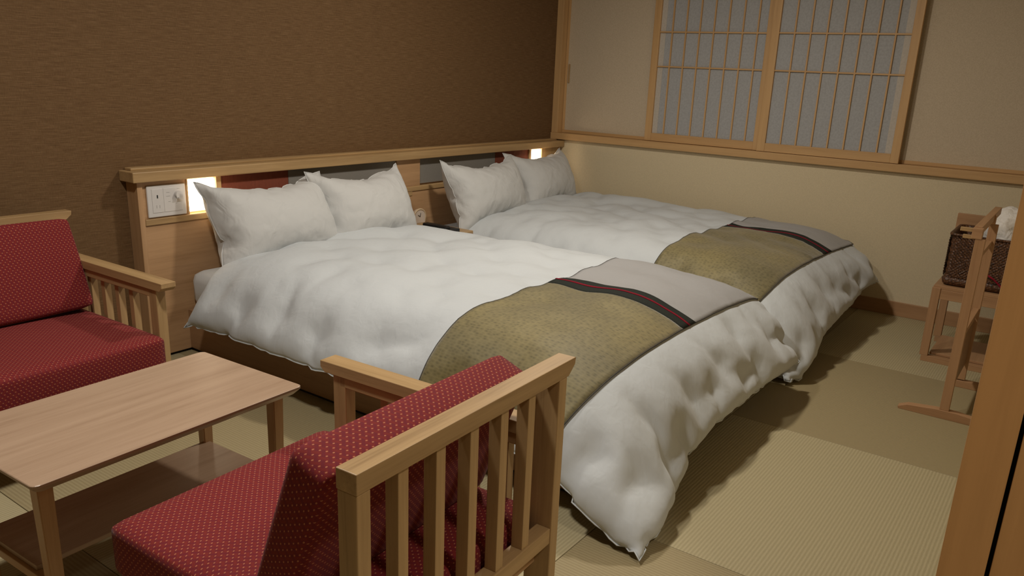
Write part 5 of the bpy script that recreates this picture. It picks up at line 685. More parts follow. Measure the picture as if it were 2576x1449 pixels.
-8,-6,-1,1,-1,-1,0,-1,3,-6,1,2,-1,-2,0,-3,2,-3,-2,2,-1,3,0,0,-1,-1,-2,4,1,-2,0,2,0,0,-1,-1,1,-2,0,2,1,-2,1,-1,-1,0,1,-3,5,-4,-1,0,2,1,-3,2,-2,4,0,1,0,-3,1,-3,3,-3,4,0,3,2,14,
]
DUVET_FAR = [
3193,9,1,16,24,8,18,16,16,3,22,10,21,22,22,22,22,13,21,21,17,2,24,20,21,20,15,22,22,22,22,23,21,22,20,22,22,22,22,23,22,21,23,15,19,22,23,23,22,21,19,20,21,23,20,10,23,22,22,22,21,22,23,22,22,22,23,21,22,20,23,
-10,-3,17,-6,-19,6,0,-4,3,10,-8,13,1,-2,0,0,0,6,-4,1,4,5,-6,-7,2,-2,5,-1,-1,0,0,-2,1,-1,2,0,0,0,0,-1,0,1,-4,7,2,0,-3,-3,0,1,1,1,-1,-7,-4,12,-3,0,1,-1,2,0,-1,0,0,0,-1,1,0,-2,-12,
20,-7,-17,-1,3,7,-20,3,-3,7,9,-2,-1,1,0,0,-8,2,4,-1,1,4,-4,4,-4,4,-1,0,0,0,0,0,-2,1,0,1,-1,1,0,-1,1,0,3,0,-3,-1,-1,1,1,0,3,1,-4,5,-4,-2,2,0,-1,1,0,0,0,0,0,0,-1,-1,-4,3,1,
7,-8,8,1,-2,-8,1,-5,1,2,-1,0,1,1,0,-3,4,-1,-2,1,0,9,3,-13,3,-1,2,0,0,1,0,-4,2,0,1,-1,1,-1,1,1,-1,0,0,0,0,0,2,-1,-1,1,-1,0,5,-4,5,-2,-3,1,-1,1,-1,0,1,0,0,-2,-1,-3,4,-1,-8,
-3,8,-9,6,1,0,12,1,-15,-4,1,-1,-2,1,-1,3,1,-3,2,-1,0,-6,-5,13,0,0,0,1,1,-1,0,3,-3,0,-1,1,0,0,-1,1,0,0,0,-2,3,-2,0,2,0,-1,0,-1,0,3,1,0,1,-3,1,-1,0,1,-1,0,-1,-1,-2,3,-3,1,-12,
-3,5,7,-14,-8,-3,2,1,17,1,-7,0,-1,-2,1,-1,-1,4,-2,1,0,1,3,0,-3,1,1,0,0,0,0,1,2,-3,0,-1,1,0,0,-1,0,-2,0,2,-1,3,-1,0,0,0,0,1,-2,-1,5,-2,0,1,0,0,0,-1,1,-1,-2,-1,1,0,1,-3,16,
-11,-9,0,-2,7,-1,2,5,2,2,6,-5,-1,0,-1,2,-1,1,2,0,-2,2,1,-1,0,1,0,1,-1,1,0,-2,-1,2,1,0,0,-2,1,0,-2,1,0,0,1,0,2,-1,0,-1,-1,-2,1,3,-1,3,-1,1,0,0,-1,1,-1,1,1,0,1,0,2,3,-2,
3,-7,-13,5,3,3,0,-1,-1,1,-1,4,0,-1,1,-1,5,-3,0,-1,2,-1,1,2,2,-3,1,-1,1,-1,-1,1,0,1,0,-1,-1,2,-2,-1,1,0,1,0,1,0,0,1,-2,-2,-1,2,2,0,0,1,2,0,0,-1,0,-1,0,0,0,1,1,2,0,-3,2,
-2,0,1,-2,-1,0,-1,0,-2,-1,1,0,1,2,0,0,-2,2,0,1,-3,3,2,-1,-1,3,0,0,0,-1,0,0,2,-1,-2,1,0,0,1,0,0,0,-1,1,0,0,0,-2,1,2,1,-1,0,-1,1,1,1,-1,0,0,-2,1,0,0,2,0,2,-1,-1,-1,1,
0,-1,1,-3,-2,1,0,0,1,-2,-2,1,2,-1,0,0,2,-1,0,0,0,2,-3,4,1,-1,0,0,0,0,-1,1,0,0,1,0,0,1,-2,1,0,0,0,0,0,1,-1,1,1,-1,-1,1,0,0,0,1,0,1,-1,0,2,-3,0,0,1,2,-1,0,1,-2,0,
-2,3,-6,1,3,-4,0,2,-2,0,0,1,0,0,0,0,-1,1,0,0,3,-2,0,1,1,0,0,0,0,0,2,-2,0,1,0,0,0,-1,1,-1,1,1,0,-1,1,-1,1,1,-1,0,0,0,0,1,0,0,0,0,0,0,-1,1,0,0,0,1,0,0,-2,3,0,
-2,-5,5,0,-2,2,-1,-2,2,0,-1,0,0,1,-1,0,1,0,0,-1,0,0,3,0,0,0,0,0,0,1,-3,3,0,0,-1,1,0,0,0,0,0,0,0,1,-1,0,1,0,1,-1,1,-1,1,0,0,0,0,0,0,-1,1,0,0,0,-1,1,0,0,1,1,-1,
10,0,-9,-5,0,0,2,0,-3,2,0,0,0,-1,1,-1,0,0,1,0,-1,1,2,0,0,1,-1,0,0,-2,3,0,0,-1,2,-1,0,-1,1,0,1,0,0,-1,1,0,-1,0,1,1,-1,1,0,0,-1,1,0,0,0,1,-2,1,0,0,0,0,0,0,0,1,0,
13,6,-1,-9,-6,2,-5,-3,1,-2,1,1,-1,0,0,0,0,0,0,1,-2,2,1,0,0,-1,1,0,-1,2,-1,0,1,1,-1,0,0,1,-1,1,-1,0,1,0,-1,1,0,0,-1,2,0,0,0,0,0,-1,0,0,1,0,-1,1,0,0,0,0,0,1,-2,2,-1,
7,-5,6,2,5,-1,3,-6,-9,-3,-1,0,1,-1,-1,0,0,1,-1,0,1,1,0,0,0,1,-1,0,1,0,0,0,-1,1,0,0,0,0,1,0,0,0,0,0,0,-1,1,0,0,-1,2,0,-1,0,1,0,0,0,0,0,0,-1,0,1,0,0,0,-1,1,0,-2,
1,-1,6,11,4,-3,-12,-3,3,-7,1,-2,1,0,-1,0,0,0,0,0,1,0,0,0,0,0,0,0,0,0,1,0,1,-1,0,0,0,0,0,1,0,0,-1,1,0,0,-1,1,0,0,1,-1,1,0,-1,0,0,0,0,1,0,1,0,-1,0,-1,0,-1,2,-11,6,
-1,0,-10,11,1,0,-3,5,-1,2,-4,-1,-1,0,2,-1,-1,0,1,0,1,-1,0,1,0,-1,0,1,0,0,0,1,-1,0,0,1,-1,1,0,0,0,0,0,-1,1,0,0,-1,0,2,-1,1,-1,0,0,0,0,0,0,-3,4,0,0,0,0,0,1,0,-3,-4,9,
-2,-4,4,-15,1,-1,12,-1,1,5,2,-1,-1,0,-1,1,-1,0,0,0,0,0,1,-1,1,0,0,0,0,0,1,-1,0,1,0,-1,1,-1,1,-1,0,1,0,0,-1,1,0,0,0,0,0,0,0,1,-1,0,0,0,0,2,-1,-1,1,0,0,0,-1,0,3,1,2,
-3,10,-7,3,-9,1,1,5,3,0,-2,2,-4,2,-2,-1,1,-1,0,0,1,0,0,0,0,0,0,0,1,0,-1,0,1,-1,1,0,0,0,-1,1,0,-1,1,0,0,-1,1,0,0,0,0,0,1,-1,0,0,0,0,0,1,0,0,0,-1,1,0,1,-2,-4,11,-2,
-1,-7,12,-2,4,0,-1,0,-1,-1,1,-4,4,-5,2,0,0,0,-2,1,0,1,-1,1,-1,0,1,-1,0,0,1,0,-1,1,-1,1,0,0,0,0,0,0,-1,0,1,0,-1,1,0,-1,1,0,0,0,0,-1,1,0,0,0,1,0,-1,1,-1,1,-1,2,0,0,0,
-1,4,-2,6,-2,0,4,-4,1,0,0,-1,-3,2,-2,-2,1,0,1,-1,0,-1,1,-1,0,1,0,0,0,0,0,0,0,0,0,-1,1,0,0,-1,0,1,0,0,-1,1,0,0,0,0,0,0,-1,1,0,1,-2,1,0,0,0,0,1,0,0,-1,0,1,2,2,-4,
2,0,3,-3,6,2,-2,1,-2,-3,-5,1,0,-2,1,2,-1,1,0,0,0,0,-1,1,1,-1,-1,1,0,0,0,0,0,-1,1,0,0,0,0,0,0,-1,0,1,0,-1,1,0,0,0,0,0,0,0,1,-1,1,-1,0,0,0,1,-1,0,0,0,1,0,2,-3,0,
1,-1,9,3,-1,1,-2,2,-1,-1,4,-3,-4,-5,-2,1,0,0,0,1,-1,1,0,-1,-1,1,0,0,0,0,-1,1,0,0,0,0,0,0,0,1,-1,1,-1,-1,1,1,-1,-1,1,0,-1,1,0,-1,1,0,0,0,0,0,0,0,0,0,0,0,0,0,-1,1,-1,
8,-2,-8,14,3,0,0,-4,-3,-2,-4,-7,0,5,3,-2,1,-1,1,-1,0,0,0,0,0,0,0,0,0,0,0,0,0,0,0,0,-1,1,0,-1,2,-1,0,0,0,-1,1,0,0,0,0,0,0,0,0,0,-1,1,0,0,0,0,0,0,0,0,-1,0,1,0,-2,
-2,21,-11,-3,-4,-6,3,-5,0,0,-4,8,4,2,-4,3,-2,1,-1,1,0,-1,1,0,1,-1,0,0,0,0,0,0,0,0,0,0,0,-1,1,0,0,0,0,0,0,0,0,0,-1,1,0,-1,1,0,0,0,1,-1,0,0,0,0,0,0,0,-1,1,0,-1,0,0,
-8,-13,18,-13,0,7,-2,5,-2,3,5,2,-1,-1,3,-2,1,-1,1,-1,0,0,0,0,0,0,0,0,0,0,1,-1,0,0,0,0,0,0,0,0,-1,1,1,0,-1,0,0,0,0,0,0,0,0,0,-1,2,-1,0,0,0,0,-1,1,0,-1,0,-1,1,1,-2,2,
4,-7,-3,1,-1,-2,-1,4,5,-2,2,0,2,1,-2,1,-1,0,0,0,0,1,-1,0,0,0,1,-1,-1,1,-1,1,0,1,-1,0,0,0,0,0,0,-1,1,0,0,0,-1,1,0,-1,1,0,-1,1,0,-1,0,0,1,-1,1,0,-1,1,-1,-1,1,-1,0,3,-4,
-2,6,-5,0,-1,-2,2,-2,2,4,-1,2,-1,-1,1,-1,1,-1,0,0,1,-1,0,1,-1,0,0,0,1,-1,0,0,0,-1,1,0,0,0,-1,1,0,0,0,0,1,0,-1,0,0,0,-1,1,0,-1,0,0,1,0,-1,1,0,0,0,-1,1,0,-2,1,0,0,-3,
3,-3,0,1,-1,0,-1,2,0,0,3,-4,1,1,-1,0,0,1,0,0,-1,0,1,-1,0,1,-1,0,0,0,0,-1,1,1,-1,0,0,0,0,0,0,1,-1,0,0,0,1,-1,0,0,0,-1,1,0,0,-1,0,0,1,0,-1,1,0,0,0,0,1,-1,0,-2,4,
1,0,-3,1,3,0,0,0,0,1,-2,2,-1,-2,2,-1,0,1,-1,0,1,0,-1,0,1,-1,1,0,-1,0,0,0,0,-1,0,1,0,0,0,0,0,0,0,1,-1,0,0,0,-1,0,1,0,0,-1,0,1,0,0,-1,1,0,-1,0,1,0,-1,0,1,0,1,-2,
3,-1,4,-5,1,3,-3,3,-1,-2,1,0,-2,2,-2,1,-1,0,1,0,-1,1,0,0,-1,1,-1,0,1,-1,0,0,-1,1,0,0,0,0,0,0,0,0,0,0,0,0,-1,1,1,-1,0,0,-1,1,0,0,-1,0,1,0,-1,1,0,-1,0,1,-1,-1,1,3,-12,
-1,-3,-1,11,0,-1,4,-5,-1,1,1,0,1,-3,-2,0,0,0,0,1,0,-1,0,1,-1,0,0,1,-1,1,-1,0,0,0,0,-1,1,0,1,-1,0,0,0,0,0,0,1,-1,0,1,-1,0,0,0,0,0,0,1,-1,-1,1,-1,0,0,1,0,-1,0,0,-4,14,
-7,7,8,-4,3,2,-1,-3,3,-2,2,0,-2,-3,1,-3,1,0,0,-1,1,0,1,-2,1,-1,0,0,1,-1,1,0,-1,0,0,1,-1,0,0,0,0,0,0,0,0,0,0,0,0,-1,0,1,0,1,-1,0,0,-1,1,0,0,0,-1,1,-1,1,-1,0,-1,4,0,
0,4,-2,7,1,-1,-2,0,-4,-1,-8,0,1,2,1,4,-1,0,0,1,-1,1,-1,1,-1,0,1,-1,0,1,0,0,0,-1,0,0,0,0,0,0,1,-1,0,0,0,0,0,0,0,1,0,-1,0,0,0,0,1,-1,0,0,-1,0,1,-1,2,-1,2,-1,1,-1,-1,
0,-3,4,-3,2,-1,-5,1,-1,1,2,2,-1,5,1,-3,1,0,0,-1,0,0,0,0,1,0,-1,1,-1,0,0,0,0,1,0,-1,1,0,-1,0,0,0,0,-1,1,0,0,0,0,0,0,0,0,0,0,0,1,-1,0,0,1,0,0,0,-1,1,1,0,0,-1,-1,
0,2,-1,-3,-2,-2,3,2,0,1,1,-3,3,-2,-1,4,-1,0,0,1,0,-1,0,0,0,0,1,-1,0,0,1,-1,1,-1,0,0,0,0,1,-1,-1,1,0,0,0,0,0,0,0,0,0,0,0,0,0,1,-3,3,-1,0,0,0,0,0,0,1,0,0,0,-3,2,
4,1,-8,3,-3,0,4,-3,2,-1,-1,2,1,-2,2,0,0,0,1,-1,0,0,0,0,0,0,0,0,0,1,-1,1,0,-1,0,1,-1,1,-2,2,0,-1,0,0,0,0,0,0,0,0,0,0,0,0,0,0,2,-2,0,0,0,0,0,0,0,0,1,0,-2,1,0,
6,-8,3,0,-1,3,-3,2,-2,0,2,-2,-1,4,-1,-2,2,0,0,0,0,0,-1,0,0,1,-1,0,1,-1,0,1,-1,1,0,-1,0,0,1,-1,0,0,0,0,0,0,0,0,-1,1,0,0,0,0,1,-1,-1,1,0,0,1,0,-1,0,0,0,0,1,-1,1,-2,
-5,11,4,-6,3,-3,-1,1,-3,2,-3,1,0,-1,1,2,-2,1,-1,1,0,-1,1,-1,1,-1,0,1,-1,0,1,-1,1,0,-1,0,0,0,0,0,1,0,0,0,-1,0,0,-1,1,-1,1,0,0,-1,1,-1,2,-1,1,0,-1,0,1,-2,1,0,0,0,1,-3,3,
-2,-3,-1,11,1,0,2,-6,2,-4,3,-2,0,0,0,-1,2,-1,0,0,0,1,-1,1,-1,0,1,-1,0,1,-1,0,1,0,0,0,0,-1,0,1,-1,0,0,0,0,0,0,0,0,0,-1,1,0,0,0,0,-1,2,-1,0,1,0,-1,1,-2,0,0,0,0,3,-4,
-1,-4,2,-4,2,1,2,6,2,-2,-2,-1,1,0,-1,0,0,0,0,0,0,0,1,0,-1,1,-1,0,1,-1,0,1,-1,0,2,-2,0,0,0,0,0,1,0,0,0,0,-1,1,0,-1,0,0,0,0,-1,1,0,0,0,1,-1,0,0,0,0,0,0,0,1,-2,0,
0,2,-5,-1,-3,2,-3,0,1,5,0,5,-1,0,0,-1,-1,1,0,-1,1,0,1,0,0,-1,1,0,-1,0,1,-1,0,1,-1,1,-1,0,1,-1,0,0,0,0,0,0,0,0,0,1,0,-1,0,0,0,0,1,-1,0,0,0,0,1,-1,0,1,-1,1,-1,-1,1,
2,-2,-2,-1,-4,0,5,-3,6,-1,4,-1,-1,-1,0,1,0,-1,0,0,0,0,0,0,1,0,-1,0,0,1,-1,0,1,-1,0,1,1,-1,-1,0,0,0,0,0,0,0,1,0,0,0,-1,1,-1,1,-1,0,0,0,0,0,0,0,-2,2,1,-1,1,-1,1,-1,-4,
3,-4,3,-5,2,-1,-4,6,-4,6,1,1,0,-1,0,-2,0,0,0,0,0,0,0,0,0,1,0,0,0,-1,1,0,-1,0,0,1,-1,1,-1,0,0,-1,1,0,0,0,0,0,1,0,1,-2,1,-2,1,0,0,0,0,-1,0,0,1,0,1,0,-1,0,-1,1,4,
0,8,-11,3,-1,0,3,-3,1,-2,-2,0,2,2,1,0,0,1,-1,1,-1,1,-1,1,0,-1,1,0,0,0,-1,0,1,0,0,-1,2,-1,2,-2,0,0,-1,0,0,0,0,0,0,0,0,1,-1,1,0,0,-1,0,0,0,0,-1,1,0,-1,1,0,-1,-1,1,1,
6,-12,9,-2,0,-1,-1,3,-2,0,-1,0,-1,2,0,2,0,-1,1,-1,0,0,0,0,0,1,-1,1,0,0,0,0,-2,1,0,1,-1,1,-1,2,-2,0,0,0,0,0,0,1,-1,0,0,0,1,-1,0,0,0,1,-1,0,0,0,0,0,0,0,0,0,-1,0,-2,
-6,8,-1,4,0,1,-2,-2,2,-5,2,0,2,-3,2,-1,1,-1,0,0,1,-1,1,-1,0,0,1,-1,0,0,1,0,1,-2,0,0,0,1,0,0,0,0,-1,0,1,0,0,-1,0,0,0,0,0,1,-1,0,0,0,0,0,-1,1,0,0,0,0,0,1,-1,-1,2,
-2,3,4,-1,3,0,-1,-2,-3,2,-1,-1,-2,4,-1,1,-1,0,-1,1,0,0,-1,1,0,-1,0,0,0,0,0,0,0,1,0,-1,0,0,0,0,2,-2,1,1,-1,-1,1,-1,0,-1,1,0,0,0,0,0,1,-1,0,-1,1,-1,0,0,1,-1,1,-1,1,-1,-1,
2,-1,0,5,1,2,-1,-2,-3,-1,-2,0,4,-3,1,1,1,0,0,-2,-1,1,0,-1,0,0,-1,1,0,1,-1,0,0,0,0,0,1,-1,0,1,-1,2,-1,0,0,0,-1,0,0,0,-1,1,0,-1,1,1,-1,-1,-1,1,0,1,0,0,0,0,-1,1,0,0,0,
0,0,8,-1,-3,0,1,-3,1,-2,2,-1,-3,1,0,-1,1,0,1,2,-1,-1,1,0,0,0,0,-1,0,0,0,0,0,0,0,1,-1,0,1,-1,1,0,0,0,0,0,0,0,-1,0,0,-1,1,1,-1,-1,-1,1,1,0,0,-1,0,1,-1,0,1,-1,0,1,-4,
4,-1,-11,-4,4,1,2,11,-5,2,-4,2,1,0,-2,0,-1,2,0,-1,2,0,0,0,0,-1,0,0,0,0,0,0,1,0,0,-1,0,0,0,0,0,0,1,-1,1,0,0,0,0,-1,0,0,0,0,0,0,1,-1,0,0,0,2,-3,0,0,0,0,1,1,0,2,
8,7,-8,-12,-1,-1,2,-5,10,2,1,-2,0,-1,2,0,-1,-1,1,0,0,0,0,0,1,0,-1,0,0,0,0,1,-1,0,0,0,1,-1,-1,1,0,0,1,0,-1,1,-1,1,-1,0,0,0,-1,0,1,0,0,-1,1,0,1,-1,2,-3,0,0,-1,1,1,2,-7,
14,-17,-1,7,-6,-1,0,2,3,-1,3,2,-1,0,-3,0,1,0,-1,0,0,0,0,0,-1,2,1,-1,0,-1,0,0,0,1,-1,1,-1,1,-1,0,0,0,0,0,0,0,1,-2,1,0,0,0,0,0,0,0,-1,2,-1,1,-1,1,-1,-1,0,0,0,-1,2,-3,8,
-14,7,4,2,1,0,0,2,-1,5,0,-3,-1,0,0,-1,0,-1,1,0,0,1,-1,0,0,0,0,1,-1,1,0,-1,1,-1,1,-1,0,0,0,0,0,0,0,0,0,0,0,-1,1,0,0,0,0,0,1,0,0,-1,1,-1,1,0,1,0,-3,-1,1,-1,-1,4,0,
1,-2,5,-2,0,-1,0,0,0,-1,0,1,1,-2,2,1,-1,0,-1,1,-1,-1,1,0,1,-1,1,-1,1,-1,0,1,-1,0,0,1,-1,0,1,-1,0,0,-1,1,0,0,-1,2,-1,0,0,0,0,0,0,0,0,1,0,0,0,-1,-1,2,2,-3,-1,1,0,-1,2,
-1,4,-2,1,1,1,1,-1,-3,-3,0,1,0,2,-1,-1,1,1,1,-1,0,1,-1,1,-1,0,0,1,-1,1,0,-1,0,1,0,-1,1,0,0,-1,0,0,0,0,0,0,0,0,-1,2,0,-1,0,1,-1,0,1,0,0,0,-1,0,2,1,-2,1,-2,0,0,-1,2,
4,-4,-1,4,1,2,-1,-1,2,-1,-2,-1,1,0,-3,2,-1,1,-1,0,1,-1,0,0,0,1,-1,0,2,-2,0,0,0,0,0,1,0,-1,0,1,-1,0,0,0,0,-1,0,0,2,-1,0,1,0,0,0,0,0,0,0,0,0,0,0,0,1,-2,2,-2,0,0,-2,
-4,3,9,2,-3,0,1,0,-4,0,0,-1,-3,-1,3,-1,1,-1,0,1,-1,0,1,-1,0,0,0,1,-1,1,0,-1,0,0,1,-1,0,1,0,0,0,0,0,-2,1,1,1,0,-2,1,0,0,0,-1,0,1,0,0,0,0,-1,0,0,0,1,0,-2,3,0,0,-4,
1,10,-13,0,10,0,2,-1,0,-3,-2,-2,0,-1,1,-1,0,0,0,0,1,0,-1,0,0,0,0,0,0,0,1,0,0,-1,0,0,1,0,0,0,0,0,-1,1,-2,1,0,1,1,-1,0,0,0,0,0,-1,1,0,0,-1,0,0,0,1,-2,1,-1,0,-1,1,6,
5,-14,10,-7,-4,1,2,2,-1,3,-2,4,1,1,-1,2,-1,0,1,-1,-1,1,0,1,0,-1,1,-1,0,0,0,1,0,0,-1,0,0,0,0,1,0,0,0,-1,1,-1,0,1,0,1,-1,0,-1,1,0,0,-1,0,0,-1,1,0,0,-1,2,-1,-1,-1,0,1,1,
-1,4,-5,5,-6,-2,-2,-1,8,-4,7,-2,0,2,0,-2,1,0,-1,0,1,-1,1,-1,0,0,0,0,0,1,-1,0,1,-1,0,1,-1,0,1,-1,1,-1,1,-1,0,0,1,-1,1,0,0,0,1,-2,0,0,0,0,-1,1,-1,1,0,-1,-2,3,-2,1,1,1,0,
1,-1,2,-4,1,-3,0,2,-5,6,-1,3,0,-1,0,1,0,-1,1,0,0,0,0,0,1,0,-1,0,1,-1,0,1,-1,1,-1,0,0,0,0,0,0,0,-1,2,-1,0,0,0,0,0,2,-1,-1,0,-1,0,0,1,-2,1,1,0,0,0,1,-3,2,-1,0,0,0,
1,-1,-3,0,-1,4,-1,-1,2,0,0,0,1,1,-1,0,0,1,-1,1,-1,1,-1,0,-1,1,0,1,-1,0,0,0,0,0,2,-2,0,0,0,0,0,1,-1,0,1,0,-1,0,1,0,-1,1,0,0,-1,1,0,-3,2,0,0,0,-1,1,1,0,2,0,0,-5,2,
5,-3,-1,-1,0,0,1,3,-1,0,-1,-1,1,-1,2,0,-1,0,0,-1,1,-1,0,1,0,-1,1,-1,0,0,1,-1,0,0,0,0,0,1,-1,0,0,1,1,-1,-1,0,0,0,-1,1,0,0,1,0,1,-1,-1,0,0,0,0,-1,2,-1,-1,4,0,0,-1,4,-14,
-2,0,0,2,1,2,2,0,2,-4,-1,0,-2,1,-1,0,1,0,1,0,-1,1,0,-1,0,0,0,0,0,0,0,0,1,0,-1,1,-1,0,0,0,1,-1,2,-2,1,0,0,-1,0,0,0,1,0,0,0,0,1,-2,0,0,0,1,-1,1,1,0,0,0,-1,-3,6,
-3,6,0,-3,1,0,0,2,0,4,2,-1,0,-3,0,-2,-1,0,-1,0,1,-1,0,0,0,0,-1,1,0,1,-1,0,0,0,0,1,0,-1,0,0,0,0,-1,3,0,-1,-1,1,0,-1,0,0,0,1,1,0,-4,2,0,0,0,0,0,0,0,0,2,-2,0,-2,4,
1,-2,1,4,-1,-4,1,-6,0,1,1,1,-1,3,0,4,0,-2,0,1,0,0,-1,-1,0,1,0,0,0,0,0,0,-1,1,0,-1,1,0,0,1,-1,0,1,-1,1,0,1,-2,0,0,0,0,0,0,0,-2,2,0,0,0,0,0,0,-1,1,0,-1,2,-1,2,-8,
4,-4,1,-1,1,0,-4,2,-3,1,-1,1,3,-1,1,-3,1,3,0,-1,-1,1,1,1,0,-1,0,-1,1,-1,1,0,1,-1,0,0,0,0,0,-1,1,0,-1,2,-2,0,-1,1,0,1,0,-1,1,-1,-3,2,0,1,1,0,0,-1,0,0,-1,1,0,0,2,-1,3,
-4,7,-3,4,0,-1,-2,-2,1,-3,1,0,1,1,-1,2,-1,0,0,0,0,0,0,0,0,0,1,0,0,0,-1,1,-1,0,0,0,1,0,0,0,0,0,0,-1,1,-1,0,1,0,0,0,0,-1,-1,1,-1,1,0,0,1,0,0,0,-1,0,-1,0,1,1,-4,6,
-3,-1,12,-2,3,-3,1,-3,-2,-1,-1,0,-1,0,2,-1,1,-1,0,0,0,0,0,0,1,0,-1,1,-1,1,0,-1,0,0,1,0,-1,0,1,0,-1,1,0,0,-1,1,-1,1,0,0,0,-1,0,0,-1,0,1,1,0,-1,1,-1,-1,0,-1,0,1,0,0,8,-4,
-4,13,-3,5,-3,2,-5,-1,-6,1,1,-1,1,2,-1,0,1,0,-1,0,0,0,0,0,-1,1,1,-1,1,-1,-1,0,1,0,-1,0,1,0,-1,1,0,-1,0,0,-1,1,2,-1,0,-1,1,1,0,-3,2,0,0,0,0,0,0,1,-1,2,0,0,-1,1,-3,0,1,
0,-2,7,-3,3,-3,-2,-1,5,0,-2,0,1,-2,0,1,-1,1,1,-1,0,-2,0,1,0,0,-1,1,-1,0,1,0,-1,0,0,1,-1,0,1,-1,1,-1,0,0,1,0,-1,0,1,0,-1,1,-4,4,0,0,0,0,0,1,-1,0,2,-1,1,0,0,-2,2,-2,0,
2,-5,-6,0,0,2,5,3,-2,0,1,2,-4,2,0,0,0,0,-1,2,0,0,0,-1,1,-1,1,-1,0,0,0,1,0,0,0,-1,1,0,-1,1,-1,1,0,-2,1,0,1,0,-1,1,0,0,4,-2,-2,0,1,0,0,-1,0,1,0,1,0,-1,0,0,-1,1,-1,
2,-4,0,-3,0,0,1,0,4,0,0,-1,3,-2,0,0,0,-1,1,-1,0,1,1,0,0,0,0,0,0,0,1,-1,-1,0,1,0,-1,0,1,-1,0,-1,-1,2,-1,1,0,0,1,-1,0,-1,0,3,1,1,-1,-2,0,1,0,-1,1,-2,1,0,1,-1,2,-3,-5,
4,4,-12,2,-3,4,0,2,1,1,0,-1,-1,-1,0,-1,1,0,0,0,1,0,-1,1,0,0,-1,1,0,0,-1,0,1,0,-1,0,0,1,-1,0,-1,0,1,-1,2,-1,1,0,-1,0,1,0,0,0,2,0,0,1,-1,-2,0,0,-1,2,-3,2,-1,2,-1,-1,5,
6,-13,15,-5,-1,2,1,1,-3,1,-1,0,1,-2,-1,0,-1,0,1,0,-1,1,0,0,-1,1,0,0,0,0,0,-1,0,0,1,0,0,-1,-1,1,1,1,-1,1,-1,0,-1,1,0,0,-1,1,0,0,0,1,-1,1,0,1,-1,-1,1,-2,1,-3,2,0,-2,4,3,
-6,20,-15,13,0,-6,2,-2,5,-2,-1,-2,-8,3,1,-2,0,1,-1,1,1,-1,0,0,0,-1,1,0,-1,0,0,1,0,0,0,0,0,0,2,-2,0,0,0,0,0,0,0,0,0,0,1,-2,0,1,0,0,-2,1,1,-1,1,0,-2,0,-1,1,0,-1,3,-3,5,
2,-17,12,-9,5,8,2,1,-6,-5,0,1,7,-2,-1,3,0,-1,1,0,-1,1,0,0,0,0,0,-1,2,0,0,0,0,-1,0,0,0,1,-2,1,0,1,1,-1,0,0,0,-1,0,0,-1,1,0,-1,-1,-1,2,-1,0,1,0,1,2,1,0,0,-1,1,-1,4,-7,
-2,3,-6,-1,-1,-3,1,0,5,3,1,1,-1,1,0,-1,1,0,0,-1,1,-1,1,-1,0,1,-1,1,-1,0,0,-1,1,1,-1,1,0,-1,1,0,1,-1,1,0,0,0,1,-2,0,1,0,-1,-1,0,1,-2,1,0,0,1,0,0,-1,0,2,2,-1,-1,0,-3,1,
-2,-1,2,-2,-3,-1,-3,3,0,2,1,1,2,0,2,1,-1,0,0,0,0,0,-1,1,0,-1,1,-1,0,1,0,1,-1,0,0,0,0,0,1,0,-1,0,0,1,0,0,-1,1,0,-1,1,1,0,1,-2,1,-2,0,0,-1,1,0,0,2,0,-1,1,0,-1,-2,0,
3,-3,-4,3,-4,1,-2,1,-1,4,2,-1,0,2,-1,0,1,0,-1,1,0,0,0,0,0,0,-1,1,0,-1,0,1,0,1,0,-1,1,0,-2,1,0,0,0,0,0,1,-2,2,0,0,0,0,0,0,2,-1,-1,0,0,-1,0,0,1,-1,1,1,-1,0,0,2,-9,
-6,5,2,-6,4,-2,2,-2,3,-2,1,3,0,0,-1,1,-1,0,1,-1,0,0,1,-1,0,0,0,-1,0,1,0,0,0,-1,1,0,0,0,1,-1,0,0,0,0,0,0,2,-1,0,0,-1,1,1,-1,0,0,1,-1,-1,1,-2,1,-1,1,0,0,1,-1,-2,-1,8,
6,-6,-5,2,1,1,0,1,0,2,-1,-1,0,0,2,-2,1,1,-2,1,0,0,0,1,-1,0,0,0,0,0,0,0,0,1,-1,1,-1,0,-1,1,0,1,-1,0,1,-1,0,0,0,1,0,0,0,0,-1,0,2,-1,0,-1,0,-1,1,-1,1,0,0,1,-1,3,0,
-13,5,4,5,-1,0,-1,1,0,1,0,1,0,0,-2,1,0,-1,2,-1,0,0,0,-1,1,0,0,0,0,0,0,0,0,0,0,0,0,0,1,-1,1,-1,0,1,-1,0,1,0,0,0,0,-1,1,0,1,2,-5,1,-2,1,1,0,0,0,-1,1,0,0,3,-1,1,
-5,0,5,3,2,0,-2,2,-1,-1,0,-1,-2,0,2,0,-1,0,0,0,0,0,0,0,0,0,0,1,0,0,0,-1,1,-1,0,0,0,0,1,0,-1,1,0,-1,0,1,-1,1,0,-1,1,0,-1,0,0,-1,4,-5,3,-2,1,0,-1,0,1,-1,0,1,1,0,-6,
0,-3,11,3,1,3,-5,-2,-2,-1,0,-2,3,-3,-1,0,0,0,0,0,-1,1,-1,0,0,1,0,-1,1,-1,0,1,-1,1,0,-1,1,0,-1,1,0,-1,1,0,0,-1,1,-1,1,0,-1,0,-1,0,0,0,-1,5,-3,1,0,-1,-1,1,-1,0,-1,-1,1,4,10,
-12,27,1,2,2,-5,4,-5,-1,-2,-2,2,-12,3,1,0,0,0,0,0,-1,-1,1,0,0,0,0,0,0,0,1,-1,0,-1,1,0,-1,0,1,-1,0,1,-1,0,1,0,-1,1,-1,1,0,0,1,-1,-7,1,2,1,3,2,-4,-1,2,-1,0,-1,-1,0,1,1,7,
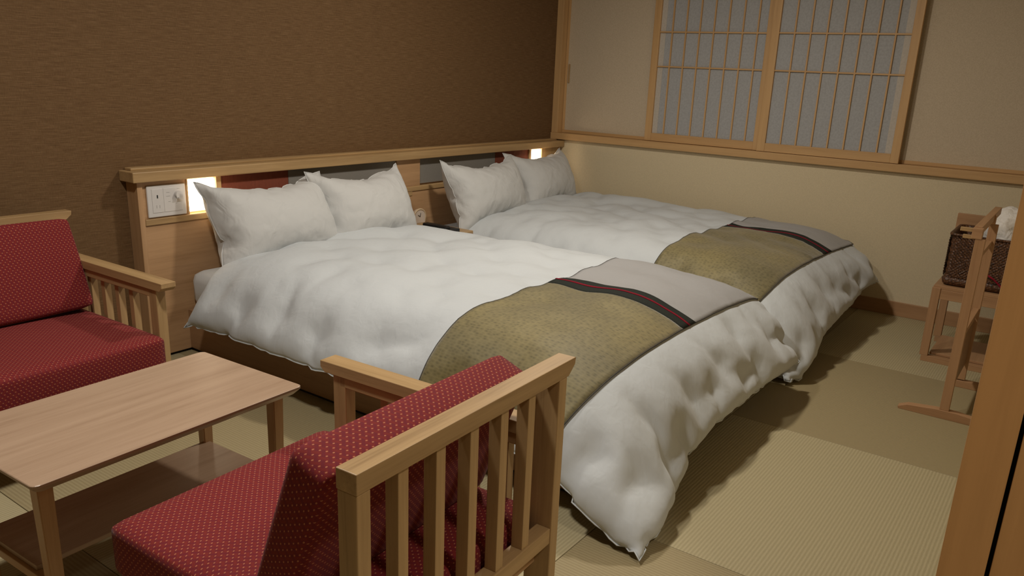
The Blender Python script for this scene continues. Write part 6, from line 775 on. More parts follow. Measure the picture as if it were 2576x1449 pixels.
860,-2,12,-7,1,-21,-6,5,-5,9,-1,4,-5,-5,1,1,1,7,-3,9,9,8,-3,3,-2,6,-4,-3,2,-3,0,0,-3,2,-3,-4,0,-1,-3,-3,3,-6,-3,3,-3,0,-2,3,1,6,-2,0,-3,-2,1,10,-3,0,1,-2,-1,-1,-2,-1,-1,-4,1,-6,3,-4,-3,
23,-7,-19,1,-9,5,-6,3,-7,-2,1,-6,6,6,-3,-4,3,-1,9,-10,-2,10,2,-14,1,3,-2,3,-5,2,2,-2,0,-1,0,5,-1,-2,4,1,-7,9,-3,-2,5,0,12,-12,-1,-3,-2,6,2,9,2,-16,-1,-1,-3,0,1,1,-2,0,2,0,-2,6,0,4,24,
13,-4,-7,8,-12,12,0,-17,1,-13,2,6,0,4,-1,8,12,-14,-8,7,-8,2,-4,6,-3,-9,18,-9,2,-3,1,5,-2,-4,1,2,-1,2,3,-3,7,-8,7,2,9,-1,-16,4,-1,-4,6,-3,15,2,-12,-5,-2,0,-3,3,-2,0,1,2,-4,7,10,4,-6,8,-3,
1,13,6,-4,7,-3,-4,-7,-2,3,-2,-8,-1,-1,3,5,-3,9,-7,-7,-1,-10,22,-13,-1,3,-8,5,-2,5,-3,7,-3,1,2,-5,5,-1,-3,6,-2,5,4,2,0,-5,1,-5,0,2,1,3,-6,5,2,-1,-6,-3,0,-4,1,-2,4,-1,9,6,-3,3,-1,-6,4,
25,-9,3,-12,0,12,-2,-2,4,-5,0,1,-7,-4,6,-4,-1,5,0,-4,4,3,-19,7,3,-2,-2,-1,4,0,2,1,2,-1,-1,1,-3,3,4,-1,0,4,-1,3,-3,-6,-3,4,-1,3,1,1,-1,-3,0,-1,1,-5,1,-1,-2,4,0,2,3,2,6,-4,-7,8,-20,
13,3,-7,8,0,-21,5,6,8,5,-1,-4,1,-4,-4,2,-2,-1,-1,4,4,0,1,-1,-7,-2,-5,6,0,4,-1,-6,15,-7,-2,1,3,-1,1,3,1,2,-1,-5,-16,8,-1,3,5,0,0,-2,2,-10,4,-2,1,0,0,1,5,-5,1,4,1,1,0,-13,12,-8,7,
20,-12,9,-15,-3,3,2,5,2,4,6,-5,-4,1,2,-8,4,-10,11,-1,4,0,-2,-1,-1,-2,2,-2,5,-3,3,3,-9,5,1,-1,-2,9,-5,2,3,-12,-3,-5,0,3,2,8,0,3,2,-6,-8,-9,6,4,-1,3,4,0,-3,3,-3,0,-1,-2,-3,3,-8,5,11,
16,3,-13,6,3,1,1,-1,-5,3,-8,8,1,-1,-3,3,-9,9,-7,6,-1,2,-2,2,3,-6,0,3,-3,3,3,-1,-1,3,0,-2,4,-5,6,-2,-13,-1,-3,-2,6,-1,7,0,5,0,-15,1,-5,4,-2,3,5,3,-1,6,0,-5,0,-2,-2,-1,-7,5,4,4,0,
19,-1,1,-1,-1,1,0,-1,-3,-6,3,-1,3,3,-1,-1,4,-6,1,1,1,-3,-1,-2,-1,6,2,-1,0,1,0,1,3,-4,-5,7,-7,3,-6,1,-1,-1,-1,1,1,-1,5,5,-1,-4,1,-6,-2,0,-5,7,5,-1,3,2,-3,3,-2,-2,-6,-2,-2,3,6,2,-2,
18,1,0,0,0,-1,0,0,1,-3,-5,2,3,0,-1,3,-4,0,0,-1,0,-4,-3,6,1,1,-1,1,1,1,1,0,-5,-1,3,-7,5,-7,8,-8,2,2,0,1,-1,4,0,-5,-1,1,-2,1,1,0,2,-3,3,5,2,-1,3,-5,-1,-1,-3,-2,0,2,2,1,1,
19,-1,0,1,0,-1,0,1,-2,0,1,-1,1,-1,0,-1,1,-4,2,-2,-5,2,-3,3,2,3,-2,3,0,-1,-5,0,-1,1,1,1,-4,3,-2,-3,2,2,1,0,1,0,-2,-2,0,1,-1,1,1,2,-1,3,0,2,0,2,-2,0,-2,-1,0,-4,2,0,5,-5,1,
17,3,-1,-1,1,1,-1,-1,2,-1,-1,1,-1,0,0,-3,-2,3,-1,3,-5,-3,1,2,2,-1,3,-3,0,-2,4,-9,3,2,-1,-1,0,3,-6,0,2,3,1,-1,2,-2,-2,0,-2,1,1,0,2,0,1,2,-1,0,1,2,0,0,0,-4,2,0,-1,0,-4,2,-1,
2,4,10,4,-2,0,2,0,-3,2,0,0,0,-1,1,-2,-3,2,2,-2,-3,-4,4,2,2,1,-2,-1,-2,2,-4,-2,1,0,4,-1,-1,0,-3,1,4,0,0,1,-2,2,2,-4,-3,0,1,1,3,-2,2,0,0,1,-1,-2,-2,3,4,-1,-2,1,-1,0,-1,-2,0,
-10,1,5,16,10,1,-1,-2,0,-1,1,1,0,0,-2,-1,1,-1,0,0,-3,-3,7,-1,-1,-1,2,-3,2,-3,-4,2,0,2,-2,2,1,-2,-1,3,1,0,-1,1,0,-2,0,0,-2,-3,3,4,-2,3,-1,0,1,-2,-1,1,-1,1,-2,2,1,-1,3,-4,2,-3,-3,
8,4,5,5,-1,-1,-4,4,3,-1,-1,0,1,0,-1,0,-3,1,1,-3,1,1,-1,1,0,2,-2,0,-4,-1,3,-3,2,-2,4,-2,-1,-1,0,2,0,-2,5,-2,2,0,-4,1,3,-7,8,-3,0,1,-1,1,-1,0,-1,-1,0,1,-1,2,0,-1,0,0,0,-7,7,
13,9,5,-16,2,3,6,1,0,0,0,-1,1,-1,0,-1,0,1,-2,0,2,-1,1,-2,3,-3,-1,1,1,-3,-2,2,-4,5,-4,4,-2,-1,2,1,-2,2,-1,2,-1,0,0,0,-1,1,-3,4,0,-1,1,0,-2,-1,-1,-1,0,2,1,1,-1,-1,-3,5,-11,7,-23,
23,-3,-17,16,-1,4,3,-1,0,0,0,0,-3,1,2,-1,-2,-1,2,-2,2,-1,0,1,-2,1,0,0,-1,-1,-1,3,0,-1,1,-2,0,0,1,0,0,0,1,-1,0,1,0,-1,-1,1,2,-2,0,0,1,-1,2,-4,0,-2,4,-2,1,1,0,-1,1,-2,-2,5,-13,
21,-3,5,-12,4,2,4,1,1,2,0,-1,0,0,-2,1,0,-1,0,1,0,0,-1,1,0,-1,1,0,-1,1,-1,-1,2,-2,1,1,2,-2,-1,1,-1,0,0,1,0,-1,-1,1,0,0,0,0,0,0,1,-2,-2,2,-1,-1,-2,3,0,1,0,1,-3,2,1,-5,3,
19,5,-1,2,-1,0,-3,3,1,0,0,0,0,0,-1,0,0,-1,0,0,0,0,0,0,0,0,0,0,1,-1,2,-1,-1,1,0,0,1,0,-1,-1,0,3,-5,2,-1,1,1,-1,-1,2,-1,-1,0,0,1,-2,0,1,0,-1,1,-1,1,-1,1,0,1,-3,5,-9,10,
26,-4,3,0,0,0,1,-1,0,0,1,-1,0,-1,1,0,0,0,-2,1,0,1,0,0,-1,0,1,0,-1,1,0,0,0,0,0,0,0,0,1,-1,1,-3,2,-1,0,0,-1,1,0,-1,0,1,0,0,-1,0,1,-1,-1,0,0,0,1,0,-1,1,0,0,1,1,1,
25,0,1,-1,0,0,-1,1,0,-1,0,1,0,0,0,-1,1,1,1,-2,1,-2,1,-1,1,0,-1,1,0,0,0,0,0,1,-1,0,0,0,0,1,-1,0,0,-1,0,0,1,-1,0,1,-1,0,0,0,0,1,-2,1,0,-1,3,-2,0,-1,1,0,1,-1,0,1,0,
26,-1,0,1,-1,-1,0,0,0,2,0,0,-1,-1,0,2,-1,0,0,1,-1,1,-1,0,1,-1,0,0,0,1,-1,1,1,-2,0,1,0,-1,0,1,0,0,-1,0,0,-1,1,0,0,-1,1,-1,1,0,-1,1,1,-1,0,0,-2,2,0,0,0,0,0,0,-1,1,1,
25,1,-3,-2,1,0,1,-1,1,0,-4,1,2,2,1,0,1,0,0,0,0,0,0,0,-1,1,0,-1,0,0,1,0,-1,1,0,-1,0,1,0,-1,1,0,0,-1,1,-1,0,0,1,0,-1,0,-1,1,-1,1,1,0,-1,-1,2,-2,1,0,0,0,0,0,0,1,0,
20,4,0,-1,-5,4,-3,0,0,0,7,-2,0,1,0,0,0,0,1,-1,0,1,0,-1,0,0,0,1,0,0,-1,0,0,0,1,0,0,-1,1,0,0,-1,0,1,-1,1,-1,0,0,0,0,1,0,-1,1,0,-1,0,1,0,-1,1,0,-1,1,0,-1,1,0,0,0,
17,2,5,-2,4,-7,6,0,-1,0,-2,3,1,0,0,0,0,0,-1,1,0,-1,0,1,0,0,0,-1,0,0,1,-1,1,0,-1,1,0,0,0,-1,0,0,1,0,-1,1,0,0,-1,1,0,-1,1,0,-1,0,1,0,0,-1,0,1,-1,1,0,-1,2,-1,0,0,-1,
23,-7,2,0,-1,6,-1,2,0,1,1,-1,0,0,0,0,0,1,0,0,0,0,-1,0,0,0,0,1,0,-1,0,0,0,1,0,0,0,0,-1,0,-1,2,-1,0,1,-1,1,0,0,-1,1,0,-1,1,0,0,0,0,-1,1,0,-1,1,-1,0,1,-1,0,0,0,1,
25,0,-6,4,2,-1,-1,0,2,0,0,1,0,0,0,0,0,-1,1,-1,0,0,1,0,0,0,0,-1,1,0,-1,1,-1,0,1,-1,0,0,1,0,0,-1,1,0,0,0,-1,1,0,0,0,0,0,0,0,0,-1,-1,2,0,0,0,0,0,0,0,0,0,0,-1,1,
26,-1,0,0,0,1,0,-1,1,0,-1,0,0,0,0,0,0,1,-1,1,0,0,0,0,0,0,0,0,0,0,0,0,0,0,0,0,0,0,-1,0,0,0,0,1,0,0,0,-1,1,0,-1,0,1,-1,1,-1,0,1,-1,0,1,0,-1,1,-1,0,0,0,0,1,-2,
25,1,0,0,0,-1,0,1,-1,0,1,0,0,0,0,0,0,0,0,0,0,0,0,-1,0,0,1,0,-1,1,0,-1,1,-1,0,0,0,0,1,0,0,0,0,-1,0,1,0,0,-1,1,0,0,0,0,-1,0,1,0,0,0,-1,1,0,-1,1,0,0,0,0,-1,1,
26,-1,0,0,0,1,0,0,0,0,0,-1,0,0,0,0,1,-1,1,0,-1,0,0,1,0,0,-1,0,0,0,1,0,-1,1,-1,1,0,0,-1,0,0,1,0,0,0,-1,1,0,0,-1,1,0,-1,0,1,0,-1,0,1,0,0,-1,1,0,0,0,0,0,0,-1,1,
25,0,0,1,0,-1,1,-1,0,0,0,1,0,0,0,0,-1,1,0,-1,1,0,0,0,0,0,0,0,0,0,-1,1,0,-1,1,-1,0,0,1,0,0,-1,1,0,0,0,-1,0,1,0,0,0,0,0,-1,1,0,0,-1,1,0,0,-1,1,-1,0,0,0,0,1,-3,
22,2,1,0,0,0,-1,1,1,0,-1,0,0,0,0,0,1,0,-1,1,0,0,0,0,0,-1,1,0,0,-1,1,-1,1,0,-1,0,1,0,-1,1,0,0,-1,1,0,0,0,0,0,0,-1,0,1,0,0,-1,1,0,0,-1,1,0,0,0,0,0,0,0,0,-1,-2,
24,1,0,0,0,-1,0,1,-2,1,0,1,0,0,1,0,0,-1,1,0,-1,0,0,0,0,1,-1,0,0,1,0,0,0,0,0,0,-1,1,0,-1,1,0,0,-1,1,0,0,0,-1,1,0,0,-1,0,1,0,-1,1,0,0,-1,0,1,-1,1,0,0,-1,-1,0,1,
26,-2,0,0,-1,1,1,-1,0,0,0,-1,1,1,-1,1,0,1,0,-1,1,0,0,0,0,0,0,0,0,-1,0,1,-1,1,0,0,0,-1,0,1,-1,0,1,0,-1,0,1,0,0,-1,1,0,0,0,0,0,0,-1,0,0,1,0,-1,1,-1,0,-1,1,0,0,1,
25,0,-1,-2,3,0,-2,1,1,-1,1,1,-1,0,1,0,0,-1,0,1,0,-1,0,0,1,-1,0,0,1,0,-1,0,1,-1,1,0,0,0,0,-1,0,1,0,0,0,0,-1,0,1,0,-1,0,0,1,-1,1,0,0,0,0,-2,1,1,-1,0,0,0,-1,1,0,1,
26,-1,0,1,-1,0,1,-1,0,0,1,-1,1,0,-1,0,0,1,0,0,-1,1,0,0,-1,1,0,0,-1,1,0,0,-1,1,-1,0,0,0,0,0,1,-1,0,1,0,0,0,0,0,0,0,0,0,-1,1,0,0,0,-1,0,1,-1,-1,2,0,-1,0,0,0,1,-1,
26,-1,0,0,0,0,1,-1,1,0,-1,1,0,-1,1,0,0,0,-1,0,1,0,0,0,0,0,0,0,0,-1,1,-1,1,-1,1,0,0,0,0,0,-1,1,0,-1,0,1,-1,1,-1,0,0,0,0,1,0,0,0,-1,1,-1,0,1,0,-1,1,-1,0,1,-1,0,1,
24,1,1,0,-1,0,0,1,-1,0,1,-1,0,0,0,0,0,0,1,0,0,-1,0,0,1,0,0,0,0,-1,0,0,0,0,0,0,0,1,0,-1,1,-1,0,1,0,-1,1,-1,0,0,1,0,0,-1,0,0,0,1,-1,1,0,-1,0,1,-1,1,0,-1,1,0,0,
21,3,-2,4,-1,1,0,-1,1,0,-1,1,-1,1,0,-1,0,0,0,0,0,1,0,0,-1,0,0,1,-1,1,-1,0,1,-1,1,0,0,-1,0,1,-1,1,-1,0,1,0,0,0,0,0,-1,1,0,0,-1,0,0,0,1,-1,0,1,0,-1,1,0,0,0,0,0,-1,
26,-3,1,-2,3,0,-2,2,0,0,1,-1,1,0,-1,1,0,0,0,0,0,0,0,0,0,0,0,-1,1,0,0,0,-2,2,-2,1,1,0,0,0,0,-1,1,-1,0,0,0,0,1,0,0,-1,0,1,0,-1,0,0,0,1,0,-1,1,-1,0,0,0,1,-1,0,1,
25,0,0,-1,1,-1,2,0,-1,1,-1,1,0,-1,1,-1,0,0,0,0,0,0,0,0,1,0,0,0,0,0,0,0,0,-1,0,1,-1,0,1,0,0,0,-1,1,0,0,0,0,-1,1,0,0,0,-1,0,1,0,0,0,0,0,0,-1,1,0,0,0,-1,0,1,-1,
26,0,0,0,-2,1,-2,0,1,1,1,0,-1,1,-1,1,0,-1,0,0,0,0,0,0,0,0,0,0,1,0,0,0,0,0,0,-2,2,0,-1,1,0,0,0,-1,0,1,-1,1,-1,0,1,0,0,0,0,-1,0,0,0,0,0,1,0,-1,0,0,0,1,0,-1,1,
26,0,-1,0,-1,0,2,-1,0,0,0,0,1,-1,1,-1,0,1,-1,1,0,0,-1,1,-1,0,1,0,-1,1,0,-1,1,-1,0,1,-2,1,1,-1,1,0,0,0,-1,0,1,-1,1,-1,0,0,0,0,1,0,0,0,0,0,0,-1,0,0,0,0,0,0,1,0,-1,
24,1,1,-1,1,-1,0,0,0,-1,0,0,0,0,1,1,0,-1,1,-1,0,0,1,-1,1,0,-1,0,1,-1,0,1,-1,1,0,-1,1,-1,1,0,-1,0,0,1,0,-1,0,0,0,1,-1,0,1,0,0,0,0,0,-1,1,-1,1,-1,1,-2,1,1,-1,0,1,0,
26,-2,1,1,-1,1,0,0,0,-1,0,0,0,1,-1,0,0,1,0,0,0,0,0,0,-2,1,0,0,0,0,0,0,1,-1,0,0,-1,1,-2,2,1,0,0,-1,0,1,0,-1,1,-1,0,1,-1,1,-1,0,0,0,1,-2,2,-2,2,-1,1,0,-1,1,0,-1,0,
23,2,1,0,0,0,-1,1,-1,1,-1,0,0,0,1,0,0,0,0,-1,0,0,0,0,1,-1,0,0,0,0,1,0,-1,1,0,-1,0,0,1,-2,1,1,0,0,0,-1,0,1,0,0,0,-1,1,-1,1,0,0,0,0,0,-1,1,-1,0,1,-1,1,0,0,0,0,
25,1,-1,0,0,-1,1,0,1,-1,1,0,-1,1,-1,0,0,0,0,1,0,0,0,0,0,-1,0,0,0,0,0,1,-1,0,0,1,0,-1,0,0,0,0,0,0,1,0,0,0,-1,0,0,1,-1,1,-1,0,0,0,0,0,0,0,1,0,-1,1,-1,0,0,1,0,
25,0,0,0,0,0,1,0,-1,1,-1,0,1,-1,0,0,1,0,0,-1,0,0,0,0,0,1,0,0,-1,1,-1,0,1,0,0,0,0,0,-1,1,-1,0,0,0,-1,2,-1,0,1,0,0,-1,0,0,1,0,0,0,-1,0,0,1,-1,1,0,0,0,0,0,-1,0,
26,-1,0,0,-1,0,0,0,1,0,1,0,0,-1,0,0,-1,0,0,2,-1,0,1,0,0,0,0,0,0,-1,0,0,0,0,0,0,0,0,1,-1,0,-1,2,-1,0,-1,2,-1,0,1,0,0,0,0,-1,1,0,-1,0,0,0,-1,1,0,1,0,0,0,-1,0,1,
26,-1,0,-3,1,2,0,1,0,0,0,-1,0,0,0,0,0,0,0,-1,2,-1,0,0,0,0,0,1,0,0,0,-1,0,1,0,0,0,0,-1,1,-1,0,-1,1,0,0,0,1,-1,0,0,0,1,-1,1,-1,0,0,0,1,-1,0,1,0,0,-1,1,-1,1,0,-1,
25,1,-6,2,2,0,0,1,1,-1,0,1,0,0,0,-1,0,0,0,1,-1,1,-1,0,0,1,0,-1,1,-1,1,0,0,-1,0,0,1,0,0,-1,0,1,-1,0,1,-1,0,0,1,0,0,0,-1,1,-1,1,-1,0,0,0,0,0,-1,1,0,1,-1,1,0,-1,0,
24,-6,7,0,0,0,0,-2,1,1,0,1,-1,1,-1,1,0,0,0,-1,0,0,0,0,0,0,1,0,-1,1,-1,0,1,0,0,0,-1,0,1,0,0,-1,1,0,-1,1,-1,1,0,-1,1,0,0,-1,1,-1,1,0,0,-1,1,0,-1,-1,1,0,1,0,-1,1,0,
22,2,-1,2,0,0,0,1,-2,1,0,-1,1,0,1,-1,0,0,0,0,1,0,0,0,0,-1,-1,1,1,0,0,0,-1,0,0,0,0,0,0,0,1,0,-1,0,1,-1,0,1,-1,1,-1,1,0,0,-1,0,0,0,0,1,0,-1,1,-1,-1,1,0,0,1,-1,-1,
17,6,2,1,0,0,-1,0,1,-1,0,0,0,0,0,1,0,0,0,0,-1,0,0,0,0,0,1,-1,1,-1,1,0,-1,0,0,0,0,0,0,1,-1,1,0,0,-1,1,0,-1,1,0,0,0,0,0,0,0,0,-1,1,-1,0,1,-1,0,0,0,0,1,-1,0,0,
26,0,-1,0,1,0,0,0,-1,0,0,1,0,0,-1,0,0,0,0,1,0,0,0,0,0,0,-1,1,-2,2,-1,0,1,0,-1,0,0,0,0,0,1,-1,1,0,0,-1,1,-1,0,0,1,-1,0,0,0,0,0,1,-1,1,0,-1,1,0,-1,0,0,-1,1,1,-1,
25,0,1,0,-1,0,1,-1,1,0,0,-1,0,0,1,0,0,0,0,-1,0,0,0,0,1,0,0,-1,0,0,-1,1,0,0,1,-1,0,0,0,1,-1,1,-1,0,1,0,-1,1,0,0,-1,1,0,0,0,0,0,0,0,0,-1,1,-2,0,1,-1,2,0,-1,-1,2,
25,0,0,0,0,0,-1,1,-1,1,0,0,0,0,0,0,0,0,1,0,0,0,0,0,-1,0,0,0,0,-1,1,0,0,0,0,1,0,0,0,-1,1,-1,1,0,-1,1,0,0,-1,0,1,-1,0,0,0,0,0,0,1,-1,1,-1,1,-1,0,1,-2,1,0,0,1,
25,1,-4,1,2,-1,0,0,1,-1,0,0,1,0,1,0,0,0,-1,0,0,0,0,0,0,0,1,-1,0,0,1,-1,1,0,0,-1,0,0,0,0,0,1,-1,1,0,-1,0,0,1,0,-1,0,1,-1,1,0,-1,0,-1,1,0,0,0,1,-1,0,0,-1,1,1,-2,
25,-2,3,-3,1,0,0,0,-1,1,0,1,0,1,-1,0,0,0,0,0,0,0,0,0,1,0,-1,1,0,0,-2,2,-1,0,0,1,0,0,-1,0,0,0,1,-1,0,0,1,-1,-1,1,0,0,0,1,-2,0,1,0,0,0,-1,1,0,0,1,-1,0,1,0,-1,0,
25,-1,1,-1,-4,2,2,0,1,0,0,0,0,0,1,-1,1,0,0,-1,0,0,0,0,0,0,1,0,-1,0,1,-1,1,0,0,0,0,0,0,-1,0,0,0,0,1,0,-1,0,0,-1,1,0,0,-1,2,-1,0,0,1,-1,0,0,1,0,0,0,0,0,-1,0,1,
25,1,-2,2,0,-1,-1,0,2,-1,1,0,0,-1,-1,2,-1,0,0,1,-1,0,0,1,-1,1,-1,0,1,0,0,-1,-1,1,0,0,0,0,0,1,-1,0,0,1,-1,1,0,0,0,-1,0,0,-1,1,0,0,0,0,-1,1,1,0,-1,1,-1,1,0,-2,2,0,-1,
25,0,1,-1,1,-1,1,0,-2,1,0,0,0,1,0,-1,1,0,-1,0,1,0,0,-1,0,0,0,1,-1,0,0,1,0,-1,1,0,0,0,0,-1,0,0,0,0,1,-1,0,0,0,1,-1,0,1,0,-1,1,-1,0,0,0,0,0,0,0,1,-1,0,-1,-3,4,1,
26,-1,0,0,0,1,-1,0,1,0,0,0,0,-1,1,0,-1,0,1,0,-1,0,0,0,1,-1,1,-1,1,0,0,-1,0,0,-1,1,1,0,0,0,0,0,0,0,-1,1,0,0,0,-1,0,0,0,1,0,-1,0,0,0,0,0,0,1,-1,0,0,-1,0,1,-2,3,
25,0,0,1,0,0,0,0,-1,0,0,0,0,0,0,0,0,0,0,0,1,0,0,-1,-1,0,0,1,0,-1,1,0,0,0,1,0,-1,0,1,0,0,-1,-1,1,0,0,0,0,0,0,0,1,-1,0,0,1,0,-1,1,0,0,0,-1,1,-1,-1,1,0,0,-1,0,
24,1,1,0,-1,0,0,-1,0,1,1,0,-1,1,0,0,0,0,0,0,0,-1,0,0,0,0,0,-1,0,1,-1,0,1,0,-1,1,1,0,-1,0,0,0,0,-1,2,-1,0,1,0,0,0,-1,0,0,0,0,0,1,-1,0,0,1,0,-1,0,1,-1,0,1,-1,-3,
25,1,-1,0,1,-1,-1,1,0,0,-2,-3,2,2,-1,1,1,0,0,0,-1,1,0,1,0,0,-1,0,0,1,0,0,-1,1,0,-2,0,1,1,0,0,0,0,-1,-1,0,1,0,0,1,0,0,0,-1,0,0,0,0,1,0,0,-1,1,0,0,-1,0,1,-1,1,0,
26,-1,1,0,-1,0,1,-2,-1,-1,0,3,-2,-3,1,2,0,2,-1,0,1,0,0,0,0,0,0,0,1,-1,0,0,1,-1,0,1,-1,0,0,0,0,0,0,1,-1,1,-1,0,1,-1,0,1,0,0,0,-1,1,0,0,-1,1,0,-1,1,0,0,0,0,0,-1,0,
25,1,-1,0,1,0,-1,0,0,0,0,0,0,1,0,-2,0,-1,1,0,1,0,1,0,0,-1,1,0,-1,1,0,0,-1,1,0,-1,1,-1,-1,1,-1,1,1,-1,1,-1,1,0,-1,1,0,-1,0,0,-2,2,-1,1,0,1,-1,1,0,-1,0,0,0,1,-1,1,-1,
23,2,1,0,-1,1,-1,1,0,-1,0,0,1,-1,0,0,0,-1,1,0,-1,1,-1,1,0,1,-1,1,0,-1,1,0,0,-1,0,0,-1,1,0,0,1,-1,0,0,0,1,-1,0,1,-1,1,-1,1,-1,0,-1,1,1,0,0,0,-1,0,0,1,-1,1,-1,1,-1,-1,
24,0,0,1,-1,0,1,0,0,0,1,0,-1,1,0,-1,0,1,-1,1,0,-1,1,-1,1,0,0,-1,0,1,-1,0,0,1,0,0,0,-1,0,0,0,1,-1,1,-1,1,0,0,-1,1,-1,1,-1,-1,1,1,0,-1,0,0,0,0,0,0,-1,1,-2,0,1,0,2,
26,-2,1,-3,3,-2,1,1,1,0,-1,0,1,-1,0,1,-1,0,1,-1,0,1,-1,1,-1,1,0,0,0,-1,0,0,1,-1,0,0,0,0,1,-1,1,-1,1,0,0,-1,0,0,0,-1,1,0,-2,2,1,-1,1,0,0,0,0,0,0,-1,0,0,1,0,-1,1,0,
25,-1,-2,3,-2,3,-1,0,0,0,1,0,-1,1,-1,-1,1,0,0,0,1,-1,1,-1,1,-1,0,1,0,0,-1,1,-1,0,0,0,0,1,-1,1,0,0,0,-1,1,-1,1,-1,0,0,-1,0,2,0,0,0,-1,0,1,0,-1,0,0,1,-1,0,0,0,0,0,0,
26,-1,0,-2,2,-2,2,0,0,1,0,-1,0,0,0,1,-1,1,-2,1,0,1,-1,1,0,0,0,-1,0,0,1,-1,0,-1,1,0,1,0,0,0,-1,1,-1,1,-3,2,0,0,-3,2,0,1,-1,0,1,1,0,0,-1,0,1,0,-1,0,0,1,0,0,0,-1,1,
26,0,-1,0,0,1,-1,1,0,0,-1,1,0,-1,1,-1,1,-2,2,0,-1,0,1,0,-1,0,0,0,0,0,0,0,0,1,0,0,0,-1,1,-1,1,-1,-1,-1,1,-2,0,-1,3,-2,0,0,1,0,2,-2,0,2,0,0,0,0,1,-1,1,-1,1,0,0,-1,0,
25,-1,1,1,-1,0,1,-1,0,0,1,-1,1,0,-1,1,-1,1,-1,0,1,0,0,-1,0,1,0,0,0,0,0,0,-1,1,-1,0,0,1,0,0,-1,-1,0,0,1,0,-2,1,0,0,0,0,0,1,-3,2,-1,0,1,1,1,-1,0,1,-1,1,-1,0,0,0,-2,
24,1,-3,3,1,-1,0,0,1,-2,1,0,-1,1,1,-1,1,-1,1,0,-1,0,0,0,0,0,0,0,0,1,-1,0,1,-1,1,0,-1,0,-1,1,0,1,0,0,-1,0,1,-1,0,0,0,0,0,0,0,-1,2,-2,0,-2,0,2,1,-1,2,-2,1,1,-2,2,-1,
19,4,-1,0,-1,4,-2,0,-2,2,0,1,2,0,-1,1,-1,1,0,-1,0,-1,0,0,1,0,1,0,-1,0,1,-1,1,0,-1,0,1,-1,0,-1,0,1,0,0,1,0,-1,1,-1,0,1,-1,1,0,0,0,-2,0,0,0,2,-3,1,0,0,1,-1,-1,0,1,1,
25,-5,4,-4,3,-1,2,1,0,0,-1,0,1,0,1,-1,1,-1,-1,0,1,0,-1,0,0,-1,0,1,2,-1,0,1,-1,0,1,0,-1,0,1,-1,-1,0,1,1,0,-1,1,0,0,0,-1,0,0,-1,-1,1,0,0,0,2,-3,2,-2,2,0,0,-2,0,2,-1,2,
26,0,-2,1,-3,-1,2,-1,2,1,0,0,-1,1,0,1,0,0,0,0,-1,0,1,0,-1,1,-1,0,0,0,0,0,0,1,-1,1,0,0,-2,1,0,-1,0,0,1,1,-1,0,1,0,-1,0,0,-1,2,-3,2,0,0,0,0,1,0,-1,-1,0,1,0,0,0,0,
25,0,1,-1,0,0,-2,1,0,0,1,1,-1,0,0,0,0,1,-1,1,0,0,-1,0,1,-1,1,-1,-1,1,0,1,0,-1,0,0,0,0,0,0,1,0,0,-1,0,0,1,-1,0,0,0,0,-1,0,0,1,1,0,0,-1,1,-1,0,0,0,0,0,0,1,0,0,
26,0,-1,1,-1,0,0,0,0,0,1,-1,1,-1,1,0,-1,0,2,-2,0,1,-1,1,-1,1,-1,0,0,1,-1,0,0,0,0,0,0,-1,1,0,0,0,0,1,-1,0,0,1,0,-1,1,-1,0,0,-2,1,-1,2,-1,1,0,1,0,0,-1,0,1,0,-1,0,0,
25,0,0,-1,2,-1,1,0,0,0,-1,1,-1,0,0,0,0,0,-1,1,1,-2,2,-1,0,0,1,0,1,-2,1,0,0,0,0,-2,1,1,0,0,0,0,0,-1,0,0,0,0,0,1,-1,1,-1,0,1,-2,-2,0,2,1,1,-1,0,0,1,0,0,0,-1,-1,-1,
24,-1,0,3,-1,1,0,0,0,0,-1,0,1,0,-1,0,0,-1,1,1,-1,1,-2,0,1,0,0,1,-1,1,0,0,-1,0,0,1,-1,0,0,1,0,0,0,0,0,0,0,0,0,-1,1,-1,1,0,-1,1,-1,-2,1,0,0,1,1,0,0,0,-1,0,1,-1,-1,
20,3,3,-1,1,0,-1,0,0,0,1,0,-1,1,0,0,0,0,0,-1,1,-1,1,0,0,0,0,-1,1,-1,0,0,1,0,0,0,0,0,0,-1,0,0,0,0,0,0,0,0,0,1,0,0,-1,0,0,0,1,0,-1,1,0,-1,0,0,0,0,1,0,-1,0,1,
26,-1,1,0,0,-1,1,-1,0,0,1,-1,1,0,-1,0,0,1,-1,1,-1,1,0,0,0,-1,0,-1,0,0,1,-2,1,0,1,0,-1,1,0,0,-1,1,-2,2,-1,0,0,0,0,-1,0,1,1,-1,2,0,-2,0,1,0,-2,1,-3,3,0,0,0,1,0,0,0,
24,1,-2,-2,-1,-6,5,1,3,1,0,2,-5,2,2,-1,1,-1,0,-1,1,0,0,1,-1,-1,-1,1,-2,0,-1,2,-1,1,-1,0,0,1,-1,0,0,-2,2,-2,0,0,-1,1,-2,1,1,0,-5,9,-2,1,2,0,0,-4,0,-3,3,-2,1,1,0,2,2,1,-2,
9,13,-4,-3,-5,0,-8,11,3,3,0,-1,4,1,-2,0,-1,-2,-1,-1,-7,6,1,0,0,0,0,0,1,-2,0,-2,1,1,-1,0,1,-2,0,-3,2,2,-1,0,0,0,0,-2,2,1,-5,-1,9,-16,10,5,2,1,-5,-2,-11,12,-1,0,-6,2,5,0,3,4,5,
18,13,-19,0,5,-5,6,13,6,13,7,-14,-2,1,1,4,5,6,-4,0,11,9,-6,-2,-2,9,-4,-4,3,-4,-1,2,-4,7,-4,-1,-1,2,-5,0,6,-6,1,4,-10,-4,-1,-2,3,3,-3,-2,-6,3,6,-11,-2,2,4,-3,-2,-2,-2,-2,1,-4,1,-5,5,-7,-1,
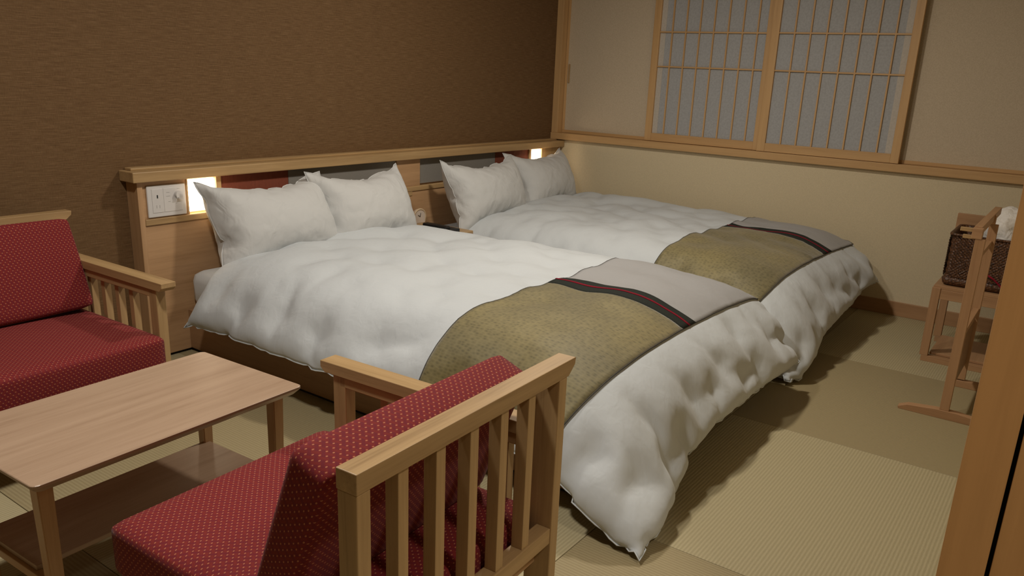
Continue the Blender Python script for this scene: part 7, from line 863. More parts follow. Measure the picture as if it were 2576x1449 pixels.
4,5,15,-3,-14,13,0,-7,0,1,-11,14,5,3,-1,-3,-3,-5,10,2,-8,0,6,-6,4,-2,1,2,-4,3,2,-4,3,-5,4,1,1,-3,5,0,-7,7,-3,-6,10,2,-2,1,-3,-2,0,1,3,-1,-8,8,0,-3,-5,2,1,1,0,1,-3,2,-3,5,-8,8,-6,
16,-26,26,-7,19,-11,-1,5,1,-9,7,3,1,-1,2,1,-5,5,-3,2,-1,-3,-1,4,-1,-5,7,-2,2,-1,0,-1,2,-1,0,1,-1,2,0,-1,0,0,1,0,-6,4,1,0,0,-1,2,-1,-1,-8,5,3,2,-1,0,0,-1,1,0,-1,2,0,-2,-2,3,-4,-1,
-16,28,-15,15,-4,4,9,1,2,0,0,1,0,0,1,-2,3,-4,2,0,0,-6,2,5,0,-1,-2,4,-2,1,-1,1,0,0,0,-1,1,-1,0,1,0,-1,-1,-1,0,0,1,2,0,0,-1,0,0,0,-3,2,1,1,0,0,1,-1,0,1,-3,-3,3,-4,2,1,-3,
2,-1,14,-5,6,-2,-3,-3,10,3,0,0,4,1,-2,2,-1,-1,0,1,-1,-6,1,7,0,0,0,-1,1,0,-1,-2,2,-1,1,0,1,0,-3,0,1,-2,0,-1,1,1,2,0,1,-3,1,-2,1,2,0,0,-1,2,0,0,0,-1,0,0,-2,1,-6,4,1,-4,0,
9,-4,-5,15,-8,13,1,1,-10,0,6,2,-1,3,3,-2,0,1,2,-3,-2,1,-2,0,4,1,0,0,0,-1,1,1,-8,6,0,1,-3,1,-1,-1,-1,-4,3,2,5,-1,1,-1,-2,0,0,1,-1,1,1,0,0,0,0,0,-2,2,0,-2,-1,-1,1,2,-7,3,0,
1,2,5,-4,11,3,2,2,-3,0,-6,6,3,0,-1,4,-2,3,-4,2,-3,0,2,0,1,0,-1,2,-3,1,-2,-2,5,-3,1,-1,3,-7,4,-2,-5,9,0,2,1,-1,0,-3,0,-2,-2,3,2,3,-1,0,1,-1,-2,0,2,-1,1,-1,1,-1,2,-2,1,-4,-1,
19,-3,-5,6,1,1,-1,1,4,-4,5,-3,0,0,1,-1,4,-4,3,-3,2,-1,1,-2,-1,3,1,-3,3,-2,-2,0,1,-2,-1,2,-3,3,-4,1,8,0,0,1,0,-1,-2,0,-3,-1,6,-1,2,0,0,-1,-1,-1,1,-4,0,3,0,1,0,1,0,-1,0,-1,0,
17,1,1,-1,0,-1,1,0,2,3,-1,0,0,-2,1,0,-3,4,0,-1,-1,2,1,1,0,-2,-2,2,-1,-1,-1,0,-2,3,3,-4,2,0,2,1,1,-1,1,0,-1,1,-3,-3,0,3,0,2,1,1,0,-1,-3,1,-2,-1,3,-3,2,1,2,0,1,-1,-2,-1,1,
19,-2,-1,1,0,1,0,0,-1,3,2,-1,-2,1,0,-2,3,-1,1,1,0,2,1,-2,0,-1,0,-1,-1,0,0,0,2,0,-1,3,-1,2,-2,2,-1,0,0,0,0,-2,0,2,1,0,0,0,0,-1,-1,1,0,-3,-1,0,-3,5,0,0,2,1,-1,0,-1,-1,0,
16,3,-1,-1,1,0,0,-1,2,0,0,0,0,0,0,1,-2,4,-1,1,2,-1,2,-2,-1,-1,2,-2,0,0,2,1,1,-1,-1,0,1,0,0,1,0,-1,0,-1,0,0,0,2,-1,0,1,-1,-1,0,1,-2,-1,-1,0,-1,1,0,1,1,0,1,0,0,-2,2,0,
20,-4,1,1,-1,-1,1,1,-2,1,0,0,0,0,2,1,2,-2,0,-2,4,2,-1,0,-2,0,-2,3,0,1,-3,5,-2,0,1,0,0,-2,3,0,-1,-1,-2,2,-1,0,2,-1,2,-1,-1,1,-1,-1,0,-1,1,-1,-1,-1,1,-1,1,2,-1,0,1,-1,2,-1,0,
20,-3,1,-2,1,1,-1,-1,2,-2,1,0,0,2,-2,3,1,-1,-1,1,2,1,-1,-2,0,-1,2,-1,2,-2,4,0,0,0,-3,1,1,0,1,0,-2,0,0,-1,1,-1,-1,3,0,1,0,-2,-1,1,-1,-1,1,-1,1,2,0,-1,-3,0,1,0,0,1,1,1,0,
12,7,-3,-6,3,-2,3,3,0,0,-1,-1,1,-1,1,2,-1,2,0,-2,4,2,-5,0,1,1,-2,3,-2,2,2,0,0,-2,1,0,0,-1,2,-1,-2,0,1,-1,0,2,-1,0,2,0,-1,-2,1,-1,0,1,-3,3,1,-1,1,-1,1,-1,0,0,-2,3,-2,2,0,
25,-13,-14,4,1,1,-6,4,8,3,2,-1,-1,0,3,-2,4,-2,0,4,-2,-2,2,0,0,-3,2,1,2,1,-2,2,-1,2,-3,1,0,2,-1,-1,0,1,-3,1,-1,0,3,-1,-3,6,-6,3,-1,-1,2,-3,3,0,0,1,0,-1,1,-2,0,0,1,-1,0,5,-5,
-22,9,15,2,-8,-1,9,2,-2,7,0,2,-2,2,0,2,1,-2,2,0,-1,0,-1,2,-4,5,1,-2,0,3,1,-1,2,-4,4,-3,2,0,-1,-2,2,-1,-1,0,0,0,0,1,0,-1,3,-4,1,1,-2,1,2,0,1,1,0,-2,0,-1,0,2,1,-3,7,-10,13,
-10,4,-2,2,7,7,0,-1,-1,0,3,2,3,0,-4,2,2,2,-2,1,-2,2,0,-2,4,-3,0,1,1,0,3,-4,1,0,0,1,2,-2,-1,0,-1,1,0,0,0,-1,1,0,2,-2,-2,2,0,0,-1,1,-3,5,1,0,-3,2,-1,-1,1,0,-1,0,4,-6,4,
0,-2,9,3,0,0,0,0,0,-3,-1,2,1,1,4,-2,-1,3,-1,0,-1,0,0,1,-1,1,-1,0,1,0,0,2,-4,4,-3,0,-2,1,1,0,1,1,-1,0,0,1,1,-2,0,0,1,0,0,0,-2,2,4,-3,1,0,4,-4,0,-1,-1,1,3,-4,2,3,-3,
-2,10,-6,3,1,0,-1,-1,-1,0,1,-1,5,-3,4,0,2,0,3,-2,-1,-1,2,-1,-1,2,-1,1,-3,2,-3,1,3,-3,0,0,-1,0,2,0,3,-7,8,-3,2,-1,-2,2,1,-1,-1,1,0,1,-2,4,-1,-1,-1,3,-1,1,-1,0,0,-1,-1,4,-15,12,-7,
-1,-4,7,-1,1,-1,1,0,0,1,0,4,-4,7,-4,1,0,1,2,-1,0,0,-1,0,1,-1,1,-1,2,-2,-2,0,0,0,0,1,-2,2,-2,1,-1,5,-2,1,-1,1,2,-2,1,0,2,-2,1,-1,2,0,-2,1,4,-3,1,0,-2,0,2,-2,1,-1,-1,-3,-3,
1,1,-1,0,0,1,-3,2,0,-1,1,1,2,-2,3,3,-2,-1,-2,2,0,2,0,0,3,-3,0,-1,-1,-1,2,-4,2,1,0,1,0,0,-2,1,-2,3,0,3,2,-2,-1,2,-2,0,2,0,-1,3,-2,-2,3,-2,-1,4,-6,4,1,0,-2,0,-4,4,-1,-2,-4,
2,-1,0,1,-2,-1,1,-1,1,3,4,-1,2,1,0,-5,2,-2,-1,1,-1,0,1,2,-4,4,-1,-1,0,-1,0,-1,0,0,3,-2,0,1,2,-3,-2,2,1,1,-1,3,0,0,-1,3,-4,2,1,-3,5,-4,-2,2,1,-1,5,-4,-1,3,-1,-1,2,-3,5,-5,-5,
1,1,-1,-3,0,-2,2,-2,2,0,-5,3,3,6,-1,1,-2,1,-1,0,1,-4,3,1,1,0,-1,1,0,-1,-3,-1,-1,2,1,1,1,-2,-1,1,0,-1,3,1,0,1,-1,0,-1,0,3,-1,1,-2,3,-3,0,-2,1,2,-4,6,1,-2,-3,1,-2,3,-4,1,0,
7,-4,1,-5,-4,0,-1,2,1,2,5,3,0,-6,-1,3,0,0,0,1,0,0,-3,1,2,-1,2,-1,-1,0,3,2,-4,0,-1,-2,0,3,-2,-1,-3,4,0,1,0,0,-1,1,2,-1,0,1,-3,4,-4,1,-6,4,2,1,3,-3,-2,2,0,0,1,-4,2,-1,-1,
2,3,-4,-2,5,2,-1,2,0,-1,2,-3,-4,0,4,-4,4,-2,3,-4,2,3,-2,-1,-2,1,0,0,1,2,-3,2,-1,-4,0,1,0,2,-1,1,4,-4,0,-1,1,-1,0,-1,3,-2,1,0,2,-4,2,-2,2,-2,-1,3,2,-2,2,-2,-1,-2,-2,3,2,-2,2,
-5,4,2,9,-1,-2,1,-1,0,-1,-3,-2,2,0,-4,4,-2,1,-2,4,-1,1,1,-2,1,-3,1,0,0,1,2,-1,0,-3,-3,0,4,-2,6,0,3,-4,-2,-2,2,-3,-1,1,0,1,0,0,0,2,-4,5,-3,0,3,0,-4,4,-2,0,-2,-2,2,2,0,-1,1,
5,-4,1,2,1,1,1,-2,-2,1,-1,1,-3,-2,4,-2,1,1,0,-1,2,-1,0,0,-1,2,-7,4,0,-1,1,2,0,1,-6,1,-1,4,-1,4,1,1,-4,-1,-2,-3,3,-2,-2,4,2,0,-1,-1,1,-3,3,8,-8,3,1,-4,0,0,-3,-1,-1,4,1,3,-4,
0,3,1,-1,0,2,-1,1,-1,-2,0,-2,1,3,-4,3,-2,2,0,-1,-3,2,1,0,-1,-1,3,-4,-2,3,2,-2,2,-1,3,-4,3,-1,4,-1,-2,1,0,-1,-4,2,-6,2,3,-1,0,0,1,-1,-1,1,7,-5,5,-6,0,0,3,-5,5,-4,4,-1,-3,1,2,
3,-2,1,0,0,0,1,-1,0,0,-2,3,-1,-1,2,-2,2,-3,-1,2,1,-1,0,0,-1,2,-1,-6,5,-4,2,4,-1,4,1,1,-4,1,-3,1,2,-2,0,-1,1,-4,0,-3,2,2,0,1,-3,0,0,2,3,1,-1,-1,2,-2,-4,5,-2,2,-4,2,5,-4,1,
3,0,0,-1,-1,1,-1,0,1,-1,1,-3,2,1,0,1,-1,0,0,0,-4,1,0,0,2,-4,0,5,-9,3,1,2,4,0,3,-1,-1,-3,3,-2,0,-1,0,-1,-1,2,-2,-1,1,0,1,-2,0,-2,-1,5,0,1,0,0,-5,3,2,0,2,-2,1,-3,0,5,-2,
3,-1,0,0,0,-3,2,-1,0,0,0,1,1,-1,1,-1,0,1,-1,-5,7,-5,1,0,0,2,2,-3,1,-6,3,1,2,3,-1,2,-1,-1,-3,1,0,0,0,0,-1,2,-2,2,-3,1,-2,-1,2,-1,-3,4,2,0,-1,-1,-2,-1,1,3,-3,4,-4,2,2,0,0,
1,0,-2,0,0,1,-2,1,1,-1,0,-2,0,2,3,0,1,-3,3,1,-8,1,-1,2,3,0,-1,3,-1,1,-3,1,0,-1,3,1,-1,-1,-4,2,-3,2,1,0,1,-1,4,-4,-1,-1,1,2,-2,3,2,-4,-2,0,0,-3,2,-1,1,2,3,-3,-2,1,0,-2,0,
-4,3,0,1,-1,-3,1,2,-3,3,-6,2,2,3,-2,4,-2,2,-7,3,0,1,-4,3,0,3,0,2,5,-4,-6,0,1,1,0,1,0,-3,4,-6,2,-1,0,1,1,-1,1,3,-5,1,1,2,4,-1,-1,-3,1,0,-2,0,-4,-1,5,2,-4,5,-4,-2,-6,6,5,
0,0,0,-4,-1,2,0,0,2,1,9,-1,-1,-2,0,-5,1,0,3,-4,2,-3,-1,-1,3,1,4,-3,0,3,-1,-8,2,0,2,-1,-2,2,-3,0,-1,1,0,3,0,3,1,-6,1,-2,2,1,-3,6,1,-4,-1,1,0,-1,0,2,0,-3,9,-4,6,-7,3,-2,-2,
1,1,0,2,-2,1,2,0,1,-1,-1,-1,1,-5,-3,5,-2,0,1,3,-3,4,2,-1,-4,-1,3,0,-3,3,-2,-3,-1,0,1,1,3,-3,-4,2,-4,3,3,-3,3,0,-2,3,-4,2,1,2,4,-6,3,-2,-3,2,1,1,7,-2,-7,5,0,1,3,-1,-3,-2,-2,
2,-2,2,1,1,1,-1,-1,0,0,-1,3,-4,2,2,-6,3,0,-1,-3,6,-3,4,-3,2,-1,-5,4,3,-4,1,-2,-6,3,1,1,-1,2,2,-7,-1,1,-1,6,-1,-1,4,-1,5,-2,-1,-1,-1,0,-3,1,2,-2,1,5,0,0,3,-7,-1,6,-1,1,-1,-5,0,
1,2,0,-2,3,-1,-2,3,-1,0,1,-2,-1,3,-3,-1,-1,0,0,1,-1,0,3,3,-5,1,4,-5,1,2,-1,0,-7,1,-1,1,2,1,-3,6,0,-6,4,-3,0,3,0,3,3,-2,-1,-1,-1,2,0,-4,-2,1,4,2,-1,0,1,-3,2,-3,5,-4,0,2,0,
8,-6,0,0,1,-2,2,-3,2,0,-1,2,1,-5,1,3,-4,-2,-2,1,1,3,0,1,1,-1,-3,5,-1,2,0,2,1,-8,1,-1,1,1,4,-1,2,-3,-9,3,2,-3,5,0,3,1,-3,1,1,-1,-1,3,1,-1,-1,-1,-2,3,-12,10,-4,2,-2,5,-2,-1,-2,
-2,4,-4,2,-3,3,1,0,0,-1,3,-2,1,2,-2,-5,4,-4,4,-6,-1,5,1,-1,2,-1,0,-1,2,1,2,1,-1,0,-4,0,-1,1,1,2,2,-1,0,-8,-1,3,-3,8,0,0,0,-2,-1,0,7,0,-2,-1,-3,1,4,-6,4,-11,2,4,1,2,0,-2,1,
0,2,3,-5,0,-2,0,2,1,2,-4,3,-1,0,1,3,-6,4,-3,3,-5,0,0,1,-1,0,0,2,0,-1,3,0,7,-3,-8,0,0,-1,3,0,2,2,-2,-2,-5,0,4,2,0,0,-2,3,1,0,0,3,-1,-1,2,-4,-2,3,-2,-4,-1,0,1,1,2,3,-1,
4,-1,0,3,-2,1,-2,-2,-2,0,2,0,-1,0,1,1,3,0,-1,1,3,-5,-3,-4,2,-1,2,0,0,1,0,2,-2,4,2,-10,2,-1,3,0,-1,3,2,-2,-3,-3,5,-3,-1,4,-1,-4,4,1,3,0,2,-3,-3,1,-1,0,0,2,-7,4,1,1,3,-4,0,
2,0,1,0,3,-1,1,0,-1,-1,-1,-4,2,-1,0,1,1,1,1,2,-1,1,-5,-1,-5,2,-2,1,2,1,0,2,2,-2,-1,2,-9,3,-1,4,3,-1,-2,5,1,0,-5,1,-1,-7,6,0,-5,6,1,2,1,-1,-1,-2,1,0,2,0,3,-3,1,-2,-3,1,1,
3,0,0,1,2,-1,-2,1,-4,0,-2,1,1,1,1,-2,0,1,5,-4,5,-3,1,-2,-3,-7,2,1,0,0,2,-2,2,3,3,-3,-1,-6,3,2,1,1,3,-3,6,-1,-6,2,0,-3,-4,0,5,-2,2,2,-2,1,-2,0,-1,3,-3,9,-1,0,-2,-4,2,-1,0,
4,-2,0,1,-1,2,1,-3,3,-5,-1,-2,0,2,0,3,1,0,-4,5,-2,1,-2,-1,0,0,-4,-1,2,-1,-1,2,2,1,0,5,0,0,-7,1,-3,1,1,5,0,2,2,-4,-4,4,-6,-3,-1,6,-1,1,1,-1,-4,1,-1,0,12,-5,8,-6,-2,2,-4,1,-1,
3,1,-2,0,0,0,-1,2,-1,2,2,1,-2,-4,-1,0,0,-1,3,-1,1,0,2,1,1,0,0,-5,-8,2,1,0,0,0,6,2,6,-3,-2,-10,1,2,1,0,3,1,-1,2,0,-4,0,-3,0,0,1,1,-2,-1,1,-4,6,-1,1,6,-5,6,-3,-3,0,-1,1,
2,-2,1,0,1,0,1,-2,2,0,1,0,0,0,-2,-3,0,2,-3,3,-1,1,-2,3,1,3,-1,-1,1,-6,-5,0,5,3,0,2,-1,3,-3,-1,-6,-1,2,4,-2,2,1,-3,1,2,1,2,-5,1,-1,-1,0,-2,1,-3,-3,7,0,2,4,-3,1,0,-4,3,-1,
-3,3,1,-1,-1,0,0,1,-1,4,-2,0,-3,3,-2,2,-2,-1,3,-1,1,-2,2,-1,0,3,2,1,-2,1,-1,-2,-5,3,0,2,0,3,0,1,-6,-6,2,1,1,2,0,-3,3,1,4,-1,4,-10,2,0,-4,1,-2,0,3,1,0,0,2,-1,3,-2,2,-2,-1,
1,-1,0,0,-2,0,0,2,1,-1,1,0,3,-8,1,-2,1,2,1,0,-1,1,-3,0,4,-1,-1,3,3,1,1,1,-3,-3,1,-2,3,-1,3,-2,4,-5,-6,-3,1,1,1,0,2,3,-1,6,-3,0,-3,-2,3,-2,-3,9,-1,-2,1,0,-3,2,-3,2,-2,0,3,
0,1,0,-2,-1,-2,1,1,2,0,1,1,-6,5,-1,-5,-2,-1,2,3,-4,1,4,-3,1,2,5,-2,2,1,4,-3,1,-5,0,2,-2,1,1,3,-1,4,-6,1,-5,-6,1,2,1,3,4,-1,2,-2,-6,1,0,-5,14,-1,3,-3,-3,-5,3,-2,0,2,1,-2,-1,
2,-1,-3,-2,3,1,0,0,-1,2,-1,0,5,0,-2,4,-2,0,-6,-5,5,-3,-3,2,0,2,-2,6,0,2,-1,4,-3,0,-1,-3,-1,3,0,1,4,0,3,-6,-1,-3,-6,2,1,3,0,3,0,0,-5,0,-5,10,1,2,0,-4,1,-1,-4,2,1,-2,2,2,-1,
3,0,1,4,-2,-1,-1,-5,2,-2,3,-1,0,-2,7,-1,3,-3,0,-2,-4,1,-1,-5,0,3,3,-1,2,1,-1,2,0,-1,-5,1,2,-3,5,-1,3,-2,4,0,-2,0,-4,-5,3,0,4,-2,-2,2,-1,-6,3,5,4,1,-3,0,-12,5,2,-3,1,5,1,-1,-2,
4,1,-1,0,0,0,-1,4,-5,-1,-1,2,-1,3,-4,2,-1,2,-2,4,1,-2,-1,2,-3,-5,2,-1,2,0,1,-2,1,-1,-1,-1,-2,1,-1,4,-1,8,-3,-1,1,-1,0,-1,-1,0,-1,2,2,-5,4,-5,6,4,-5,1,-2,0,3,-13,3,2,1,1,-1,4,1,
5,-7,1,1,2,1,0,-2,-1,0,-2,-3,1,0,5,-2,2,-1,4,-4,0,2,1,3,-2,-2,-8,5,-4,1,4,-2,0,1,-4,1,-1,-1,2,1,5,-3,3,2,-1,0,3,-6,-2,2,0,0,-1,3,-1,5,0,-2,0,-2,0,0,-3,-2,-8,4,0,2,5,-3,2,
-8,5,2,1,0,1,-1,-1,0,-4,-1,4,2,0,-1,3,0,0,-1,2,0,1,2,-3,3,-1,0,-10,5,-4,-2,4,-1,-1,4,-8,2,0,1,2,-2,4,-1,2,2,1,-2,1,0,-3,1,-1,1,1,3,1,-2,0,-2,1,-1,1,1,1,-7,-6,5,1,-1,3,0,
-3,3,-1,0,1,-1,2,-1,1,0,0,0,-3,5,-6,0,1,1,0,0,1,-1,1,3,-5,2,3,-6,-6,6,-1,-2,3,0,-3,4,-7,3,-2,3,4,0,1,0,0,1,-2,2,-4,2,-1,1,0,2,-1,4,1,-3,-3,0,2,-2,-1,3,5,-9,2,-2,3,-3,1,
1,-2,0,0,-1,0,-1,2,1,3,1,-2,2,-5,5,0,-2,0,-3,-2,0,1,-1,0,4,-3,-3,3,-4,-3,0,6,-3,2,3,-2,3,-6,2,0,-2,2,3,1,0,-1,2,-3,1,-3,-1,3,0,3,0,3,-6,1,-2,2,0,2,6,1,-4,2,-12,4,-2,3,1,
2,-4,1,-1,0,-1,0,0,-1,2,1,0,0,0,3,-4,3,-4,4,-1,-2,-3,0,1,3,-1,-4,4,-1,-6,2,-1,5,2,0,4,0,-2,-4,-2,3,-2,1,1,2,-2,-1,1,-3,2,0,-1,0,0,5,-3,4,-8,5,-3,3,4,-1,1,3,-2,3,-9,4,-1,-1,
-7,6,-2,-2,1,0,-1,1,2,-1,1,3,2,0,-4,4,-5,2,-4,1,-2,0,-2,3,-3,4,3,-4,2,-1,-2,3,1,2,0,0,2,2,-7,-5,-1,3,1,2,3,4,1,1,-9,-2,-1,-1,2,-1,1,0,-2,1,-2,3,-1,-2,5,4,2,-3,1,0,-1,-2,-1,
0,0,2,0,-7,0,-1,0,0,3,0,1,0,2,-1,-1,2,-2,1,0,0,-4,-2,0,4,0,1,4,0,2,1,-9,1,0,5,-3,3,2,0,-6,-6,2,1,1,3,3,-1,6,1,-12,-3,0,1,2,-3,0,2,-2,1,1,3,7,-1,-1,-5,4,-7,7,-3,1,-1,
5,-3,-1,3,5,-1,-2,-2,1,-3,3,-4,-2,0,2,-1,1,0,-1,-1,0,5,1,-4,-4,0,2,1,0,3,-2,-1,-2,0,-2,6,-2,0,2,1,-6,-5,3,2,-1,2,7,-2,2,-2,-7,-3,0,1,4,-2,0,1,3,3,1,-3,-2,-1,4,-1,-4,1,-2,1,5,
-1,3,-1,-1,2,1,2,1,-5,2,-5,1,1,-4,-1,3,-1,2,0,2,4,0,2,-4,0,-7,1,-1,3,1,0,0,-5,1,2,0,1,3,0,1,0,-5,-3,5,-3,4,1,0,2,2,-2,-9,-2,1,1,8,-2,6,2,-4,-1,-1,-1,-1,-4,2,-1,-4,7,1,-3,
1,-2,2,0,-1,3,0,-1,3,-3,0,-3,0,2,0,-1,0,1,3,0,-1,1,-2,3,-4,1,-7,2,0,0,1,-1,0,-3,2,1,4,-3,4,0,4,-3,0,-8,6,-3,1,2,2,0,3,0,-6,4,2,-5,6,-3,3,-2,0,-3,3,-4,2,-4,2,-4,-5,6,2,
2,-1,1,0,1,-3,1,0,-1,0,0,1,-1,-1,1,-2,1,-1,1,1,1,0,3,-2,-4,1,0,-4,6,0,-3,2,-3,-3,-1,5,-1,5,-5,6,0,0,-3,-1,-5,3,2,3,0,1,2,3,-4,-6,3,1,-5,11,-4,1,-2,1,-4,3,1,2,2,0,0,-10,1,
4,-3,-2,1,0,-1,0,-2,1,-1,1,0,-1,1,-2,1,0,1,0,1,0,1,-1,4,3,3,-1,1,-5,2,1,0,1,-2,-4,-5,1,-3,7,-1,1,4,-12,3,0,-1,0,1,1,4,2,0,4,-9,-2,2,5,-3,2,0,-1,-2,3,-1,0,4,1,-1,-3,4,-5,
-3,3,1,-1,0,-1,-3,-1,-2,4,1,1,1,-1,1,2,-3,0,-2,0,-1,-1,4,-2,8,-1,5,-2,1,-2,2,-2,0,2,-1,-11,0,1,-1,0,3,2,7,-16,5,-4,2,2,5,0,0,3,-1,-1,-7,1,-1,6,-1,2,-1,1,-3,3,1,0,0,0,0,-6,-1,
-1,1,0,0,0,-1,0,-1,-1,-3,-3,0,-1,2,1,3,2,0,-1,-2,-2,2,1,5,1,3,-1,4,-1,-3,-2,3,1,-1,-3,6,-11,-3,1,2,0,0,0,6,-13,3,2,1,-1,4,2,-1,3,1,-7,-3,9,-4,2,-1,2,-3,2,-2,1,2,2,-2,-4,1,3,
0,0,0,0,-1,4,-1,5,1,-2,0,-1,4,-4,-1,-12,-2,6,-4,-1,4,0,4,3,1,1,1,-1,-1,2,0,-3,-1,1,1,-2,-1,-3,-2,0,1,2,3,-3,1,-6,-1,5,2,0,0,2,-2,2,-2,6,-2,0,0,0,-4,1,-2,1,0,-1,1,2,-1,1,-3,
2,-2,0,0,1,-1,4,-2,3,0,0,0,-5,2,-1,9,1,-11,6,2,-4,3,-4,-1,-2,2,0,1,-1,-2,0,0,2,-2,0,0,4,3,0,0,0,-3,-5,5,-1,0,3,-6,1,-3,-1,1,1,-4,16,-3,-1,-3,-1,-3,0,-1,-2,-1,-2,2,2,-2,4,1,-1,
-1,1,-1,-1,0,2,1,2,-1,1,1,-1,-1,1,-1,-2,1,5,-3,3,3,-2,0,-2,0,-5,2,-2,0,0,-2,0,-1,3,-3,6,4,-1,1,-2,-3,0,3,-2,0,-1,-1,-2,-1,-2,1,-2,1,9,-1,4,-2,-1,-4,0,-2,-1,1,-4,2,-3,1,2,2,-4,6,
-4,1,0,1,-2,1,0,1,1,2,0,1,0,-2,0,0,1,0,3,-4,4,1,-1,-2,-3,3,-2,0,-4,0,-1,2,-2,2,6,-3,2,6,-2,-2,0,-1,-1,-3,0,2,1,-2,-5,3,-5,2,2,3,4,-1,-2,0,0,-4,3,-3,-3,0,-3,2,0,0,2,8,-3,
-1,0,-1,-3,1,-1,2,1,3,1,-1,0,2,-4,0,-2,-5,2,1,3,2,-3,1,4,0,-3,-1,-1,3,-3,-1,-4,3,-1,5,7,-4,1,0,2,-4,-1,-3,3,-6,8,-9,3,-3,-2,4,-1,-1,10,-3,0,1,-1,-1,3,-4,2,0,3,-1,-2,2,3,-4,-3,2,
-1,1,-1,1,-2,2,1,0,-3,-1,2,-1,-3,3,-2,-1,2,-4,-2,4,0,5,2,-4,-1,2,-1,0,-1,-1,-1,-2,2,5,1,-2,6,-4,0,-1,0,-2,-1,-3,2,-2,6,-3,-1,-1,-5,3,13,-6,1,-1,-1,0,-1,1,1,2,2,-1,3,0,-4,-1,1,0,-3,
-1,2,3,0,1,-2,-2,-1,2,0,-2,0,4,-1,1,-2,3,-3,3,-5,-2,3,-4,1,3,-4,0,1,-2,0,0,7,1,-1,-1,1,-4,3,-2,-3,1,2,0,-2,10,-6,-6,1,8,-2,4,-2,-10,2,2,-1,0,-2,3,-3,5,1,2,-1,2,-1,-4,2,-4,3,2,
2,0,-1,1,0,2,-2,0,-2,-1,2,0,-3,2,1,3,-2,4,-4,2,0,-6,0,0,-2,2,1,-1,2,3,2,-2,2,0,-3,-2,2,-4,1,-2,-1,-2,2,10,5,2,1,0,-5,2,2,-1,0,-8,-10,-5,0,5,-1,4,-3,2,2,1,0,1,5,-6,5,-4,-2,
1,-1,1,0,2,-4,1,0,-2,0,-1,1,3,0,2,1,-1,0,1,-2,-1,-4,1,-1,-1,1,0,0,1,-1,5,1,2,-2,2,-3,-6,0,0,0,-2,4,10,4,-5,2,0,0,0,1,0,0,0,-2,0,-5,-4,-10,0,5,4,1,-3,3,-7,7,-2,1,0,-1,0,
6,-6,-3,1,0,-1,-1,-2,4,-2,1,1,-4,4,1,0,2,-2,-2,0,-6,3,1,-2,2,1,0,1,-1,3,-4,9,0,-2,-1,-2,4,-6,-5,1,0,6,2,0,3,0,0,1,0,2,-2,1,-2,-2,0,2,-7,-6,1,-6,4,1,7,-4,5,-9,3,3,-2,4,3,
-5,4,2,-7,0,2,-2,1,-5,3,0,2,9,-4,-3,5,-3,1,0,-4,1,-5,-3,3,2,0,2,1,-3,1,8,-5,0,4,-1,2,-3,4,2,-3,3,-5,0,0,-1,1,2,-1,5,-4,0,-5,-2,3,1,-2,-4,8,-1,5,-9,4,-10,6,-4,1,-3,-1,10,-5,4,
2,0,0,6,-5,-4,-1,0,4,3,1,0,-7,3,1,-6,1,0,-2,-2,0,1,0,1,-2,-1,-3,-1,6,-1,1,3,-2,2,0,1,2,1,-1,6,2,-1,-9,-2,2,-1,0,4,-4,1,-3,-1,0,-2,-2,2,16,1,-2,-4,6,-6,7,-6,0,2,4,0,-7,4,-6,
1,0,2,0,2,3,-1,0,-3,-3,-2,-2,2,-2,1,1,0,0,0,5,0,0,1,-2,0,-1,3,-1,-2,1,1,0,0,-4,-1,-2,2,-1,9,-3,3,-1,1,-7,-4,1,-2,3,3,-1,-1,0,-7,4,1,12,-8,5,-2,2,-4,0,-1,1,5,1,-2,-1,-2,-3,-1,
0,2,-2,2,2,0,4,-3,0,-1,1,-2,-4,0,-2,0,0,1,3,-2,1,3,-2,-2,3,0,-1,4,2,1,-6,-4,0,-2,0,-1,-3,7,-3,8,-2,2,-3,2,-6,-3,6,-3,0,4,2,2,4,-7,1,-10,8,-4,5,-3,1,0,-1,6,0,0,0,-2,-1,-1,2,
4,-3,1,-1,2,0,0,0,1,-3,-4,3,0,-1,-1,-1,-2,0,4,-2,3,-2,-3,5,-2,4,1,-1,4,-3,3,0,-6,-2,-3,-1,1,-4,8,-3,5,1,3,-3,3,-3,-1,-2,-1,1,4,3,-2,3,-2,-9,-7,4,-3,6,-1,1,4,-1,3,2,0,0,-3,3,-3,
1,1,0,0,-2,1,-1,1,-3,2,0,-5,0,-1,2,-2,3,-1,-6,6,-3,1,3,-5,1,0,5,3,-4,7,-3,-2,2,-2,-1,0,-3,6,-4,5,-1,0,-1,6,1,1,-7,1,1,-2,1,-1,2,-1,-6,1,-10,0,5,-2,5,2,-3,4,0,1,0,1,0,-3,2,
5,-3,-2,0,0,0,-1,-1,0,-2,0,1,1,1,-6,4,-3,-2,8,-2,1,-6,-3,2,4,2,1,-1,3,-4,1,2,1,3,0,1,4,-6,1,-4,-2,1,3,-2,1,2,1,-4,0,0,-2,0,3,-4,-2,0,4,-11,3,2,0,2,1,-1,3,-1,1,1,-2,3,1,
-6,3,3,-2,1,-1,1,0,0,-2,0,-1,0,-2,6,-4,2,3,-8,2,-1,6,2,0,-3,-1,-3,1,-1,2,-1,-1,-1,1,2,3,2,-3,-3,2,-1,-1,-1,2,2,-1,-2,2,-5,1,1,2,-1,3,3,2,-6,0,0,-2,-1,-3,2,-1,0,3,1,1,6,-2,0,
-1,0,-2,0,-2,-1,1,-3,0,2,0,1,2,1,-4,2,-1,-1,3,-1,1,2,3,-4,-1,-1,-2,-5,3,-4,3,-1,1,0,4,-2,-3,7,-2,-6,1,1,-4,3,-1,0,3,-3,2,-1,-2,1,3,-2,4,-1,7,-4,-5,2,-2,-2,-4,4,2,-2,2,4,3,1,-1,
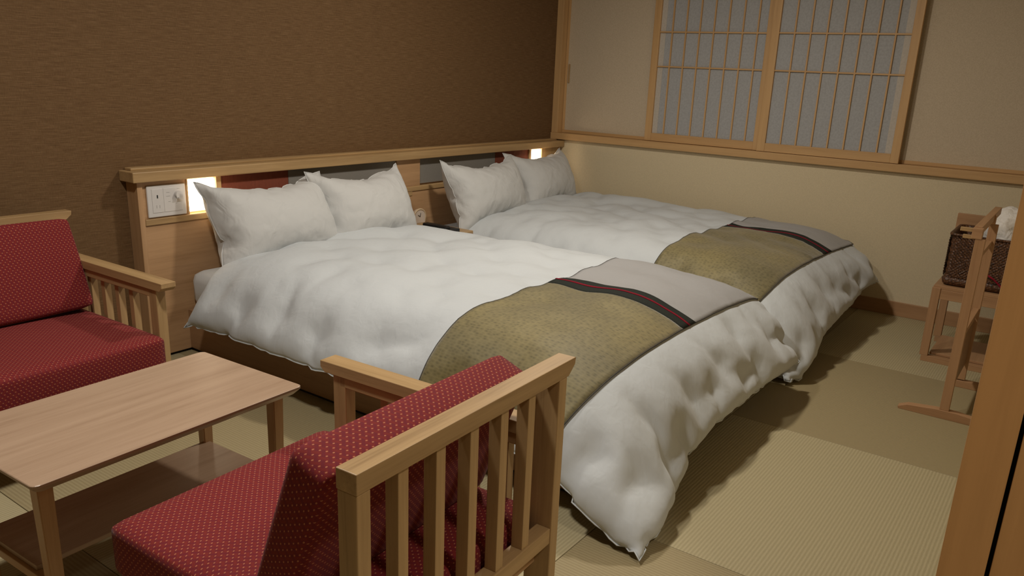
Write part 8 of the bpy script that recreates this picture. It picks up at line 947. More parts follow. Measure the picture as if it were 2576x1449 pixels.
3,-5,-4,-3,-1,-2,-2,3,1,0,1,2,-6,2,3,-4,1,2,-3,2,1,-2,0,4,-2,-4,-1,4,-6,2,-2,1,-1,1,-1,2,1,-3,-1,3,-2,-2,4,-4,0,1,-2,1,-3,1,3,-1,-5,9,-2,6,-2,6,-2,-9,-2,0,4,-4,-1,4,0,0,4,11,3,
-6,-6,-1,-2,-2,-1,1,-2,1,2,1,-2,13,-9,-4,1,-1,-3,0,-4,0,1,1,0,-2,3,0,-3,1,1,-3,1,1,-1,0,0,1,-1,0,-1,0,1,1,0,-1,0,-1,0,2,-1,-1,1,4,-6,5,-2,5,0,-5,-1,-1,2,-1,0,0,-1,1,0,2,6,19,
]
PILLOW_A_FRONT = [
-345,23,22,22,22,21,19,18,23,23,23,23,23,22,20,18,22,22,22,22,19,22,21,22,24,23,23,21,11,17,20,21,22,
4,-7,0,0,1,0,0,4,-2,-1,0,0,-1,2,-3,6,-3,-1,0,-1,1,1,1,1,-2,0,-3,1,4,5,0,-2,-4,
3,-2,-4,1,-3,2,2,0,1,0,-1,0,0,-1,4,-5,3,-1,1,1,1,-2,1,0,1,-1,2,-4,6,-2,1,3,-9,
6,1,-8,-2,3,-3,2,-1,0,1,-1,0,1,0,2,1,-4,3,-1,0,2,0,-1,0,-1,0,1,2,0,2,-1,-5,-2,
6,-5,7,-9,0,1,-3,2,0,-1,1,0,0,0,0,2,3,-3,0,0,0,1,1,-1,0,-1,0,2,2,-1,-8,0,2,
6,1,-7,4,-8,2,1,-1,-1,1,1,0,0,0,0,-1,0,3,-1,1,-1,1,-1,1,1,1,0,0,-1,-3,3,-8,3,
8,-4,5,-7,2,-5,0,-1,1,0,0,0,0,0,-1,1,2,-2,3,-1,0,0,1,-1,0,1,-1,0,-4,1,-3,2,-2,
11,0,-1,-1,-7,-2,0,-2,2,-1,0,0,-1,0,1,1,0,1,-1,1,0,0,0,0,0,-1,1,0,-1,0,-7,1,1,
13,1,-15,1,3,-3,-2,3,-3,1,0,-1,2,-1,0,0,0,1,0,0,1,0,0,0,0,1,-2,-2,0,2,4,-4,-7,
9,-7,5,-12,2,3,-1,-1,1,0,0,1,-1,1,0,0,0,0,0,0,0,0,0,1,-1,-1,2,0,2,-12,-3,-2,4,
-18,7,-2,21,-7,-2,2,-2,1,0,0,-1,0,0,0,1,0,0,0,0,0,0,0,0,1,0,-2,-1,-1,5,-2,-11,-5,
-6,-2,4,-7,7,4,-2,4,-1,-1,0,0,0,1,0,-2,0,1,0,0,0,0,0,0,0,0,0,-3,1,-3,3,14,-13,
-4,4,-1,3,1,-2,1,-2,-1,1,0,0,0,-1,1,1,0,-1,0,0,0,0,0,0,-2,-1,3,1,-2,6,4,-9,17,
-3,-3,5,0,-3,3,2,-2,2,0,-1,1,0,0,-1,0,0,0,0,0,0,0,0,-1,1,3,-7,4,3,-6,3,11,-3,
-3,3,0,-1,0,0,-1,3,0,0,0,-1,1,-1,0,-1,0,1,-1,0,0,0,-1,1,1,-2,6,-3,-6,8,0,2,1,
-1,0,-3,4,-1,2,-1,1,-1,0,1,1,-2,1,0,0,0,-2,1,0,-1,0,1,-1,0,0,-1,4,5,-8,2,-1,2,
2,-5,5,-3,2,-3,4,-1,0,0,0,0,1,-1,-1,1,-1,1,-1,-1,0,0,-1,1,0,1,0,-2,1,5,-5,-3,5,
6,-3,-7,-1,5,1,0,1,0,0,0,-1,0,1,-2,0,0,0,0,-1,0,0,1,-1,-1,0,0,3,1,3,-3,3,-9,
-4,8,-6,-1,4,3,-1,-1,1,-1,0,0,-1,1,-2,-1,2,0,-1,0,-1,-1,0,1,0,-1,0,-1,1,-1,13,-7,11,
-11,0,7,7,-1,0,0,0,0,0,-1,0,1,-2,2,0,-4,0,2,0,1,-1,-2,0,1,1,-2,0,-1,4,1,5,1,
-9,-2,12,3,-2,1,-2,1,-1,0,0,0,-1,0,1,-1,2,-2,-1,0,0,2,0,-2,0,-2,2,-2,2,-1,1,8,-1,
-6,7,3,-3,2,-2,0,0,1,0,-2,0,0,-1,2,1,-1,0,1,1,-1,-3,1,1,-3,2,-4,3,-1,1,-1,5,2,
-4,7,0,2,-2,-4,3,0,0,0,2,-6,-1,3,0,1,-1,-1,0,2,-1,-2,1,1,0,-6,3,-1,0,1,1,0,7,
-239,1,3,2,3,5,5,-5,0,1,0,2,1,2,6,-6,-4,0,1,1,0,-4,-4,-3,-1,-1,-1,4,-1,-9,-5,-4,-3,
8,-18,-2,-5,0,-1,1,1,3,-5,3,-3,2,-3,-2,6,-5,4,-2,2,-6,4,0,5,-4,3,-4,2,-5,10,-1,7,13,
8,-2,-14,2,-7,-2,-4,3,1,-2,-1,3,-1,-1,0,-1,2,-1,1,-3,4,-4,4,-2,6,-4,1,2,3,-7,10,5,11,
9,1,-7,-7,1,-13,-2,6,-5,4,2,-6,0,4,-5,5,0,0,-5,2,0,5,-5,3,0,-3,4,-4,2,8,6,8,1,
8,-3,5,-10,-1,4,-12,-3,0,3,-6,4,1,1,1,-10,15,-14,7,-3,5,-7,7,-6,7,-2,1,2,2,6,8,0,-2,
9,1,-5,2,-12,4,3,-7,-1,-3,2,1,-4,-3,0,4,-6,11,-9,1,0,4,2,0,-5,5,2,-1,5,6,-2,5,1,
9,-2,3,-3,1,-9,3,-3,1,-2,-3,-2,0,-1,3,-4,4,-7,8,-3,3,3,-4,1,-2,6,1,2,5,-1,3,-2,0,
8,2,1,-1,-2,-4,-3,-2,1,0,-1,2,-4,3,-6,4,-6,3,-1,5,-4,-2,1,9,-2,1,2,0,3,-1,3,0,-1,
8,0,-5,1,2,0,-3,4,-9,4,1,-4,5,-6,3,-3,3,2,3,-4,-3,2,3,-5,7,-3,2,3,0,-1,-3,3,2,
2,4,1,-2,-1,1,0,-3,5,-5,0,0,-2,2,0,4,-5,1,-2,1,5,0,-3,3,-1,4,-5,0,-1,5,1,0,-1,
5,-3,-2,12,-4,-2,2,-2,0,1,3,-3,-1,-1,-1,0,3,1,0,1,-4,1,1,-1,-1,0,4,3,-3,1,-2,-2,1,
8,-2,2,-9,5,3,-2,7,-1,-3,-2,1,1,4,-1,-4,0,0,1,2,-2,1,1,-2,1,0,1,1,1,-2,1,-4,0,
8,2,-1,3,0,0,0,-2,-4,3,0,0,-1,-1,0,3,2,-3,0,0,1,1,-2,1,2,2,-6,-1,3,-2,-3,5,-4,
9,-2,3,-2,-2,3,3,-4,5,0,-2,0,3,-4,1,4,-6,4,-3,1,2,-2,1,2,-4,-4,10,-5,-3,3,0,-5,2,
9,1,-1,0,0,0,-1,3,-1,2,0,2,-1,2,1,-5,4,-2,5,-6,0,1,2,-3,1,2,-9,4,5,-7,0,0,2,
9,-1,0,3,-1,2,-1,4,-2,-2,5,0,-1,-2,2,3,-4,4,-6,7,0,-4,-1,2,-2,1,1,-7,-5,10,-5,1,-1,
9,-1,2,-2,2,-3,7,-3,5,0,-3,5,-1,1,-2,0,3,-1,0,-4,4,0,-1,-3,2,-4,-1,5,-4,-6,5,0,-2,
8,2,-5,1,5,2,0,6,-3,3,1,-4,2,1,2,-1,1,-4,3,2,-7,4,-1,2,-2,1,-1,-8,0,-3,3,-4,3,
4,5,0,0,6,2,4,-4,2,1,-2,3,-2,1,1,-1,-2,3,-1,-1,2,-2,1,-2,-1,-1,1,0,-2,1,-10,6,-7,
7,-1,4,4,2,3,-1,2,1,-1,2,-3,2,0,-2,1,1,-1,0,1,0,0,0,0,0,-2,1,-1,2,-8,-4,-1,-1,
8,-3,8,6,-2,3,0,1,0,-1,-2,2,-1,2,-1,0,0,1,0,-2,2,-1,0,1,-1,1,-1,2,-5,-1,-3,-7,2,
9,4,5,0,2,2,-1,0,0,0,-2,-1,2,2,-1,-1,1,-1,1,-2,-1,4,-2,-1,1,0,1,0,0,0,-1,-8,-3,
10,11,0,0,-3,0,4,0,0,-1,0,-4,5,-1,0,2,-5,3,0,3,-5,1,2,0,-8,8,1,-1,0,-1,2,-2,-12,
48,5,5,6,7,9,14,-4,-3,1,4,2,3,5,12,-7,-5,1,4,2,-2,-5,-9,-4,-3,-2,1,10,-8,-13,-11,-8,-9,
19,1,-2,-4,0,-1,-3,3,4,-3,0,-1,2,-4,-2,8,-6,4,-4,3,-7,5,2,3,-2,2,-6,-3,0,9,0,1,1,
20,-1,1,0,-4,-1,-6,4,3,-3,0,2,-1,-2,-2,0,5,-2,2,-7,7,-5,5,-2,5,-3,0,0,1,-5,7,2,0,
19,-1,2,1,-2,-6,-2,4,-3,5,1,-4,-1,5,-8,5,2,-1,-6,3,-1,5,-3,2,0,-1,3,-5,0,6,1,0,-1,
18,3,-3,3,0,0,-1,-4,0,3,-4,3,0,0,1,-8,10,-7,5,-3,2,-3,5,-3,3,-1,0,-3,3,2,-3,1,1,
19,-2,3,-3,4,1,-1,-1,1,-1,0,0,-1,-3,1,2,-3,4,-4,1,1,2,0,1,-3,3,0,-1,2,-3,2,-3,1,
18,2,-4,5,-2,1,2,0,-1,-1,1,-1,0,0,0,0,-1,-1,3,-1,1,0,-1,1,-1,1,0,-1,-1,1,-1,1,-1,
17,-2,0,0,4,1,1,0,0,0,0,0,0,0,-1,1,-1,0,0,2,-2,0,0,1,0,-1,0,1,-1,-1,-1,-1,3,
15,-3,7,-1,1,1,0,0,2,0,-1,0,0,0,-1,0,-1,2,0,0,0,1,-1,1,-1,1,-1,-1,0,1,0,0,-3,
11,10,-4,3,-2,1,1,1,-1,1,0,0,-1,1,0,0,0,0,0,0,0,0,1,-2,0,-1,2,0,0,-5,-3,0,4,
12,3,1,0,3,1,-1,2,-1,0,-1,2,0,0,0,-1,0,0,-1,0,1,0,0,0,1,-1,-2,-2,1,1,-1,-3,0,
20,-5,4,0,-2,1,3,-4,1,2,0,-1,0,-2,2,1,0,0,0,-1,1,-1,0,1,-1,1,-1,-1,-2,0,1,-1,0,
19,0,1,-2,0,-1,0,2,2,-2,1,0,0,0,-1,0,-1,1,0,0,0,-1,1,-1,-1,-2,5,0,-3,2,-2,2,-10,
19,1,-2,1,1,-1,-1,2,-3,0,1,0,-2,2,0,-2,3,-2,3,-1,-2,1,0,-2,3,2,-7,2,4,-6,3,-2,3,
20,-2,1,-1,1,1,-1,-1,1,-2,1,-1,1,-2,-2,4,-3,2,-6,5,2,-1,-2,3,-2,-2,5,-3,-5,8,-1,1,0,
20,-1,1,-1,0,-2,1,-3,2,2,-6,0,2,2,-3,-3,4,-5,7,-6,-2,6,1,-2,2,-1,0,4,2,-7,4,1,0,
19,1,-3,2,-1,2,-4,2,-4,0,2,-4,-1,1,0,2,-5,2,0,3,-2,0,0,4,-3,3,1,-3,3,1,0,-2,4,
18,0,1,0,-1,-1,-1,-5,3,-5,-2,6,-2,-3,-4,3,-1,7,-6,-4,12,-7,2,-2,2,0,2,7,-1,2,-5,2,-4,
15,4,1,-1,-6,0,-7,6,-3,-4,4,-4,4,-1,-1,1,3,-10,3,4,-3,1,1,1,4,2,-2,0,3,-2,5,-2,0,
17,0,-1,-1,-4,-2,1,-5,-1,0,-3,8,-7,2,0,-9,8,6,-3,-7,-1,1,5,2,-2,0,-1,7,-5,11,2,1,-1,
17,0,-2,-7,-2,-3,-3,1,-1,2,3,-11,2,5,2,-3,-6,4,1,1,2,4,-14,7,-6,10,1,-1,10,-1,4,2,1,
19,-2,-9,-12,1,-1,0,3,-1,1,-11,2,4,2,4,-1,-7,2,4,0,-10,8,4,-8,14,-14,10,-4,3,3,4,10,1,
19,-16,-6,3,-7,-4,11,-5,1,-1,4,-11,10,-7,2,4,-6,3,-1,6,-8,2,8,0,-15,15,-2,4,1,1,-2,2,14,
]
PILLOW_A_REAR = [
-345,23,22,22,22,21,19,18,23,23,23,23,23,22,20,18,22,22,22,22,19,22,21,22,24,23,23,21,11,17,20,21,22,
4,-8,1,0,-2,0,2,4,-1,0,0,-1,-1,-2,2,3,-1,-1,1,1,3,0,-3,1,-1,-1,0,0,8,-4,1,1,-5,
3,-2,-5,0,2,1,1,-1,1,-1,-1,0,1,0,1,0,0,1,-1,0,-1,1,3,-2,0,0,-1,0,-3,8,0,-3,-4,
6,-4,2,-5,-1,1,0,1,0,-1,1,0,-3,3,0,-1,2,-1,0,-2,2,0,2,0,-1,0,-1,1,5,1,-3,-5,-2,
6,1,-8,-1,1,-2,1,1,-1,2,-1,-2,3,-1,0,2,0,1,-1,1,0,0,-1,1,0,0,1,-1,-1,-4,3,-4,2,
6,-1,-6,3,-5,1,0,0,0,0,0,2,0,0,0,-1,0,1,0,1,-1,1,-1,1,0,1,1,-4,-1,3,-5,3,-2,
8,-4,4,-7,0,-1,-1,-1,1,0,0,1,0,0,0,1,0,0,1,-1,1,-2,2,-1,1,0,-4,2,2,-2,-2,-5,2,
11,4,-6,-8,-2,1,0,-1,0,-1,1,1,-1,0,0,1,0,0,0,1,-1,2,-1,1,-1,-2,2,2,-3,-3,-5,7,-4,
13,-6,-4,-1,3,-6,-1,2,-1,1,0,-1,0,1,0,0,0,0,1,0,1,-1,1,-1,-1,2,0,-1,-3,1,-4,-5,3,
9,-7,-4,10,-7,2,-3,-1,1,-1,0,0,1,0,0,0,0,1,-1,1,-1,0,0,1,2,-1,-2,-1,1,-5,-2,6,-9,
-18,6,9,-2,4,-1,3,-2,0,1,1,-1,0,0,0,0,0,0,1,-1,1,-1,1,-1,-1,2,-2,1,-1,-7,10,-15,-3,
-6,5,6,-1,-3,2,-4,3,0,-2,-1,1,0,0,0,1,0,-1,0,0,1,0,-1,0,0,-1,5,-6,3,8,-9,-3,2,
-4,3,1,-1,1,-2,3,-1,-1,2,-1,0,0,0,1,-1,0,0,0,0,-1,1,0,1,0,-2,0,5,-2,5,0,8,2,
-3,3,-1,1,3,-3,1,-1,1,-1,1,-1,1,0,-1,0,0,0,0,0,0,0,0,0,-1,2,-1,0,3,-5,12,-2,0,
-3,-4,-1,5,-2,6,-1,0,0,2,-2,1,-1,0,0,0,0,0,0,0,0,0,0,-1,2,0,-1,1,1,2,-6,4,4,
-1,0,4,-8,4,1,2,-1,1,-2,2,0,0,-2,1,-1,1,-1,0,0,-1,0,0,1,-2,0,2,0,-1,3,-4,-3,7,
2,0,-5,2,2,0,-1,2,-2,1,0,0,-2,2,-1,0,-1,1,0,-1,1,-1,0,-1,2,-1,1,-1,2,0,1,9,-10,
6,-2,-10,7,-1,0,1,1,0,0,0,-1,1,-1,-1,0,0,0,-1,1,-1,0,-1,0,0,1,-1,3,0,-2,9,-3,-9,
-4,-1,7,3,-5,3,-1,0,0,0,0,0,-2,0,0,1,-1,0,0,-1,1,0,-1,0,-1,-1,0,0,2,2,1,1,11,
-11,3,11,-8,9,-2,1,-1,0,-1,-1,0,3,-3,0,-1,0,0,0,1,-1,0,-2,1,1,0,-2,-1,0,5,0,0,7,
-9,9,-7,11,-2,0,-1,0,1,0,0,-1,-1,-1,1,0,1,-1,0,-3,1,0,3,-2,-1,0,0,0,-2,-1,4,6,1,
-6,-2,12,0,-2,-1,-1,1,0,0,-1,1,-5,4,0,0,-1,-1,1,2,-2,0,0,-1,0,-1,-2,1,1,0,2,5,1,
-4,6,-1,-1,1,-4,3,0,0,0,1,-6,4,2,0,1,-2,-1,0,2,-1,-4,1,3,-2,-4,3,0,0,1,0,0,7,
-239,1,3,2,3,5,5,-5,0,1,0,2,1,2,6,-6,-4,0,1,1,0,-4,-4,-3,-1,-1,-1,4,-1,-9,-5,-4,-3,
8,14,-2,2,0,-2,-3,4,1,-1,1,0,-1,1,-6,2,4,-1,-1,-1,2,0,0,2,-1,0,1,-3,0,1,1,-1,-13,
8,3,10,1,-1,0,-2,1,1,0,-1,0,0,-1,0,1,1,0,-1,1,-4,4,0,0,0,0,0,0,-3,3,-3,-6,-2,
9,1,-2,8,4,0,0,1,0,0,1,-2,1,-1,-1,2,0,0,0,-1,1,-1,3,-2,0,0,1,-4,-3,4,-5,-4,-1,
8,-1,7,1,-1,4,2,0,-1,2,-1,1,-1,0,2,-1,-1,1,-1,0,1,-2,0,1,1,-2,-3,2,0,-12,3,-2,1,
9,1,3,-3,7,-1,2,2,0,0,0,-1,1,0,-1,2,0,-1,1,0,-2,2,-2,2,-3,1,0,-10,-2,6,-4,1,0,
9,1,-2,5,-1,1,2,0,4,-1,0,1,0,1,-2,3,-1,0,0,-4,3,-1,1,-3,1,2,-7,0,3,-3,-2,-3,1,
8,-4,3,5,3,-2,1,3,-1,0,0,0,3,-3,2,-2,-2,4,-2,2,-1,2,-2,2,-3,-5,1,5,-5,-3,-2,4,-3,
8,-2,1,1,-4,9,0,-3,3,-1,4,1,-4,2,2,-1,0,-2,2,2,-4,-1,4,-4,1,2,0,-3,-4,1,-3,-2,4,
2,9,-4,-5,7,-2,5,1,-3,5,-1,-1,1,2,-3,2,0,-1,1,0,1,-2,-2,2,2,-3,-1,-4,2,-3,0,5,-4,
5,-1,5,1,-1,1,-3,6,1,-4,-2,5,0,-2,1,-1,3,-1,-3,0,2,-2,2,-2,-3,4,-4,2,0,-4,4,-4,2,
8,-1,-2,0,1,-1,4,-6,1,5,2,-4,1,2,2,-4,-2,5,2,-4,2,1,-3,-1,0,0,6,-6,1,4,-2,-3,-1,
8,0,-2,1,1,2,-4,3,2,-5,3,1,-1,-6,2,2,3,-6,1,5,-3,0,3,2,-1,-5,2,4,-3,2,-1,-1,-3,
9,-2,1,0,-3,2,-1,3,-6,6,-3,0,-1,3,-4,3,-2,2,0,-5,3,2,0,0,-1,4,-5,1,4,-4,2,0,0,
9,1,1,-3,2,-6,2,-1,3,-8,5,-4,0,2,1,-3,2,-2,1,5,-1,-1,-3,1,6,-1,0,1,-1,2,-2,0,2,
9,0,-3,4,-3,1,-3,0,-6,5,-5,1,3,-4,-1,4,-2,-2,3,-3,-1,2,2,6,-7,2,4,1,-1,3,-2,-1,3,
9,-2,2,-1,-4,-1,2,-5,2,0,-3,0,-7,4,1,-5,4,5,-4,3,-4,2,1,-4,10,-4,5,-2,3,0,0,4,-2,
8,0,1,-3,0,-2,-4,-1,-2,-6,2,2,0,-3,5,-4,-4,0,5,0,2,-3,-2,3,0,8,-6,10,1,-3,7,-2,0,
4,3,-2,-4,5,-10,2,-7,1,0,1,-5,6,0,-6,8,-2,0,-7,0,1,5,-4,3,0,-1,7,2,5,1,1,-1,-1,
7,1,-7,7,-16,-2,-1,3,-4,3,-4,1,-4,6,-2,-3,3,-1,1,0,4,-11,15,-4,0,-5,7,-5,8,9,-3,3,1,
8,-6,9,-22,1,2,-3,0,4,-6,0,-4,1,-2,3,0,2,0,-4,2,-4,13,-11,4,-3,2,-1,8,-2,1,8,6,2,
9,2,-22,1,-8,-1,3,0,0,0,-3,2,5,-4,0,4,-5,-2,2,2,6,-9,1,2,-4,4,2,-2,3,5,10,5,1,
10,-22,-3,-3,2,3,-4,0,-2,2,-1,-1,1,3,-2,-3,-1,5,4,-4,-8,9,3,-6,-1,8,-3,1,-3,0,1,7,17,
48,5,5,6,7,9,14,-4,-3,1,4,2,3,5,12,-7,-5,1,4,2,-2,-5,-9,-4,-3,-2,1,10,-8,-13,-11,-8,-9,
19,-14,0,-4,0,-3,-10,7,6,-3,-5,3,0,5,-13,0,13,-5,-4,-1,7,0,-4,3,1,3,-7,-1,4,-1,3,4,16,
20,-2,-14,-3,-3,2,-3,-2,-1,5,1,-3,-1,-4,-2,6,1,0,-4,3,-8,5,8,-3,2,-6,7,-5,-8,14,8,8,2,
19,-1,1,-7,-10,-7,5,0,-2,3,-2,3,2,-8,1,9,-5,-5,9,-11,0,-2,8,4,-4,6,-5,-4,13,-3,7,5,0,
18,1,-4,-1,3,-7,-4,1,2,-5,4,-7,1,0,-1,-1,-1,2,-2,5,-1,6,-4,3,-4,2,6,-5,3,10,-1,0,1,
19,-2,0,1,-6,2,-3,-5,1,-1,0,3,-5,0,5,-3,-6,6,-1,-2,6,-6,6,-7,9,-1,-3,11,2,-4,2,1,0,
18,0,1,-3,2,-2,-3,2,-5,0,1,-2,0,0,1,-9,4,1,1,7,-5,4,-5,5,0,-3,6,1,-3,2,2,0,1,
17,-3,2,1,-3,3,0,-3,0,0,-1,1,-4,4,-3,4,1,-3,1,-3,2,-5,4,-3,4,4,-2,-3,2,3,2,-1,2,
15,1,0,1,2,-3,0,2,-1,1,-5,0,5,-3,-2,1,1,1,-4,-1,4,2,-4,4,-1,-3,1,2,2,1,-3,3,-1,
11,9,-3,3,-1,1,-2,-1,2,-4,1,0,-1,-1,3,-1,-2,2,-1,1,-2,2,1,-1,-2,3,0,1,0,1,-1,-2,1,
12,0,6,-3,3,0,2,-2,-2,3,1,-3,0,2,-2,1,-2,0,3,0,-1,1,-2,2,1,-3,3,-2,1,-1,-2,0,-2,
20,-2,0,3,-2,0,-1,3,1,-3,-1,2,-1,-1,0,1,1,-1,-2,2,-1,-1,3,0,0,0,-4,2,-5,-1,5,0,-1,
19,1,0,-2,2,-1,1,-1,-1,2,0,-1,1,1,0,-1,-1,2,0,-2,1,1,-3,0,-1,3,-1,-3,3,-3,0,-4,-3,
19,1,-1,0,1,0,1,-1,1,-1,0,1,0,-1,0,0,1,-1,0,1,0,-2,2,-1,1,-2,2,-1,-1,1,-6,4,0,
20,-3,-1,3,-1,2,0,0,0,1,0,0,-1,1,0,0,0,0,0,-1,0,1,0,0,-2,1,-1,1,-1,-1,2,-2,1,
20,-1,2,-3,1,1,0,1,1,-1,1,-1,0,-1,1,0,0,0,0,1,-1,0,0,-1,2,0,-1,-1,0,-1,1,0,-1,
19,1,-2,1,2,-1,1,1,-2,2,-1,0,-1,1,0,-1,1,0,0,0,0,0,0,0,-1,0,0,1,-1,0,-1,-5,6,
18,1,-1,2,0,1,0,-1,1,-2,0,2,-1,-1,2,-1,-2,0,2,0,1,-1,-1,1,0,2,-1,-1,0,0,-3,2,-6,
15,4,2,0,-1,-1,2,-1,0,-1,1,-3,3,1,-4,4,0,0,-5,1,0,3,-3,2,1,-2,3,1,-1,-1,-1,-1,-2,
17,0,3,-1,0,-1,0,1,-2,1,-2,-1,-2,5,0,-2,-1,0,2,-1,4,-9,10,-2,0,-4,4,-1,2,0,-1,1,-2,
17,3,-4,1,2,0,-2,1,2,-3,0,-5,1,-1,2,0,3,-2,-3,3,-6,11,-9,5,-3,2,0,4,1,-1,1,-2,1,
19,-2,2,-1,-8,-4,8,0,0,0,-3,3,4,-4,0,2,-7,2,1,1,5,-8,4,1,-6,5,3,-2,3,2,1,-2,0,
19,-2,-2,-3,-1,5,-3,0,0,0,0,-7,9,1,-1,-5,-5,10,4,-5,-14,16,3,-7,0,6,-3,2,-1,1,-1,3,0,
]
